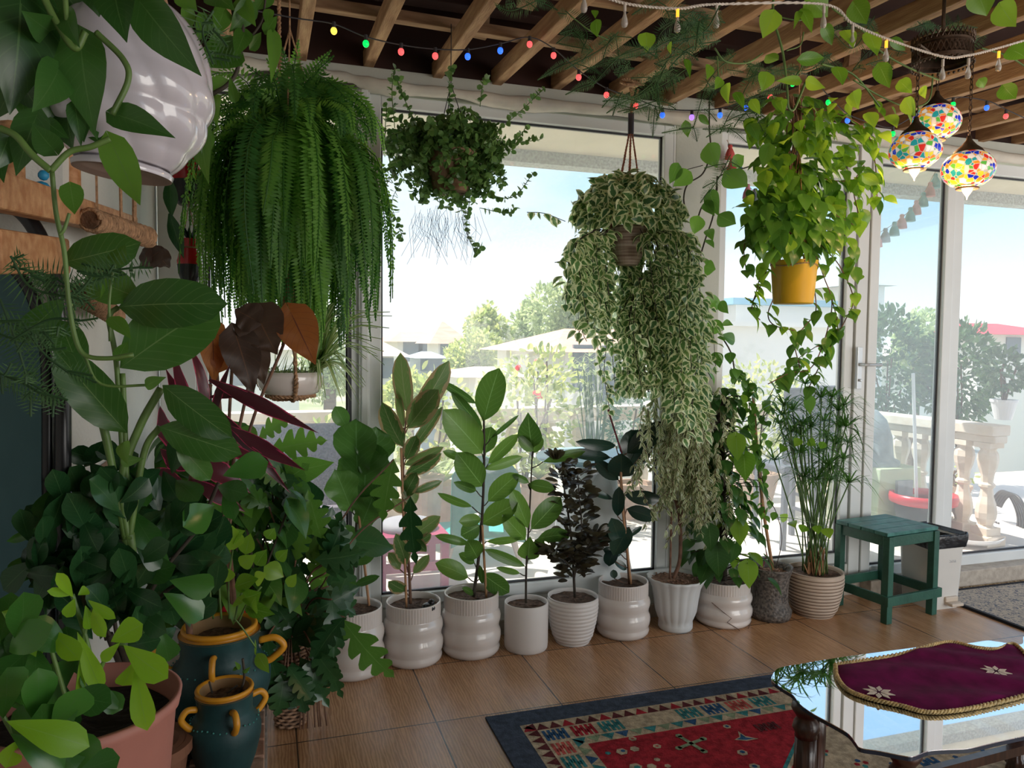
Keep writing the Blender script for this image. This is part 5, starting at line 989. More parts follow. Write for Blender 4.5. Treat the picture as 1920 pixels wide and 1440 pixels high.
cloud(1490, 420, 84, 64, 210, .055, .09, 2.45, .15, .25); cloud(1490, 320, 66, 78, 135, .055, .085, 2.45, .12, .35); cloud(1485, 230, 80, 50, 95, .05, .07, 2.45, .12, .6); cloud(1590, 350, 40, 75, 60, .04, .065, 2.5, .1, .5); cloud(1425, 400, 32, 60, 45, .05, .07, 2.42, .1, .2); cloud(1570, 250, 75, 45, 55, .045, .065, 2.5, .1, .8)
def hv(P, Y0, s, step, br=.3, sh='heart'):
    sp = spline(path(P, Y0), 60); S_.tube(sp, .0022, 5); acc = 0
    for i in range(1, len(sp)):
        acc += np.linalg.norm(sp[i]-sp[i-1])
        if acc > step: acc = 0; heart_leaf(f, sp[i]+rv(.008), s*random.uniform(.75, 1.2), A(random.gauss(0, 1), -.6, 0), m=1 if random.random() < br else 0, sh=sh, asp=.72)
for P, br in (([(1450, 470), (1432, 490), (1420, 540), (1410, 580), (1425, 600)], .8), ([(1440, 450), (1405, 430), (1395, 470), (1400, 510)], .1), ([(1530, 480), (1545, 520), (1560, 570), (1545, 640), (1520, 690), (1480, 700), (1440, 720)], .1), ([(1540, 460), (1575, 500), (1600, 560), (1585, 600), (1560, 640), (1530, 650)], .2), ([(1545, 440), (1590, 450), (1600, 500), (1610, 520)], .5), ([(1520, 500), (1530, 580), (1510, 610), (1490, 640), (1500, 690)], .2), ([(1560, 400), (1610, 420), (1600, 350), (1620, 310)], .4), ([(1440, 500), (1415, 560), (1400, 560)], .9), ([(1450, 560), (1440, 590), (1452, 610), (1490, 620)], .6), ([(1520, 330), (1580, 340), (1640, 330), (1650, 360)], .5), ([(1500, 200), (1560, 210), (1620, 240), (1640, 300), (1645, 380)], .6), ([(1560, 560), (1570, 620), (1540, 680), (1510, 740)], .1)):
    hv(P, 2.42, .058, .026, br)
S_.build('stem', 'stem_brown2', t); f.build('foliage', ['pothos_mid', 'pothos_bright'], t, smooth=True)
# ---- ceiling pothos, big leaves on long green stems
t = thing('ceiling_vine', ay(1470, 60, 1.95), 'bright pothos vine strung through the rafters above the yellow pot', 'vine'); S_ = MB(); f = MB(); random.seed(70); CY = 1.98
for P, r_ in (([(1452, -20), (1450, 30), (1468, 100), (1476, 170), (1478, 200), (1488, 206), (1502, 175), (1510, 155)], .0038), ([(1452, 30), (1500, 38), (1520, 25), (1560, -10)], .002), ([(1475, 95), (1500, 85), (1507, 60)], .002), ([(1476, 150), (1495, 140), (1508, 115)], .002), ([(1560, 15), (1620, 60), (1650, 95), (1700, 125), (1760, 150)], .003), ([(1340, 90), (1360, 115), (1400, 118), (1430, 100)], .0025), ([(1345, 105), (1345, 160), (1320, 165)], .002), ([(1070, 30), (1110, 60), (1140, 75)], .0018), ([(1600, 150), (1650, 180), (1700, 200), (1740, 190), (1750, 140)], .0025), ([(1840, 90), (1890, 105), (1930, 130)], .003), ([(1540, 120), (1600, 140), (1650, 200)], .003)): S_.tube(spline(path(P, CY), 40), r_, 6)
CL = [(1448, 28, 1430, 72, 42), (1500, 22, 1488, 55, 14), (1505, 20, 1522, 62, 22), (1520, 0, 1552, 32, 48), (1498, 112, 1545, 108, 26), (1500, 152, 1455, 152, 18), (1515, 152, 1548, 165, 24), (1437, 142, 1428, 172, 32), (1362, 160, 1366, 196, 20), (1212, 68, 1212, 98, 34), (1118, 42, 1120, 70, 22), (1115, 20, 1116, 35, 14), (1256, 80, 1258, 102, 10), (1286, 112, 1294, 148, 13), (1330, 125, 1325, 150, 18), (1350, 150, 1340, 168, 20), (1440, 105, 1460, 112, 22), (1604, 10, 1625, 45, 42), (1630, 65, 1645, 105, 30), (1672, 75, 1698, 95, 20), (1650, 125, 1668, 165, 34), (1690, 155, 1710, 175, 28), (1700, 190, 1716, 218, 28), (1730, 165, 1735, 185, 16), (1835, -8, 1850, 30, 50), (1880, 15, 1905, 50, 46), (1900, 95, 1925, 110, 40), (1885, 165, 1905, 185, 34), (1838, 152, 1845, 165, 20), (1545, 50, 1560, 85, 24), (1585, 60, 1600, 90, 26), (1570, 130, 1580, 160, 26), (1600, 175, 1610, 205, 30), (1630, 215, 1640, 240, 26), (1668, 218, 1682, 240, 22), (1655, 250, 1672, 270, 20), (1620, 330, 1650, 345, 22), (1380, 175, 1395, 205, 18), (1410, 190, 1425, 215, 20), (1465, 190, 1470, 215, 22)]
pl(f, CL, CY-.03, 'heart', jit=.05, wob=35)
for P in ([(1560, 200), (1600, 190), (1660, 200), (1720, 205)], [(1600, 250), (1650, 280), (1640, 340), (1660, 380)]):
    for q in spline(path(P, 2.3), 24)[::2]: heart_leaf(f, q+rv(.015), random.uniform(.04, .06), A(random.gauss(0, 1), -.6, 0), asp=.72)
S_.build('stem', 'stem_gn', t, smooth=True); f.build('foliage', 'pothos_bright', t, smooth=True)
# ---- asparagus fern threaded through the rafters
def aspspray(b, P, Y0, w=.035, n=26, gap=.006): frond(b, spline(path(P, Y0), n), w, .0022, gap, nrm(CAM-ay(P[0][0], P[0][1], Y0))+rv(.25), taper=.6)
def asp(label, sprays, Y0, sp_=8, bushx=0):
    t = thing('asparagus_fern', ay(sprays[0][0][0], sprays[0][0][1], Y0), label, 'fern'); b = MB()
    for P in sprays:
        aspspray(b, P, Y0+random.uniform(-.08, .08))
        for _ in range(sp_):
            i = random.random(); x = P[0][0]*(1-i)+P[-1][0]*i; y = P[0][1]*(1-i)+P[-1][1]*i; dx, dy = random.gauss(0, 30), random.gauss(8, 18); aspspray(b, [(x, y), (x+dx*.5, y+dy*.4), (x+dx, y+dy)], Y0+random.uniform(-.1, .1), .02, 10, .005)
    b.build('foliage', 'asparagus_green', t); return t
random.seed(5)
asp('feathery asparagus fern hanging in wisps around the rope knot of the variegated plant', [[(1250, 130), (1190, 180), (1130, 190)], [(1240, 80), (1170, 100), (1110, 160)], [(1300, 120), (1240, 160), (1185, 185)], [(1180, 205), (1230, 190), (1262, 196)], [(1160, 60), (1130, 90), (1060, 130)]], 2.35, 9)
asp('asparagus fern wisps at the top right of centre between the teardrop bulbs', [[(1300, 20), (1240, 60), (1230, 110)], [(1340, 60), (1280, 80), (1240, 130)], [(1350, 10), (1320, 60), (1260, 80)], [(1230, 0), (1290, 40), (1320, 90)]], 1.95, 12)
asp('asparagus fern between the ceiling vine and the pillar', [[(1380, 100), (1330, 150), (1300, 240)], [(1420, 130), (1390, 190), (1420, 240)], [(1440, 180), (1380, 200), (1350, 250)], [(1500, 140), (1450, 150), (1400, 120)], [(1560, 100), (1520, 130), (1480, 130)]], 2.45, 13)
asp('asparagus fern wisps high above the trailing jade plant', [[(1010, 0), (960, 20), (930, 10)], [(1060, 20), (1100, 60), (1090, 100)], [(1370, 290), (1350, 330), (1330, 360)]], 2.3, 5)
asp('asparagus fern tangled around the brass hanging lamp', [[(1720, 40), (1760, 70), (1800, 60)], [(1640, 30), (1600, 90), (1560, 60)], [(1850, 60), (1800, 100), (1760, 110)], [(1700, 100), (1640, 90), (1600, 130)]], 2.2, 9)
# ============================================================ lamps and lights in the ceiling
mat('bronze', (.10, .065, .045), .5, metal=.7, var=.3, scale=40)
def mosaic():
    m, n, b, out = base('mosaic_glass'); N = n.nodes.new; Lk = n.links.new; t = N('ShaderNodeTexCoord'); v = N('ShaderNodeTexVoronoi'); v.inputs['Scale'].default_value = 62; Lk(t.outputs['Object'], v.inputs[0])
    e_ = N('ShaderNodeTexVoronoi'); e_.feature = 'DISTANCE_TO_EDGE'; e_.inputs['Scale'].default_value = 62; Lk(t.outputs['Object'], e_.inputs[0])
    s = N('ShaderNodeSeparateXYZ'); Lk(v.outputs['Color'], s.inputs[0]); r = N('ShaderNodeValToRGB'); r.color_ramp.interpolation = 'CONSTANT'; E_ = r.color_ramp.elements
    cs = [(.01, .03, .45), (.8, .25, .02), (.75, .62, .5), (.02, .3, .3), (.65, .03, .02), (.75, .6, .03), (.8, .72, .62), (.85, .35, .04), (.1, .4, .05), (.7, .65, .6)]
    E_[0].position = 0; E_[0].color = (*cs[0], 1); E_[1].position = .1; E_[1].color = (*cs[1], 1)
    for i in range(2, 10): q = E_.new(i*.1); q.color = (*cs[i], 1)
    Lk(s.outputs[0], r.inputs[0]); g = N('ShaderNodeMath'); g.operation = 'LESS_THAN'; g.inputs[1].default_value = .05; Lk(e_.outputs['Distance'], g.inputs[0])
    x = N('ShaderNodeMix'); x.data_type = 'RGBA'; Lk(g.outputs[0], x.inputs[0]); Lk(r.outputs[0], x.inputs[6]); x.inputs[7].default_value = (.55, .45, .35, 1)
    Lk(x.outputs[2], b.inputs['Base Color']); Lk(x.outputs[2], b.inputs['Emission Color']); b.inputs['Emission Strength'].default_value = .24; b.inputs['Roughness'].default_value = .2
mosaic(); mat('lamp_glow', (1, .8, .5), .5, emis=(1, .62, .28), es=3.5)
LY = 2.0; LC = ay(1767, 95, LY+.05); t = thing('mosaic_chandelier', LC, 'pierced bronze ceiling lamp with three lit mosaic glass globes', 'chandelier'); mr = .092
b = MB(); b.lathe([(.001, .035), (mr*.6, .04), (mr*.95, .032), (mr, .02), (mr, .012), (mr*.93, .008), (mr*.95, -.025), (mr*1.02, -.032), (mr*1.02, -.042), (mr*.9, -.045)], LC, 48, rf=lambda a, i: 1+0*a); b.build('canopy', 'bronze', t, smooth=False)
b = MB()
for k in range(36):
    a = k*math.pi/18
    for a2 in (a+.14, a-.14): b.tube([LC+A(mr*1.03*math.cos(a), mr*1.03*math.sin(a), .045), LC+A(mr*1.03*math.cos(a2), mr*1.03*math.sin(a2), .018)], .0022, 4)
    b.ball(LC+A(mr*1.03*math.cos(a), mr*1.03*math.sin(a), -.05), .005, 6)
    for a2 in (a+.17, a-.17): b.tube([LC+A(mr*1.0*math.cos(a), mr*1.0*math.sin(a), .006), LC+A(mr*1.0*math.cos(a2), mr*1.0*math.sin(a2), -.03)], .0018, 4)
b.build('filigree_band', 'bronze', t)
b = MB(); b.tube([LC+A(0, 0, .04), A(LC[0], LC[1], 2.66)], .006, 6); b.build('hanging_rod', 'bronze', t)
def chain(b, p, q, r=.009):
    p = np.asarray(p); q = np.asarray(q); n = int(np.linalg.norm(q-p)/.016); d = nrm(q-p); u = nrm(np.cross(d, A(1, .2, 0))); w = np.cross(d, u)
    for i in range(n):
        c = p+(q-p)*(i+.5)/n; s_ = u if i % 2 else w; b.tube([c+s_*r*.55*math.cos(a)+d*r*1.15*math.sin(a) for a in np.linspace(0, 6.283, 9)], .0018, 4)
for px, py, wpx, yy in ((1716, 283, 92, LY-.05), (1755, 230, 86, LY+.12), (1815, 318, 92, LY-.02)):
    c = ay(px, py, yy); r = pxw(wpx, c)/2; g = MB(); pr = [(.34, -.78), (.42, -.74), (.62, -.66), (.85, -.45), (.98, -.18), (1.0, .05), (.93, .32), (.75, .58), (.5, .74), (.34, .80)]
    g.lathe([(a*r, z*r*.92) for a, z in pr], c, 40); o = g.build('globe', 'mosaic_glass', t, smooth=True, loc=c)
    g = MB(); g.lathe([(.40*r, -.72*r), (.44*r, -.76*r), (.40*r, -.80*r), (.36*r, -.74*r)], c, 30); g.build('globe_ring', 'lamp_glow' if 0 else 'bronze', o)
    g = MB(); g.lathe([(.58*r, .66*r), (.50*r, .78*r), (.30*r, .95*r), (.12*r, 1.18*r), (.08*r, 1.35*r), (.001, 1.37*r)], c, 24, rf=lambda a, i: 1+.03*np.cos(14*a)); g.build('cap', 'bronze', o, smooth=True)
    g = MB(); g.lathe([(.001, -1.20*r), (.03*r, -1.1*r), (.16*r, -.90*r), (.22*r, -.7*r), (.16*r, -.45*r), (.1*r, -.3*r), (.001, -.28*r)], c, 16); g.build('bulb', 'lamp_glow', o, smooth=True)
    cp = LC+A((c-LC)[0]*.75, (c-LC)[1]*.75, 0); k = nrm((c-LC)*A(1, 1, 0)); ea = LC+k*mr*.9+A(0, 0, -.04); g = MB(); chain(g, c+A(0, 0, r*1.35), A(c[0], c[1], LC[2]-.045) if np.linalg.norm((c-LC)[:2]) < mr else A(c[0], c[1], LC[2]-.04)); 
    g.tube([A(c[0], c[1], LC[2]-.04), LC+k*mr*.8+A(0, 0, -.035)], .003, 5); g.build('chain', 'bronze', o)
    ld = bpy.data.lights.new('globe_light', 'POINT'); ld.energy = 1.6; ld.color = (1, .6, .3); ld.shadow_soft_size = .02; lo = bpy.data.objects.new('globe_light', ld); S.collection.objects.link(lo); lo.location = Vector(c-A(0, 0, r*1.28))
# coloured string lights
BC = {'y': ((.55, .40, .05), 'yellow'), 'g': ((.0, .50, .06), 'green'), 'r': ((.75, .06, .06), 'red'), 'b': ((.02, .10, .85), 'blue'), 'p': ((.25, .12, .8), 'violet')}
for k, (c, n_) in BC.items(): mat('bulb_'+n_, c, .3, emis=c, es=1.1)
pts = [(626, 58, 'y'), (686, 82, 'g'), (752, 97, 'r'), (816, 105, 'r'), (877, 106, 'b'), (938, 95, 'b'), (993, 83, 'r'), (1038, 104, 'r'), (1085, 145, 'r'), (1137, 178, 'r'), (1192, 198, 'r'), (1242, 216, 'b'), (1297, 220, 'p'), (1350, 216, 'b'), (1398, 202, 'b'), (1444, 182, 'r'), (1486, 157, 'g'), (1516, 154, 'r'), (1553, 192, 'g'), (1589, 226, 'b'), (1634, 243, 'r'), (1674, 251, 'g'), (1730, 220, 'r'), (1787, 196, 'g'), (1850, 202, 'b'), (1886, 218, 'r')]
SY = 2.98; t = thing('string_lights', ay(1240, 205, SY), 'black string of small round coloured bulbs draped along the rafters', 'string lights')
def sy(px): return SY-.0004*abs(px-1240)
Pw = [ay(480, 20, sy(480)), ay(560, 35, sy(560))]+[ay(x, y-13, sy(x)) for x, y, c in pts]+[ay(1950, 235, 2.75)]
b = MB(); b.tube(spline(Pw, 200), .0025, 5); b.build('cable', 'gasket', t)
for x, y, c in pts:
    q = ay(x, y, sy(x)); r = .0115; b = MB(); b.ball(q, r, 12, sq=(1, 1, 1.15)); o = b.build('bulb', 'bulb_'+BC[c][1], t, smooth=True); o['label'] = BC[c][1]+' bulb'; b = MB(); b.tube([q+A(0, 0, .009), q+A(0, 0, .03)], .007, 8); b.build('socket', 'gasket', o)
# clear teardrop lights
mat('clear_bulb', (.80, .74, .68), .08, trans=.55); mat('clear_cord', (.62, .55, .48), .4); mat('amber_bulb', (.8, .35, .03), .3, emis=(.9, .4, .03), es=.8)
tp = [(1095, 12, 0), (1171, 40, 0), (1270, 50, 1), (1343, 42, 0), (1544, 42, 0), (1598, 78, 0), (1661, 106, 1), (1767, 140, 0), (1815, 138, 0), (1872, 124, 1)]
TY = 1.9; t = thing('string_lights', ay(1270, 10, TY), 'clear cord of teardrop glass lights hanging along the top edge', 'string lights'); b = MB()
cp = [ay(x, y-34, TY) for x, y, k in tp]; rope(b, [ay(1040, -40, TY)]+cp+[ay(1940, 70, TY)], .0035, 300, .02); b.build('cord', 'clear_cord', t)
for x, y, k in tp:
    q = ay(x, y, TY); b = MB(); b.lathe([(.001, -.017), (.007, -.014), (.0095, -.006), (.008, .004), (.004, .018), (.0028, .030), (.0028, .045)], q, 12); o = b.build('bulb', 'clear_bulb', t, smooth=True)
    b = MB(); b.tube([q+A(0, 0, .026), q+A(0, 0, .047)], .0045, 8); b.build('socket', 'amber_bulb' if k else 'clear_cord', o)
# tassel garlands
TC = {'opink': (.80, .50, .52), 'oteal': (.30, .55, .56), 'ogrey': (.42, .50, .56), 'ocoral': (.80, .38, .38), 'coral': (.62, .10, .09), 'pink': (.55, .22, .26), 'teal': (.05, .20, .22), 'grey': (.16, .20, .25), 'magenta': (.55, .03, .16), 'crimson': (.55, .02, .05)}
for k, c in TC.items(): mat('yarn_'+k, c, .95, bump=.4, bscale=200)
def garland(label, P, tas, Y0, s=1.0):
    t = thing('tassel_garland', ay(P[0][0], P[0][1], Y0), label, 'garland'); b = MB(); b.tube(spline(path(P, Y0), 40), .0016, 5); b.build('cord', 'twine', t)
    for x, y, c in tas:
        q = ay(x, y, Y0); u = s*pxw(9, q); b = MB(); b.lathe([(.001, 1.4*u), (.35*u, 1.35*u), (.5*u, 1.0*u), (.38*u, .65*u), (.55*u, .45*u), (.85*u, -.4*u), (1.0*u, -1.5*u), (.9*u, -1.6*u), (.001, -1.45*u)], q, 28, rf=lambda a, i: 1+(.09*np.cos(13*a) if i > 4 else 0)); o = b.build('tassel', 'yarn_'+c, t, smooth=True); o['label'] = c.lstrip('o')+' tassel' if c != 'oteal' else 'teal tassel'
garland('tassel garland of red, pink and grey hanging in the corner right of the pillar', [(1363, 262), (1375, 290), (1380, 320), (1400, 345), (1430, 375)], [(1369, 284, 'coral'), (1372, 308, 'crimson'), (1388, 325, 'teal'), (1402, 358, 'pink'), (1416, 366, 'grey'), (1424, 386, 'magenta')], 3.50)
garland('long garland of pink, teal and grey tassels outside behind the door glass', [(1620, 450), (1660, 430), (1700, 400), (1730, 365), (1752, 325), (1770, 300)], [(1627, 460, 'opink'), (1645, 449, 'ocoral'), (1660, 440, 'ogrey'), (1677, 428, 'oteal'), (1691, 414, 'opink'), (1707, 401, 'oteal'), (1718, 388, 'opink'), (1731, 373, 'oteal'), (1744, 354, 'ocoral'), (1754, 338, 'oteal')], 3.72)
# ============================================================ left side: brick ledge, vessels, mirror, shelves
b = MB(); random.seed(2); y = .9; k = 0
while y < 2.95:
    for i, (xa, xb) in enumerate(((-.245, -.02), (-.47, -.255), (-.70, -.48), (-.93, -.71), (-1.16, -.94))):
        if y > 1.93 and xa < -.46: continue
        b.b2((max(xa, WX0+.002) if y > 1.93 else xa, y, .0), (xb, min(y+.095, 2.95), .115+random.uniform(0, .004)))
    y += .107
struct(b, 'ledge_brick', 'brick', bevel=.004, loc=(-.2, 2, 0))
b = MB(); b.b2((-1.19, .9, 0), (-.012, 1.99, .100)); b.b2((WX0+.001, 1.99, 0), (-.012, 2.955, .100)); struct(b, 'ledge_base', 'mortar')
b = MB(); b.b2((WX0, 2.08, .98), (WX0+.05, 2.45, 1.10)); struct(b, 'wall_brick', 'brick', bevel=.006)
b = MB(); b.b2((WX0, 2.06, .80), (WX0+.06, 2.62, .90)); struct(b, 'wall_timber', 'stem_brown2', bevel=.006)
mat('teal_clay', (.004, .032, .034), .55, var=.25, scale=8, bump=.1, bscale=60, col2=(.007, .055, .055)); mat('ochre_paint', (.62, .27, .015), .45, var=.12, scale=10); mat('dot_paint', (.05, .25, .22), .6); mat('clay_inner', (.30, .18, .08), .8)
def amphora(label, c, h, rr, rb, handles):
    t = thing('amphora_pot', c, label, 'amphora'); b = MB()
    pr = [(.001, 0), (.42*rb, 0), (.45*rb, .02*h), (.62*rb, .18*h), (.85*rb, .38*h), (.99*rb, .56*h), (1.0*rb, .64*h), (.93*rb, .71*h), (.80*rb, .76*h), (.76*rb, .80*h), (.77*rb, .90*h), (.80*rb, .955*h)]; b.lathe(pr, c, 56); b.build('body', 'teal_clay', t, smooth=True)
    b = MB(); b.lathe([(.80*rb, .945*h), (.88*rr, .955*h), (1.0*rr, .965*h), (1.03*rr, .985*h), (1.0*rr, 1.0*h), (.93*rr, 1.003*h), (.86*rr, .985*h)], c, 56); b.build('rim', 'ochre_paint', t, smooth=True)
    b = MB(); b.lathe([(.86*rr, .985*h), (.80*rr, .93*h), (.80*rr, .8*h)], c, 40); b.build('neck_lining', 'clay_inner', t, smooth=True)
    for a, big in handles:
        a = math.radians(a); o = A(math.cos(a), math.sin(a), 0); b = MB(); R_ = .045*(h/.3)**.5 if big else .03
        b.tube(spline([c+o*.77*rb+A(0, 0, .86*h), c+o*(.77*rb+R_*.9)+A(0, 0, .87*h), c+o*(.80*rb+R_*1.3)+A(0, 0, .80*h), c+o*(.93*rb+R_*.3)+A(0, 0, .72*h), c+o*(.92*rb)+A(0, 0, .70*h)], 20), .0095 if not big else .0115, 8); b.build('handle', 'ochre_paint', t, smooth=True)
    b = MB()
    for k in range(34): a = k*2*math.pi/34; b.ball(c+A(.925*rb*math.cos(a), .925*rb*math.sin(a), .722*h+.004*math.cos(6*a)), .0028, 6)
    b.build('dot_band', 'dot_paint', t); s_ = soil_disc(t, c, .79*rr, h*.90); return t, s_
LZ = .119
c1 = ay(412, 1170, 2.52); c1 = A(c1[0], c1[1], LZ); h1 = ay(412, 1170, 2.52)[2]-LZ; r1_ = pxw(66, ay(412, 1170, 2.52)); tA, sA = amphora('large dark teal amphora with ochre rim and handles, pothos cuttings inside', c1, h1, r1_, r1_*1.38, ((-5, True), (-95, False), (180, True)))
c2_ = ay(421, 1287, 2.30); h2 = c2_[2]-LZ; c2_ = A(c2_[0], c2_[1], LZ); r2_ = pxw(51, ay(421, 1287, 2.30)); tB, sB = amphora('small dark teal amphora with ochre rim standing in front of the large one', c2_, h2, r2_, r2_*1.28, ((20, False), (-72, False), (200, False)))
random.seed(81); S_ = MB(); f = MB()
for bx, by, ex, ey in ((430, 1160, 440, 1010), (415, 1160, 420, 1020), (440, 1165, 470, 1080), (400, 1160, 400, 1050), (448, 1165, 490, 1100)): S_.tube(spline(path([(bx, by), ((bx+ex)/2-6, (by+ey)/2), (ex, ey)], 2.5), 14), .0035, 6)
L = [(410, 1010, 400, 985, 34), (440, 1030, 435, 985, 34), (420, 1050, 408, 1010, 32), (450, 1060, 480, 1040, 30), (480, 1060, 500, 1030, 30), (495, 1062, 532, 1082, 38), (540, 1100, 556, 1076, 22), (440, 1100, 485, 1085, 34), (460, 1120, 490, 1110, 40), (470, 1140, 480, 1118, 36), (455, 1130, 445, 1120, 34), (460, 1138, 516, 1152, 30), (430, 1090, 415, 1060, 30), (460, 1040, 470, 1000, 30), (500, 1010, 515, 990, 26), (520, 1050, 540, 1030, 24), (450, 1180, 480, 1235, 26), (482, 1225, 505, 1262, 24), (400, 1090, 385, 1060, 30), (432, 1010, 460, 995, 28), (478, 1090, 500, 1075, 26)]
pl(f, L, 2.46, 'ovate', wob=35); S_.tube(spline(path([(440, 1160), (455, 1178), (480, 1215)], 2.4), 10), .0025, 5); S_.build('stem', 'stem_gn', tA, smooth=True); f.build('foliage', 'pothos_bright', tA, smooth=True)
S_ = MB(); f = MB(); S_.tube(spline(path([(450, 1300), (458, 1270), (455, 1235)], 2.30), 10), .004, 6); S_.tube(path([(398, 1300), (392, 1278)], 2.3), .003, 5); S_.tube(path([(425, 1300), (445, 1285)], 2.3), .003, 5); pl(f, [(450, 1255, 440, 1240, 8), (455, 1262, 470, 1250, 8), (446, 1250, 436, 1258, 7)], 2.30, 'ovate'); S_.build('stem', 'stem_dark', tB); f.build('foliage', 'pothos_mid', tB)
# red bowl behind
q = ay(412, 1122, 2.83); b = MB(); t = thing('red_planter', (q[0], q[1], LZ), 'glossy red planter half hidden behind the large teal amphora', 'planter'); rr_ = min(pxw(62, q), .13); b.lathe([(.001, 0), (rr_*.7, 0), (rr_, q[2]-LZ-.02), (rr_*1.08, q[2]-LZ-.015), (rr_*1.08, q[2]-LZ+.01), (rr_*.95, q[2]-LZ+.01), (rr_*.9, q[2]-LZ-.03), (.001, q[2]-LZ-.04)], (q[0], q[1], LZ), 40); b.build('pot', 'red_plastic', t, smooth=True)
# pink pot with lime green succulent shrub
mat('soil_dark', (.012, .009, .007), .95, bump=.6, bscale=60); mat('terracotta_dark', (.20, .085, .045), .85); mat('pink_plastic', (.42, .17, .13), .6, var=.06, scale=6)
PY = 1.62; q = ay(150, 1315, PY); PR = pxw(168, q); PC = A(q[0], q[1], LZ); PH = q[2]-LZ; t = thing('potted_shrub', PC, 'lime green leaved shrub in a wide faceted pink pot at the lower left', 'potted plant')
b = MB(); b.lathe([(.001, 0), (.62*PR, 0), (.66*PR, .02), (.97*PR, PH-.03), (1.02*PR, PH-.02), (1.03*PR, PH), (.98*PR, PH+.002), (.94*PR, PH-.03), (.90*PR, PH-.1)], PC, 96, rf=lambda a, i: 1+(.018*np.abs(np.sin(7*a)) if 1 < i < 5 else .018)); b.build('pot', 'pink_plastic', t, smooth=True); soil_disc(t, PC, .93*PR, PH-.045, 'soil_dark')
f = MB(); S_ = MB(); random.seed(90)
LL = [(73, 1172, 3, 1147, 24), (130, 1117, 88, 1108, 17), (137, 1120, 106, 1074, 22), (146, 1116, 165, 1104, 20), (140, 1122, 125, 1158, 24), (160, 1135, 168, 1180, 22), (175, 1140, 198, 1195, 24), (165, 1125, 217, 1160, 20), (208, 1203, 268, 1170, 48), (232, 1210, 315, 1272, 50), (252, 1240, 230, 1286, 36), (255, 1245, 276, 1370, 42), (92, 1180, 150, 1238, 38), (145, 1185, 190, 1296, 34), (150, 1235, 155, 1330, 20), (15, 1355, 168, 1398, 60), (75, 1185, 20, 1310, 30), (225, 1205, 190, 1240, 22), (100, 1175, 60, 1230, 26), (30, 1390, 10, 1440, 40)]
pl(f, LL, PY-.14, 'obov', wob=20, m=0, jit=.05); pl(f, [(150, 1232, 22, 1325, 92), (260, 1395, 130, 1425, 60), (60, 1250, -20, 1290, 60), (120, 1440, 60, 1400, 60), (200, 1440, 250, 1410, 50), (100, 1290, 60, 1240, 40), (200, 1300, 150, 1260, 40), (40, 1220, 0, 1200, 50), (170, 1290, 230, 1330, 40), (10, 1420, 80, 1460, 90), (230, 1330, 180, 1300, 30)], PY-.10, 'obov', m=1)
for _ in range(30): x, y = random.uniform(-40, 150), random.uniform(1200, 1420); a = random.uniform(0, 6.28); pl(f, [(x, y, x+95*math.cos(a), y+95*math.sin(a), 58)], PY-(random.uniform(.0, .2) if y < 1290 else random.uniform(.26, .38)), 'obov', m=1, wob=45)
pl(f, [(12, 1352, 168, 1400, 62, 0)], PY-.46, 'obov', m=0, wob=5); pl(f, [(20, 1375, 120, 1445, 50, 0), (150, 1445, 225, 1420, 50, 0)], PY-.44, 'obov', m=1, wob=5)
for P in ([(150, 1330), (170, 1240), (140, 1130), (135, 1115)], [(160, 1330), (200, 1230), (230, 1208), (250, 1240)], [(130, 1330), (90, 1200), (78, 1172)], [(140, 1340), (160, 1180), (180, 1135)], [(40, 1400), (10, 1350), (-10, 1300)]): S_.tube(spline(path(P, PY-.13), 20), .004, 6)
S_.build('stem', 'stem_gn', t, smooth=True); f.build('foliage', ['lime_leaf', 'peperomia'], t, smooth=True)
# dark obovate shrub
def ledge_pot(t, q, TR, m, sm, starts):
    q = np.array(q); q[0] = max(q[0], WX0+TR*1.1+.005 if q[1] > 1.9 else -2); h = .22; b = MB(); b.lathe([(.001, 0), (.7*TR, 0), (.95*TR, h-.03), (1.05*TR, h-.03), (1.05*TR, h), (.9*TR, h), (.001, h-.03)], (q[0], q[1], LZ), 36); b.build('pot', m, t)
    b = MB(); s0 = A(q[0], q[1], LZ+h-.04)
    for k, e_ in enumerate(starts): b.tube(spline([s0+A(.012*k, .01*(k % 2), 0), (s0+e_)/2+A(.02, 0, -.03), e_+A(0, 0, .01)], 14), .010, 8)
    b.build('trunk', sm, t, smooth=True)
t = thing('potted_rubber_shrub', ay(230, 1290, 2.02)*A(1, 1, 0)+A(0, 0, LZ), 'dark glossy shrub with thick oval leaves between the mirror and the teal amphora', 'potted plant')
ledge_pot(t, ay(225, 1215, 2.25), .11, 'terracotta_dark', 'stem_dark', [ay(x, 1198, 1.97) for x in (205, 222, 245)])
f = MB(); S_ = MB(); random.seed(14)
L9 = [(207, 982, 232, 877, 48, 0), (418, 892, 503, 866, 52, 0), (408, 912, 466, 928, 42), (402, 948, 343, 988, 60), (245, 955, 293, 1032, 48), (290, 995, 300, 1090, 38), (318, 1088, 402, 1100, 50), (306, 1112, 381, 1160, 46), (100, 915, 84, 975, 46), (118, 915, 158, 968, 26), (128, 925, 103, 876, 28), (88, 985, 12, 1015, 18), (180, 1000, 150, 1090, 56), (200, 1010, 225, 1090, 40), (250, 1080, 330, 1060, 50), (190, 925, 200, 990, 26), (270, 905, 240, 870, 30), (262, 890, 275, 950, 26), (300, 1180, 316, 1240, 46), (330, 900, 372, 940, 46), (120, 1000, 95, 960, 30), (60, 1040, 20, 1090, 44), (110, 1050, 60, 1080, 40), (420, 920, 440, 975, 30)]
pl(f, L9, 1.92, 'obov', wob=25, jit=.08)
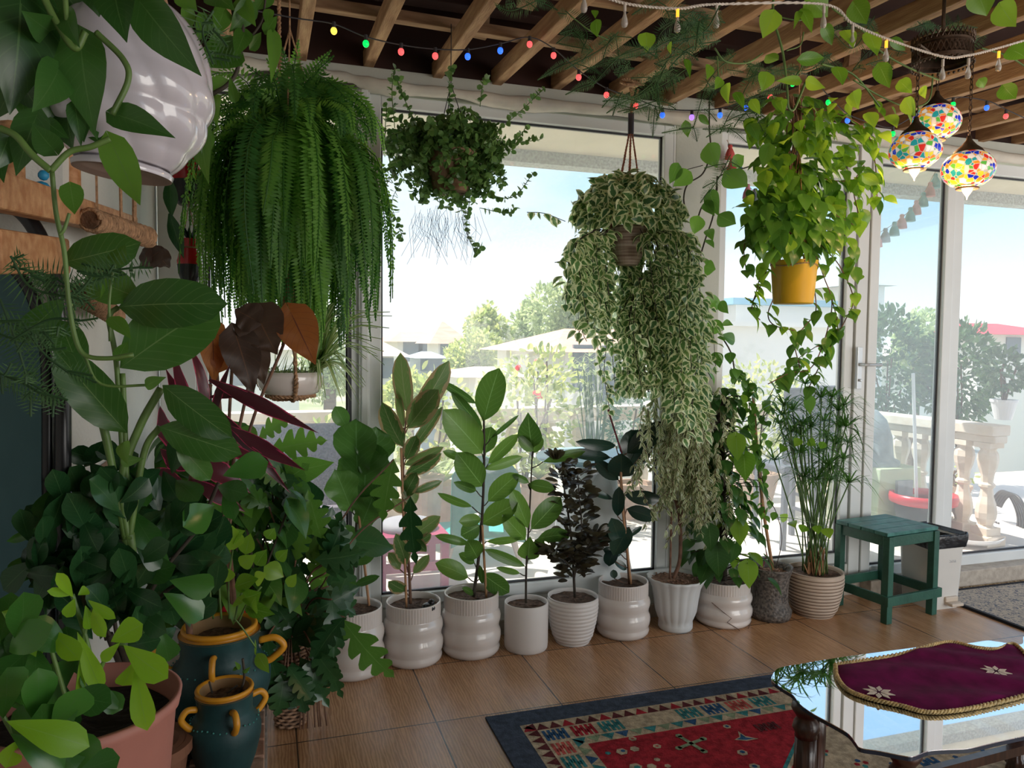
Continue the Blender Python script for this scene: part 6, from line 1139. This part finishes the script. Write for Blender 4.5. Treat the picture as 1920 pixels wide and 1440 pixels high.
for k in range(150):
    a = random.random()*6.28; rr_ = random.random()**.5; x, y = 235+190*rr_*math.cos(a), 1065+150*rr_*math.sin(a); a2 = random.uniform(-2.6, -.5) if random.random() < .6 else random.uniform(0, 6.28); w = random.uniform(55, 85); pl(f, [(x, y, x+w*math.cos(a2), y+w*math.sin(a2), w*.55)], random.uniform(2.08, 2.2) if x > 265 else random.uniform(1.78, 1.86), 'obov', wob=50, m=1)
for _ in range(34): x, y = random.uniform(150, 330), random.uniform(860, 1000); a2 = random.uniform(0, 6.28); pl(f, [(x, y, x+62*math.cos(a2), y+62*math.sin(a2), 38)], random.uniform(1.9, 1.98), 'obov', wob=50, m=1)
for P in ([(220, 1200), (205, 1080), (215, 980), (230, 900)], [(240, 1200), (300, 1080), (370, 990), (410, 905)], [(210, 1200), (150, 1080), (105, 960), (120, 920)], [(250, 1200), (300, 1120), (340, 1090)], [(230, 1200), (240, 1050), (262, 900)], [(200, 1200), (180, 1100), (190, 1000)]): S_.tube(spline(path(P, 1.97), 24), .0048, 7)
S_.build('stem', 'stem_dark', t, smooth=True); f.build('foliage', ['peperomia', 'philo_dark'], t, smooth=True)
# big leaved philodendron
t = thing('philodendron', ay(245, 1150, 2.32)*A(1, 1, 0)+A(0, 0, LZ), 'philodendron with huge smooth pointed leaves on thick stalks below the rope wrapped pole', 'potted plant')
ledge_pot(t, ay(262, 1010, 2.25), .10, 'terracotta_dark', 'stem_gn', [ay(x, 1008, 1.83) for x in (235, 240, 243)])
f = MB(); S_ = MB(); random.seed(15); BY = 1.80
pl(f, [(222, 575, 427, 570, 92, -.05, 'big'), (225, 690, 410, 568, 122, .06, 'big'), (118, 492, 264, 455, 72, -.03, 'big'), (238, 812, 102, 655, 82, -.06, 'big'), (305, 722, 436, 822, 66, -.03, 'big'), (298, 800, 454, 852, 68, -.03, 'big'), (120, 560, 30, 640, 50, .05, 'big'), (150, 700, 110, 600, 60, .04, 'big'), (262, 560, 160, 520, 70, .05, 'big'), (330, 830, 395, 900, 44, .05, 'big')], BY, 'big', wob=8, arch=.10, m=0)
pl(f, [(260, 520, 255, 560, 0.1)], BY)
for P, r_ in (([(240, 1010), (228, 900), (262, 800), (302, 728)], .011), ([(235, 1010), (215, 900), (195, 800), (172, 740)], .010), ([(240, 1010), (235, 820), (230, 700)], .007), ([(238, 1010), (220, 700), (205, 600), (222, 575)], .007), ([(242, 1010), (270, 850), (300, 800)], .009), ([(238, 1010), (190, 800), (130, 560), (118, 492)], .006)): S_.tube(spline(path(P, BY+.03), 24), r_*.8, 8)
S_.build('stem', 'stem_gn', t, smooth=True); f.build('foliage', 'philo_big', t, smooth=True)
# cordyline
t = thing('cordyline', ay(372, 1100, 2.62)*A(1, 1, 0)+A(0, 0, LZ), 'burgundy cordyline with narrow pink edged leaves reaching toward the window', 'potted plant')
ledge_pot(t, ay(345, 1080, 2.60), .09, 'black_plastic', 'stem_brown2', [ay(340, 1078, 2.38)])
f = MB(); S_ = MB(); random.seed(16); CYL = 2.35
pl(f, [(392, 712, 597, 812, 28, -.1), (432, 800, 572, 882, 28, -.1), (395, 790, 432, 682, 16, 0), (372, 800, 322, 650, 22, 0), (385, 790, 352, 640, 20, 0), (390, 745, 480, 735, 14, 0), (350, 850, 470, 925, 40, 0), (370, 820, 520, 880, 24, -.05), (340, 850, 300, 760, 30, .03), (350, 860, 320, 820, 26, 0), (380, 800, 330, 720, 20, 0), (360, 880, 300, 840, 30, 0), (360, 900, 460, 960, 30, 0), (400, 760, 545, 925, 24, .05), (340, 900, 280, 880, 26, .05), (360, 840, 395, 735, 20, .04), (345, 800, 310, 690, 22, .02)], CYL, 'cordy', wob=40, arch=.10)
S_.tube(spline(path([(340, 1080), (352, 960), (375, 800), (392, 720)], CYL+.03), 20), .010, 8); S_.build('stem', 'stem_brown2', t, smooth=True); f.build('foliage', 'cordyline', t, smooth=True)
# begonia
t = thing('begonia', ay(420, 1000, 2.75)*A(1, 1, 0)+A(0, 0, LZ), 'begonia with big backlit rust and olive leaves in front of the white bowl', 'potted plant')
ledge_pot(t, ay(425, 1010, 2.82), .08, 'terracotta_dark', 'stem_brown2', [ay(425, 1008, 2.47), ay(419, 1008, 2.47)])
f = MB(); S_ = MB(); random.seed(18); GY = 2.42
pl(f, [(545, 585, 592, 684, 78, -.02), (398, 605, 402, 722, 52, .0), (412, 690, 430, 620, 40, .03)], GY, 'beg', wob=10, m=0); pl(f, [(482, 590, 520, 665, 92, -.02), (440, 622, 475, 742, 72, -.03), (478, 600, 440, 580, 60, .02), (475, 640, 495, 722, 50, .02), (300, 470, 262, 500, 40, .1), (285, 465, 318, 502, 40, .1)], GY, 'beg', wob=15, m=1)
for P in ([(425, 1010), (440, 850), (470, 700), (482, 590)], [(425, 1010), (470, 800), (530, 650), (545, 588)], [(420, 1010), (415, 800), (398, 607)], [(422, 1010), (430, 780), (440, 624)]): S_.tube(spline(path(P, GY+.05), 24), .005, 7)
S_.build('stem', 'stem_brown2', t, smooth=True); f.build('foliage', ['begonia', 'begonia_dark'], t, smooth=True)
# bowl with spider plant in a rope sling
BQ = ay(545, 705, 2.80); t = thing('hanging_bowl_planter', BQ, 'shallow white bowl of spider plant hung in a twisted rope sling', 'hanging plant'); R_ = pxw(60, BQ); zt = ay(545, 697, 2.80)[2]; zb = ay(545, 744, 2.80)[2]; hh = zt-zb; C3 = A(BQ[0], BQ[1], zb)
b = MB(); b.lathe([(.001, 0), (.55*R_, 0), (.85*R_, .18*hh), (.98*R_, .5*hh), (1.0*R_, .8*hh), (.97*R_, hh), (.93*R_, hh), (.93*R_, .8*hh)], C3, 48); b.build('bowl', 'white_glaze', t, smooth=True); s_ = soil_disc(t, C3, .92*R_, hh*.85)
b = MB()
for k in range(3):
    a = -1.45+k*2.09; o = A(math.cos(a), math.sin(a), 0); rope(b, [C3+A(0, 0, -.008), C3+o*R_*.6+A(0, 0, -.006), C3+o*R_*1.02+A(0, 0, .45*hh), C3+o*R_*.98+A(0, 0, hh), C3+A(0, 0, hh+.28)+o*.012, C3+A(-.03, 0, hh+.50)], .0065, 60, .03)
rope(b, [C3+A(R_*.72*math.cos(a), R_*.72*math.sin(a), .05*hh) for a in np.linspace(0, 6.283, 20)], .006, 90, .03); rope(b, [C3+A(-.03, 0, hh+.50), A(C3[0]-.03, C3[1], 2.68)], .006, 90, .03)
b.build('rope_sling', 'twine', t, smooth=True)
f = MB(); random.seed(19)
def blade(f, P, w, n=9, up=A(0, 0, 1)):
    sp = spline(P, n); T = np.gradient(sp, axis=0); T /= np.linalg.norm(T, axis=1)[:, None]; sd_ = np.cross(T, nrm(up+rv(.2))); sd_ /= np.linalg.norm(sd_, axis=1)[:, None]; k = len(sp); u = np.linspace(0, 1, k); ww = w*np.minimum(1, .5+u*3)*(1-u**2.5)+.0006; V = np.stack([sp-sd_*ww[:, None]/2, sp-A(0, 0, w*.15), sp+sd_*ww[:, None]/2], 1).reshape(-1, 3); at = np.zeros((3*k, 3)); at[0::3, 0] = -1; at[2::3, 0] = 1; at[:, 1] = np.repeat(u, 3); at[:, 2] = random.random(); L_ = [x for i in range(k-1) for c_ in (0, 1) for x in (3*i+c_, 3*i+c_+1, 3*i+4+c_, 3*i+3+c_)]; f.add(V, L_, [4]*(2*(k-1)), at)
SPX = ay(590, 690, 2.78)
for (tx, ty) in ((715, 630), (728, 594), (660, 560), (640, 552), (612, 565), (700, 620), (708, 655), (690, 672), (680, 700), (678, 720), (655, 740), (665, 755), (640, 750), (618, 765), (650, 700), (640, 720), (700, 600), (685, 590), (725, 632), (630, 580), (610, 600), (672, 742), (628, 730), (690, 640), (655, 600), (600, 740), (605, 620), (715, 660), (645, 640)):
    for _ in range(2): ex, ey = tx+random.gauss(0, 10), ty+random.gauss(0, 10); e_ = ay(ex, ey, 2.78+random.uniform(-.16, .14)); m_ = (SPX+e_)/2+A(0, 0, .05+.04*random.random()); blade(f, [SPX+rv(.008), m_, e_], .016)
for k in range(60): a = random.random()*6.28; q = s_+A(math.cos(a), math.sin(a), 0)*R_*.8*random.random()**.5; blade(f, [q, q+A(0, 0, .02)+rv(.008), q+rv(.03)+A(0, 0, .03)], .006, 5)
f.build('foliage', 'spider_leaf', t, smooth=True)
# philodendron with cut leaves in the wicker basket
WC = ay(545, 1290, 2.93)*A(1, 1, 0); t = thing('split_leaf_philodendron', WC, 'sprawling split leaf philodendron in a wicker basket next to the leftmost white pot', 'potted plant'); WR = pxw(33, ay(545, 1250, 2.93)); WH = ay(545, 1185, 2.93)[2]
b = MB(); n = 22
for k in range(int(WH/.014)):
    z = .01+k*.0135; rr_ = WR*(.82+.2*z/WH); b.tube([WC+A((rr_+.004*math.cos(n*a/2*1.0+(k % 2)*math.pi))*math.cos(a), (rr_+.004*math.cos(n*a/2+(k % 2)*math.pi))*math.sin(a), z) for a in np.linspace(0, 6.283, 67)], .0055, 5)
mat('wicker', (.34, .20, .12), .7, var=.3, scale=30); mat('wicker_dark', (.05, .03, .02), .9); o = b.build('basket', 'wicker', t, smooth=True); b = MB(); b.lathe([(.001, .004), (WR*.78, .004), (WR*.95, WH)], WC, 32); b.build('basket_lining', 'wicker_dark', t)
f = MB(); S_ = MB(); random.seed(20); base_ = WC+A(0, 0, WH*.9)
def cutleaf(tx, ty, ang, L_, w, Y0, sh='lobed', m=0, stem=True):
    a = math.radians(ang); bx, by = tx-L_*math.cos(a)/2, ty+L_*math.sin(a)/2; ex, ey = tx+L_*math.cos(a)/2, ty-L_*math.sin(a)/2; pl(f, [(bx, by, ex, ey, w, random.uniform(-.08, .05))], Y0, sh, wob=35, m=m)
    if stem: q = ay(bx, by, Y0); S_.tube(spline([base_+rv(.01), (base_*A(.5, .5, .4)+q*A(.5, .5, .6))+A(0, 0, .05), q], 14), .0034, 5)
for tx, ty, ang, L_, w, Y0, m_ in ((690, 1215, -48, 150, 62, 2.86, 1), (728, 920, -100, 120, 58, 2.95, 1), (775, 995, -85, 130, 46, 3.0, 0), (560, 835, 10, 110, 60, 2.9, 1), (520, 800, 30, 80, 40, 2.9, 1), (560, 1290, -75, 100, 62, 2.75, 0), (525, 1300, -100, 90, 56, 2.72, 0), (590, 1280, -60, 110, 50, 2.8, 0), (620, 1260, -65, 110, 40, 2.8, 0), (470, 930, 150, 80, 46, 2.7, 1), (505, 890, 160, 70, 44, 2.75, 1)): cutleaf(tx, ty, ang, L_, w, Y0, m=m_)
for k in range(95):
    x = random.uniform(455, 700); y = random.uniform(870, 1180); 
    if x > 640 and y > 1060 or (x > 610 and y < 1000): continue
    ang = math.degrees(math.atan2(-(y-1180), (x-560)))+random.gauss(0, 45)-25; cutleaf(x, y, ang, random.uniform(75, 115), random.uniform(42, 62), random.uniform(2.75, 3.2), 'lobed' if random.random() < .7 else 'ovate', 0 if random.random() < .72 else 1, stem=random.random() < .6)
for k in range(26): x = random.uniform(500, 640); y = random.uniform(1130, 1290); cutleaf(x, y, random.uniform(-130, -40), random.uniform(70, 110), random.uniform(36, 55), random.uniform(2.7, 3.0), 'lobedlong', 0)
for k in range(9): q = ay(random.uniform(560, 620), random.uniform(1180, 1330), 2.85); S_.tube(spline([base_, (base_+q)/2+A(.03, 0, .03), q*A(1, 1, 0)+A(0, 0, .01)], 12), .003, 5)
S_.build('stem', 'stem_brown2', t, smooth=True); f.build('foliage', ['philo_dark', 'pothos_mid'], t, smooth=True)
# leafy pothos filling the ledge behind the amphora
t = thing('ledge_pothos', ay(420, 1050, 2.9)*A(1, 1, 0)+A(0, 0, LZ), 'dense green climbing plant standing behind the begonia and the teal amphora', 'potted plant'); f = MB(); S_ = MB(); random.seed(24); q0 = A(-.13, 2.9, LZ); b = MB(); b.lathe([(.001, 0), (.06, 0), (.08, .14), (.07, .14), (.001, .12)], q0-A(0, .06, 0), 24); b.build('pot', 'black_plastic', t)
for k in range(230):
    x = random.uniform(290, 560); y = random.uniform(800, 1130); 
    if y < 880 and x > 470: continue
    q = ay(x, y, random.uniform(2.65, 3.05)); q[0] = max(q[0], WX0+.13); heart_leaf(f, q, random.uniform(.08, .14), A(random.gauss(.2, 1), -.8, 0), m=1 if random.random() < .3 else 0)
    if k % 5 == 0: S_.tube(spline([q0-A(0, .06, -.12), (q0+q)/2+rv(.03), q], 10), .004, 5)
S_.build('stem', 'stem_dark', t); f.build('foliage', ['pothos_dark', 'pothos_mid'], t, smooth=True)
# white hanging pot near the camera
HC = ad(246, 165, 1.12); PXM = pxw(1, HC); R_ = 137*PXM; t = thing('hanging_white_pot', HC, 'glazed white shell ribbed pot with pothos hanging close at the upper left', 'hanging plant')
mat('lilac_glaze', (.58, .55, .60), .18, coat=.6); mat('foot_clay', (.30, .22, .18), .8)
b = MB(); zz_ = np.linspace(-1, 1.02, 60); pr = []
for z in zz_:
    r = math.sqrt(max(.02, 1-(z*.88)**2)); 
    if z < .15: r *= 1+.055*abs(math.sin((z-.15)*7.2))
    pr.append((max(r, .0)*R_, z*R_*1.12))
pr = [(.62*R_, -1.18*R_), (.64*R_, -1.12*R_), (.58*R_, -1.06*R_)]+[p for p in pr if p[0] > .50*R_ or p[1] > 0]
TI = np.array(Matrix.Rotation(math.radians(6), 3, 'Y')); b.lathe(pr, HC, 140, rf=lambda a, i: 1+.045*np.abs(np.sin(5*a+pr[i][1]/R_*3.2))*(1 if i > 2 else 0), R=TI); b.build('pot', 'lilac_glaze', t, smooth=True)
b = MB(); b.lathe([(.62*R_, -1.18*R_), (.56*R_, -1.185*R_), (.54*R_, -1.12*R_), (.15*R_, -1.12*R_), (.13*R_, -1.0*R_), (.001, -1.0*R_)], HC, 60, R=TI); b.build('foot_ring', 'foot_clay', t, smooth=True)
b = MB()
for k in range(3): a = 2.1*k+.5; b.tube([HC+A(.6*R_*math.cos(a), .6*R_*math.sin(a), .85*R_), HC+A(0, 0, 3.2*R_), A(HC[0], HC[1], 2.6)], .003, 5)
b.build('hanger', 'twine', t)
f = MB(); S_ = MB(); random.seed(26); NY = 1.0
pl(f, [(40, -20, 18, 215, 128), (60, 20, -30, 120, 120), (150, 70, 178, 252, 88), (160, -40, 186, 32, 70), (215, -20, 238, 80, 76), (262, 2, 378, 143, 80), (210, 213, 329, 259, 54), (140, 195, 152, 275, 34), (70, 215, 30, 330, 60), (100, 280, 60, 230, 50), (95, 60, 40, 20, 60), (110, 130, 60, 210, 70), (15, 260, -10, 320, 50), (120, 20, 150, 90, 40), (90, 230, 130, 260, 30)], NY, 'heart', m=1, wob=20, jit=.03)
for _ in range(34): x, y = random.uniform(-30, 190), random.uniform(-40, 270); a = random.uniform(.6, 2.4); pl(f, [(x, y, x+85*math.cos(a), y+85*math.sin(a), 55)], 1.22, 'heart', m=1, wob=45)
pl(f, [(204, 256, 263, 385, 62, -.05), (132, 350, 140, 402, 42)], NY, 'heart', wob=8, arch=-.10, m=0)
for P, r_ in (([(75, -20), (105, 40), (140, 90), (160, 60)], .004), ([(0, 240), (30, 255), (60, 290), (95, 320)], .004), ([(95, 320), (130, 285), (170, 275), (206, 260)], .0035), ([(97, 318), (105, 400), (120, 470), (128, 560), (140, 630), (158, 665), (200, 672), (250, 665)], .0028), ([(120, -20), (130, 60), (150, 75)], .003), ([(180, 60), (230, 110), (240, 150), (210, 215)], .0035), ([(130, 400), (120, 430), (112, 440)], .002)): S_.tube(spline(path(P, NY-.02 if P[0][0] != 97 else NY), 40), r_, 7)
pl(f, [(215, 490, 236, 458, 32), (186, 505, 196, 535, 16), (210, 598, 246, 636, 30), (222, 672, 240, 640, 24), (276, 722, 312, 707, 24), (230, 866, 270, 860, 22), (232, 832, 240, 872, 26), (200, 520, 188, 560, 12)], 1.45, 'heart', m=0, wob=25)
S_.tube(spline(path([(206, 640), (205, 560), (215, 495)], 1.47), 12), .0025, 5); S_.tube(spline(path([(158, 665), (190, 720), (280, 722)], 1.45), 12), .0025, 5); S_.build('stem', 'stem_gn', t, smooth=True); f.build('foliage', ['pothos_mid', 'pothos_dark'], t, smooth=True)
# pothos strands between the white pot and the fern
t = thing('pothos_strand', ay(440, -10, 1.9), 'pothos strands hanging from the ceiling between white pot and fern', 'vine'); f = MB(); S_ = MB(); random.seed(27); HY = 1.75
pl(f, [(436, 98, 374, 125, 62), (415, 90, 455, 125, 60), (350, 15, 346, 66, 26), (405, 180, 408, 240, 24), (380, 212, 392, 346, 40), (505, 20, 500, 50, 20), (512, 58, 508, 156, 28), (500, 60, 520, 30, 22), (395, 160, 430, 150, 30), (420, 20, 400, 70, 36), (470, 10, 430, 60, 40), (450, 0, 480, 50, 36), (385, 30, 370, 80, 30), (440, 190, 430, 140, 20), (460, 60, 440, 110, 34), (350, 80, 372, 120, 30), (400, -10, 440, 20, 50), (340, -10, 370, 20, 40), (500, -10, 480, 20, 36), (390, 250, 380, 300, 26), (470, 90, 490, 60, 20)], HY, 'heart', wob=40)
for P, r_ in (([(460, -20), (455, 60), (445, 130), (425, 160), (395, 180), (385, 210)], .0045), ([(430, -20), (440, 60), (432, 100)], .003), ([(500, -20), (490, 40), (460, 80), (435, 98)], .0025), ([(395, 175), (380, 150), (372, 90)], .003)): S_.tube(spline(path(P, HY), 30), r_, 6)
S_.build('stem', 'stem_dark', t, smooth=True); f.build('foliage', 'pothos_mid', t, smooth=True)
# red hanging vessels by the left jamb
mat('red_glaze', (.50, .008, .02), .18, coat=.4); mat('black_glaze', (.02, .018, .022), .25)
def redpot(label, px, py, wpx, hpx, Y0, plantn):
    q = ay(px, py, Y0); r = pxw(wpx, q)/2; h = pxw(hpx, q)/2; t = thing('hanging_red_pot', q, label, 'hanging pot')
    b = MB(); b.lathe([(.55*r, h), (.62*r, .95*h), (.6*r, .55*h), (.85*r, .35*h), (1*r, .05*h), (.98*r, -.1*h)], q, 32); b.build('upper', 'red_glaze', t, smooth=True); b = MB(); b.lathe([(.98*r, -.1*h), (.9*r, -.45*h), (.6*r, -.95*h), (.5*r, -h), (.001, -h)], q, 32); b.build('lower', 'black_glaze', t, smooth=True)
    b = MB(); rope(b, [q+A(.62*r*math.cos(a), .62*r*math.sin(a), .62*h) for a in np.linspace(0, 6.283, 16)], .003, 60, .012)
    for s_ in (-1, 1): b.tube([q+A(s_*.6*r, 0, .6*h), q+A(0, 0, h*2.5), A(q[0], q[1], 2.73)], .0018, 4)
    b.build('cord', 'twine', t)
    if plantn:
        f = MB()
        for k in range(24): a = random.random()*6.28; d = nrm(A(math.cos(a)*.5, math.sin(a)*.5, 1)); leaf(f, q+A(0, 0, h*.9), q+A(0, 0, h*.9)+d*.06, .010, rv(), 'lance', fold=.3)
        f.build('foliage', 'rubber_dark', t)
redpot('red and black glazed hanging pot beside the fern, upper one', 352, 335, 62, 100, 3.25, False); redpot('red glazed hanging jar with a dark spiky succulent, lower one', 356, 492, 46, 88, 3.2, True)
t = thing('strap_fern', ay(315, 330, 3.0), 'single dark wavy strap leaf hanging left of the red pots', 'plant'); f = MB(); pl(f, [(318, 335, 322, 410, 26, 0), (318, 400, 345, 485, 26, 0)], 2.95, 'cordy', wob=10); f.build('foliage', 'philo_dark', t, smooth=True); b = MB(); b.tube([ay(318, 337, 2.95), A(ay(318, 337, 2.95)[0], 2.95, 2.66)], .002, 5); b.build('hanger', 'twine', t)
# rope wrapped poles
for i, (P, lb, r) in enumerate((([(168, 412), (278, 445)], 'rope wrapped pole end hanging under the white pot', .020), ([(150, 552), (216, 592)], 'second rope wrapped pole lower beside the philodendron leaf', .018))):
    a_, e_ = ay(*P[0], 1.95), ay(*P[1], 2.25); d = nrm(e_-a_); u = nrm(np.cross(d, A(0, 0, 1))); w = np.cross(u, d); n = 26; t = thing('rope_pole', (a_+e_)/2, lb, 'pole'); b = MB(); b.tube([a_, e_], r, 10); b.build('pole', 'bark', t); b = MB(); L_ = np.linalg.norm(e_-a_); th = np.linspace(0, 2*math.pi*L_/.013, int(L_/.013)*12); b.tube([a_+d*L_*k/(len(th)-1)+u*(r+.004)*math.cos(x)+w*(r+.004)*math.sin(x) for k, x in enumerate(th)], .0058, 5); b.build('rope_wrap', 'twine', t, smooth=True)
    b = MB(); m_ = (a_+e_)/2
    if i == 0: b.tube([m_, A(m_[0], m_[1], 2.66)], .004, 6); b.tube([ay(252, 440, 2.2), ay(252, 340, 2.2)], .006, 6)
    else: b.tube([m_, A(m_[0], m_[1], 2.0)], .003, 5)
    b.build('cord', 'twine', t)
# wall shelf boards and uprights
t = thing('driftwood_shelf', (WX0+.05, 2.2, 1.6), 'rough orange brown driftwood shelf with uprights on the left wall', 'shelf')
b = MB(); a_, e_ = ay(-30, 352, 1.45), ay(243, 425, 2.7); b.beam(a_, e_, .05, .065); b.build('board', 'shelf_wood', t, bevel=.006)
b = MB(); b.beam(ay(-30, 470, 1.45), ay(108, 480, 1.86), .05, .075); b.build('board', 'shelf_wood', t, bevel=.006)
for px in (25, 132): b = MB(); b.tube([ay(px-4, 230, 1.86 if px == 25 else 2.1), ay(px+4, 310, 1.86 if px == 25 else 2.1), ay(px, 375, 1.84 if px == 25 else 2.1)], [.022, .018, .024], 8); b.build('upright', 'shelf_wood', t, smooth=True)
mat('blue_toy', (.02, .25, .45), .5); q = ay(78, 356, 1.8); b = MB(); b.ball(q, .018, 8, sq=(1, .6, 1)); b.ball(q+A(.004, 0, .03), .011, 8); tag(b.build('figurine', 'blue_toy', smooth=True), 'tiny bright blue ornament on the driftwood shelf', 'ornament')
# black arched mirror
def mir():
    m, n, b, out = base('dark_mirror'); g = n.nodes.new('ShaderNodeBsdfGlossy'); g.inputs[0].default_value = (.06, .11, .115, 1); g.inputs['Roughness'].default_value = .04; n.links.new(g.outputs[0], out.inputs[0])
mir(); mat('black_iron', (.010, .010, .012), .3)
MY = 1.93; t = thing('arched_mirror', ay(40, 1300, MY)*A(1, 1, 0)+A(0, 0, LZ), 'tall arched mirror in a double black iron frame standing at the left edge', 'mirror')
def z0(p): p = np.array(p); p[2] = LZ; return p
b = MB(); oa = [ay(x, y, MY-.02) for x, y in ((-60, 385), (0, 386), (38, 396), (72, 440), (98, 510), (113, 590), (118, 700), (118, 900))]; b.tube(spline(oa, 60), .017, 10); b.tube([oa[-1], z0(oa[-1])], .017, 10); b.build('outer_frame', 'black_iron', t, smooth=True)
b = MB(); ia = [ay(x, y, MY) for x, y in ((-60, 480), (0, 488), (40, 520), (70, 580), (86, 660), (90, 760), (90, 900))]; b.tube(spline(ia, 60), .013, 10); b.tube([ia[-1], z0(ia[-1])], .013, 10); b.build('inner_frame', 'black_iron', t, smooth=True)
b = MB(); isp = spline(ia, 60); pts_ = [p for p in isp]+[z0(isp[-1]), z0(isp[0])]; b.slab([p+A(0, .012, 0) for p in pts_], .006, nv=(0, 1, 0)); b.build('mirror_glass', 'dark_mirror', t)
asp('blurred asparagus fern sprays in front of the mirror at the left edge', [[(160, 560), (100, 520), (20, 500)], [(270, 500), (200, 510), (120, 540)], [(40, 600), (80, 660), (130, 700)], [(0, 560), (30, 640), (60, 740)], [(150, 600), (90, 600), (20, 640)], [(20, 480), (60, 540), (150, 560)], [(0, 700), (60, 720), (120, 760)]], 1.35, 9)
asp('fine asparagus fern above the white hanging pot at the top left', [[(60, 80), (90, 130), (120, 200)], [(190, 60), (240, 100), (250, 140)], [(400, 20), (380, 60), (400, 120)], [(220, 60), (200, 120), (240, 150)]], 1.25, 7)
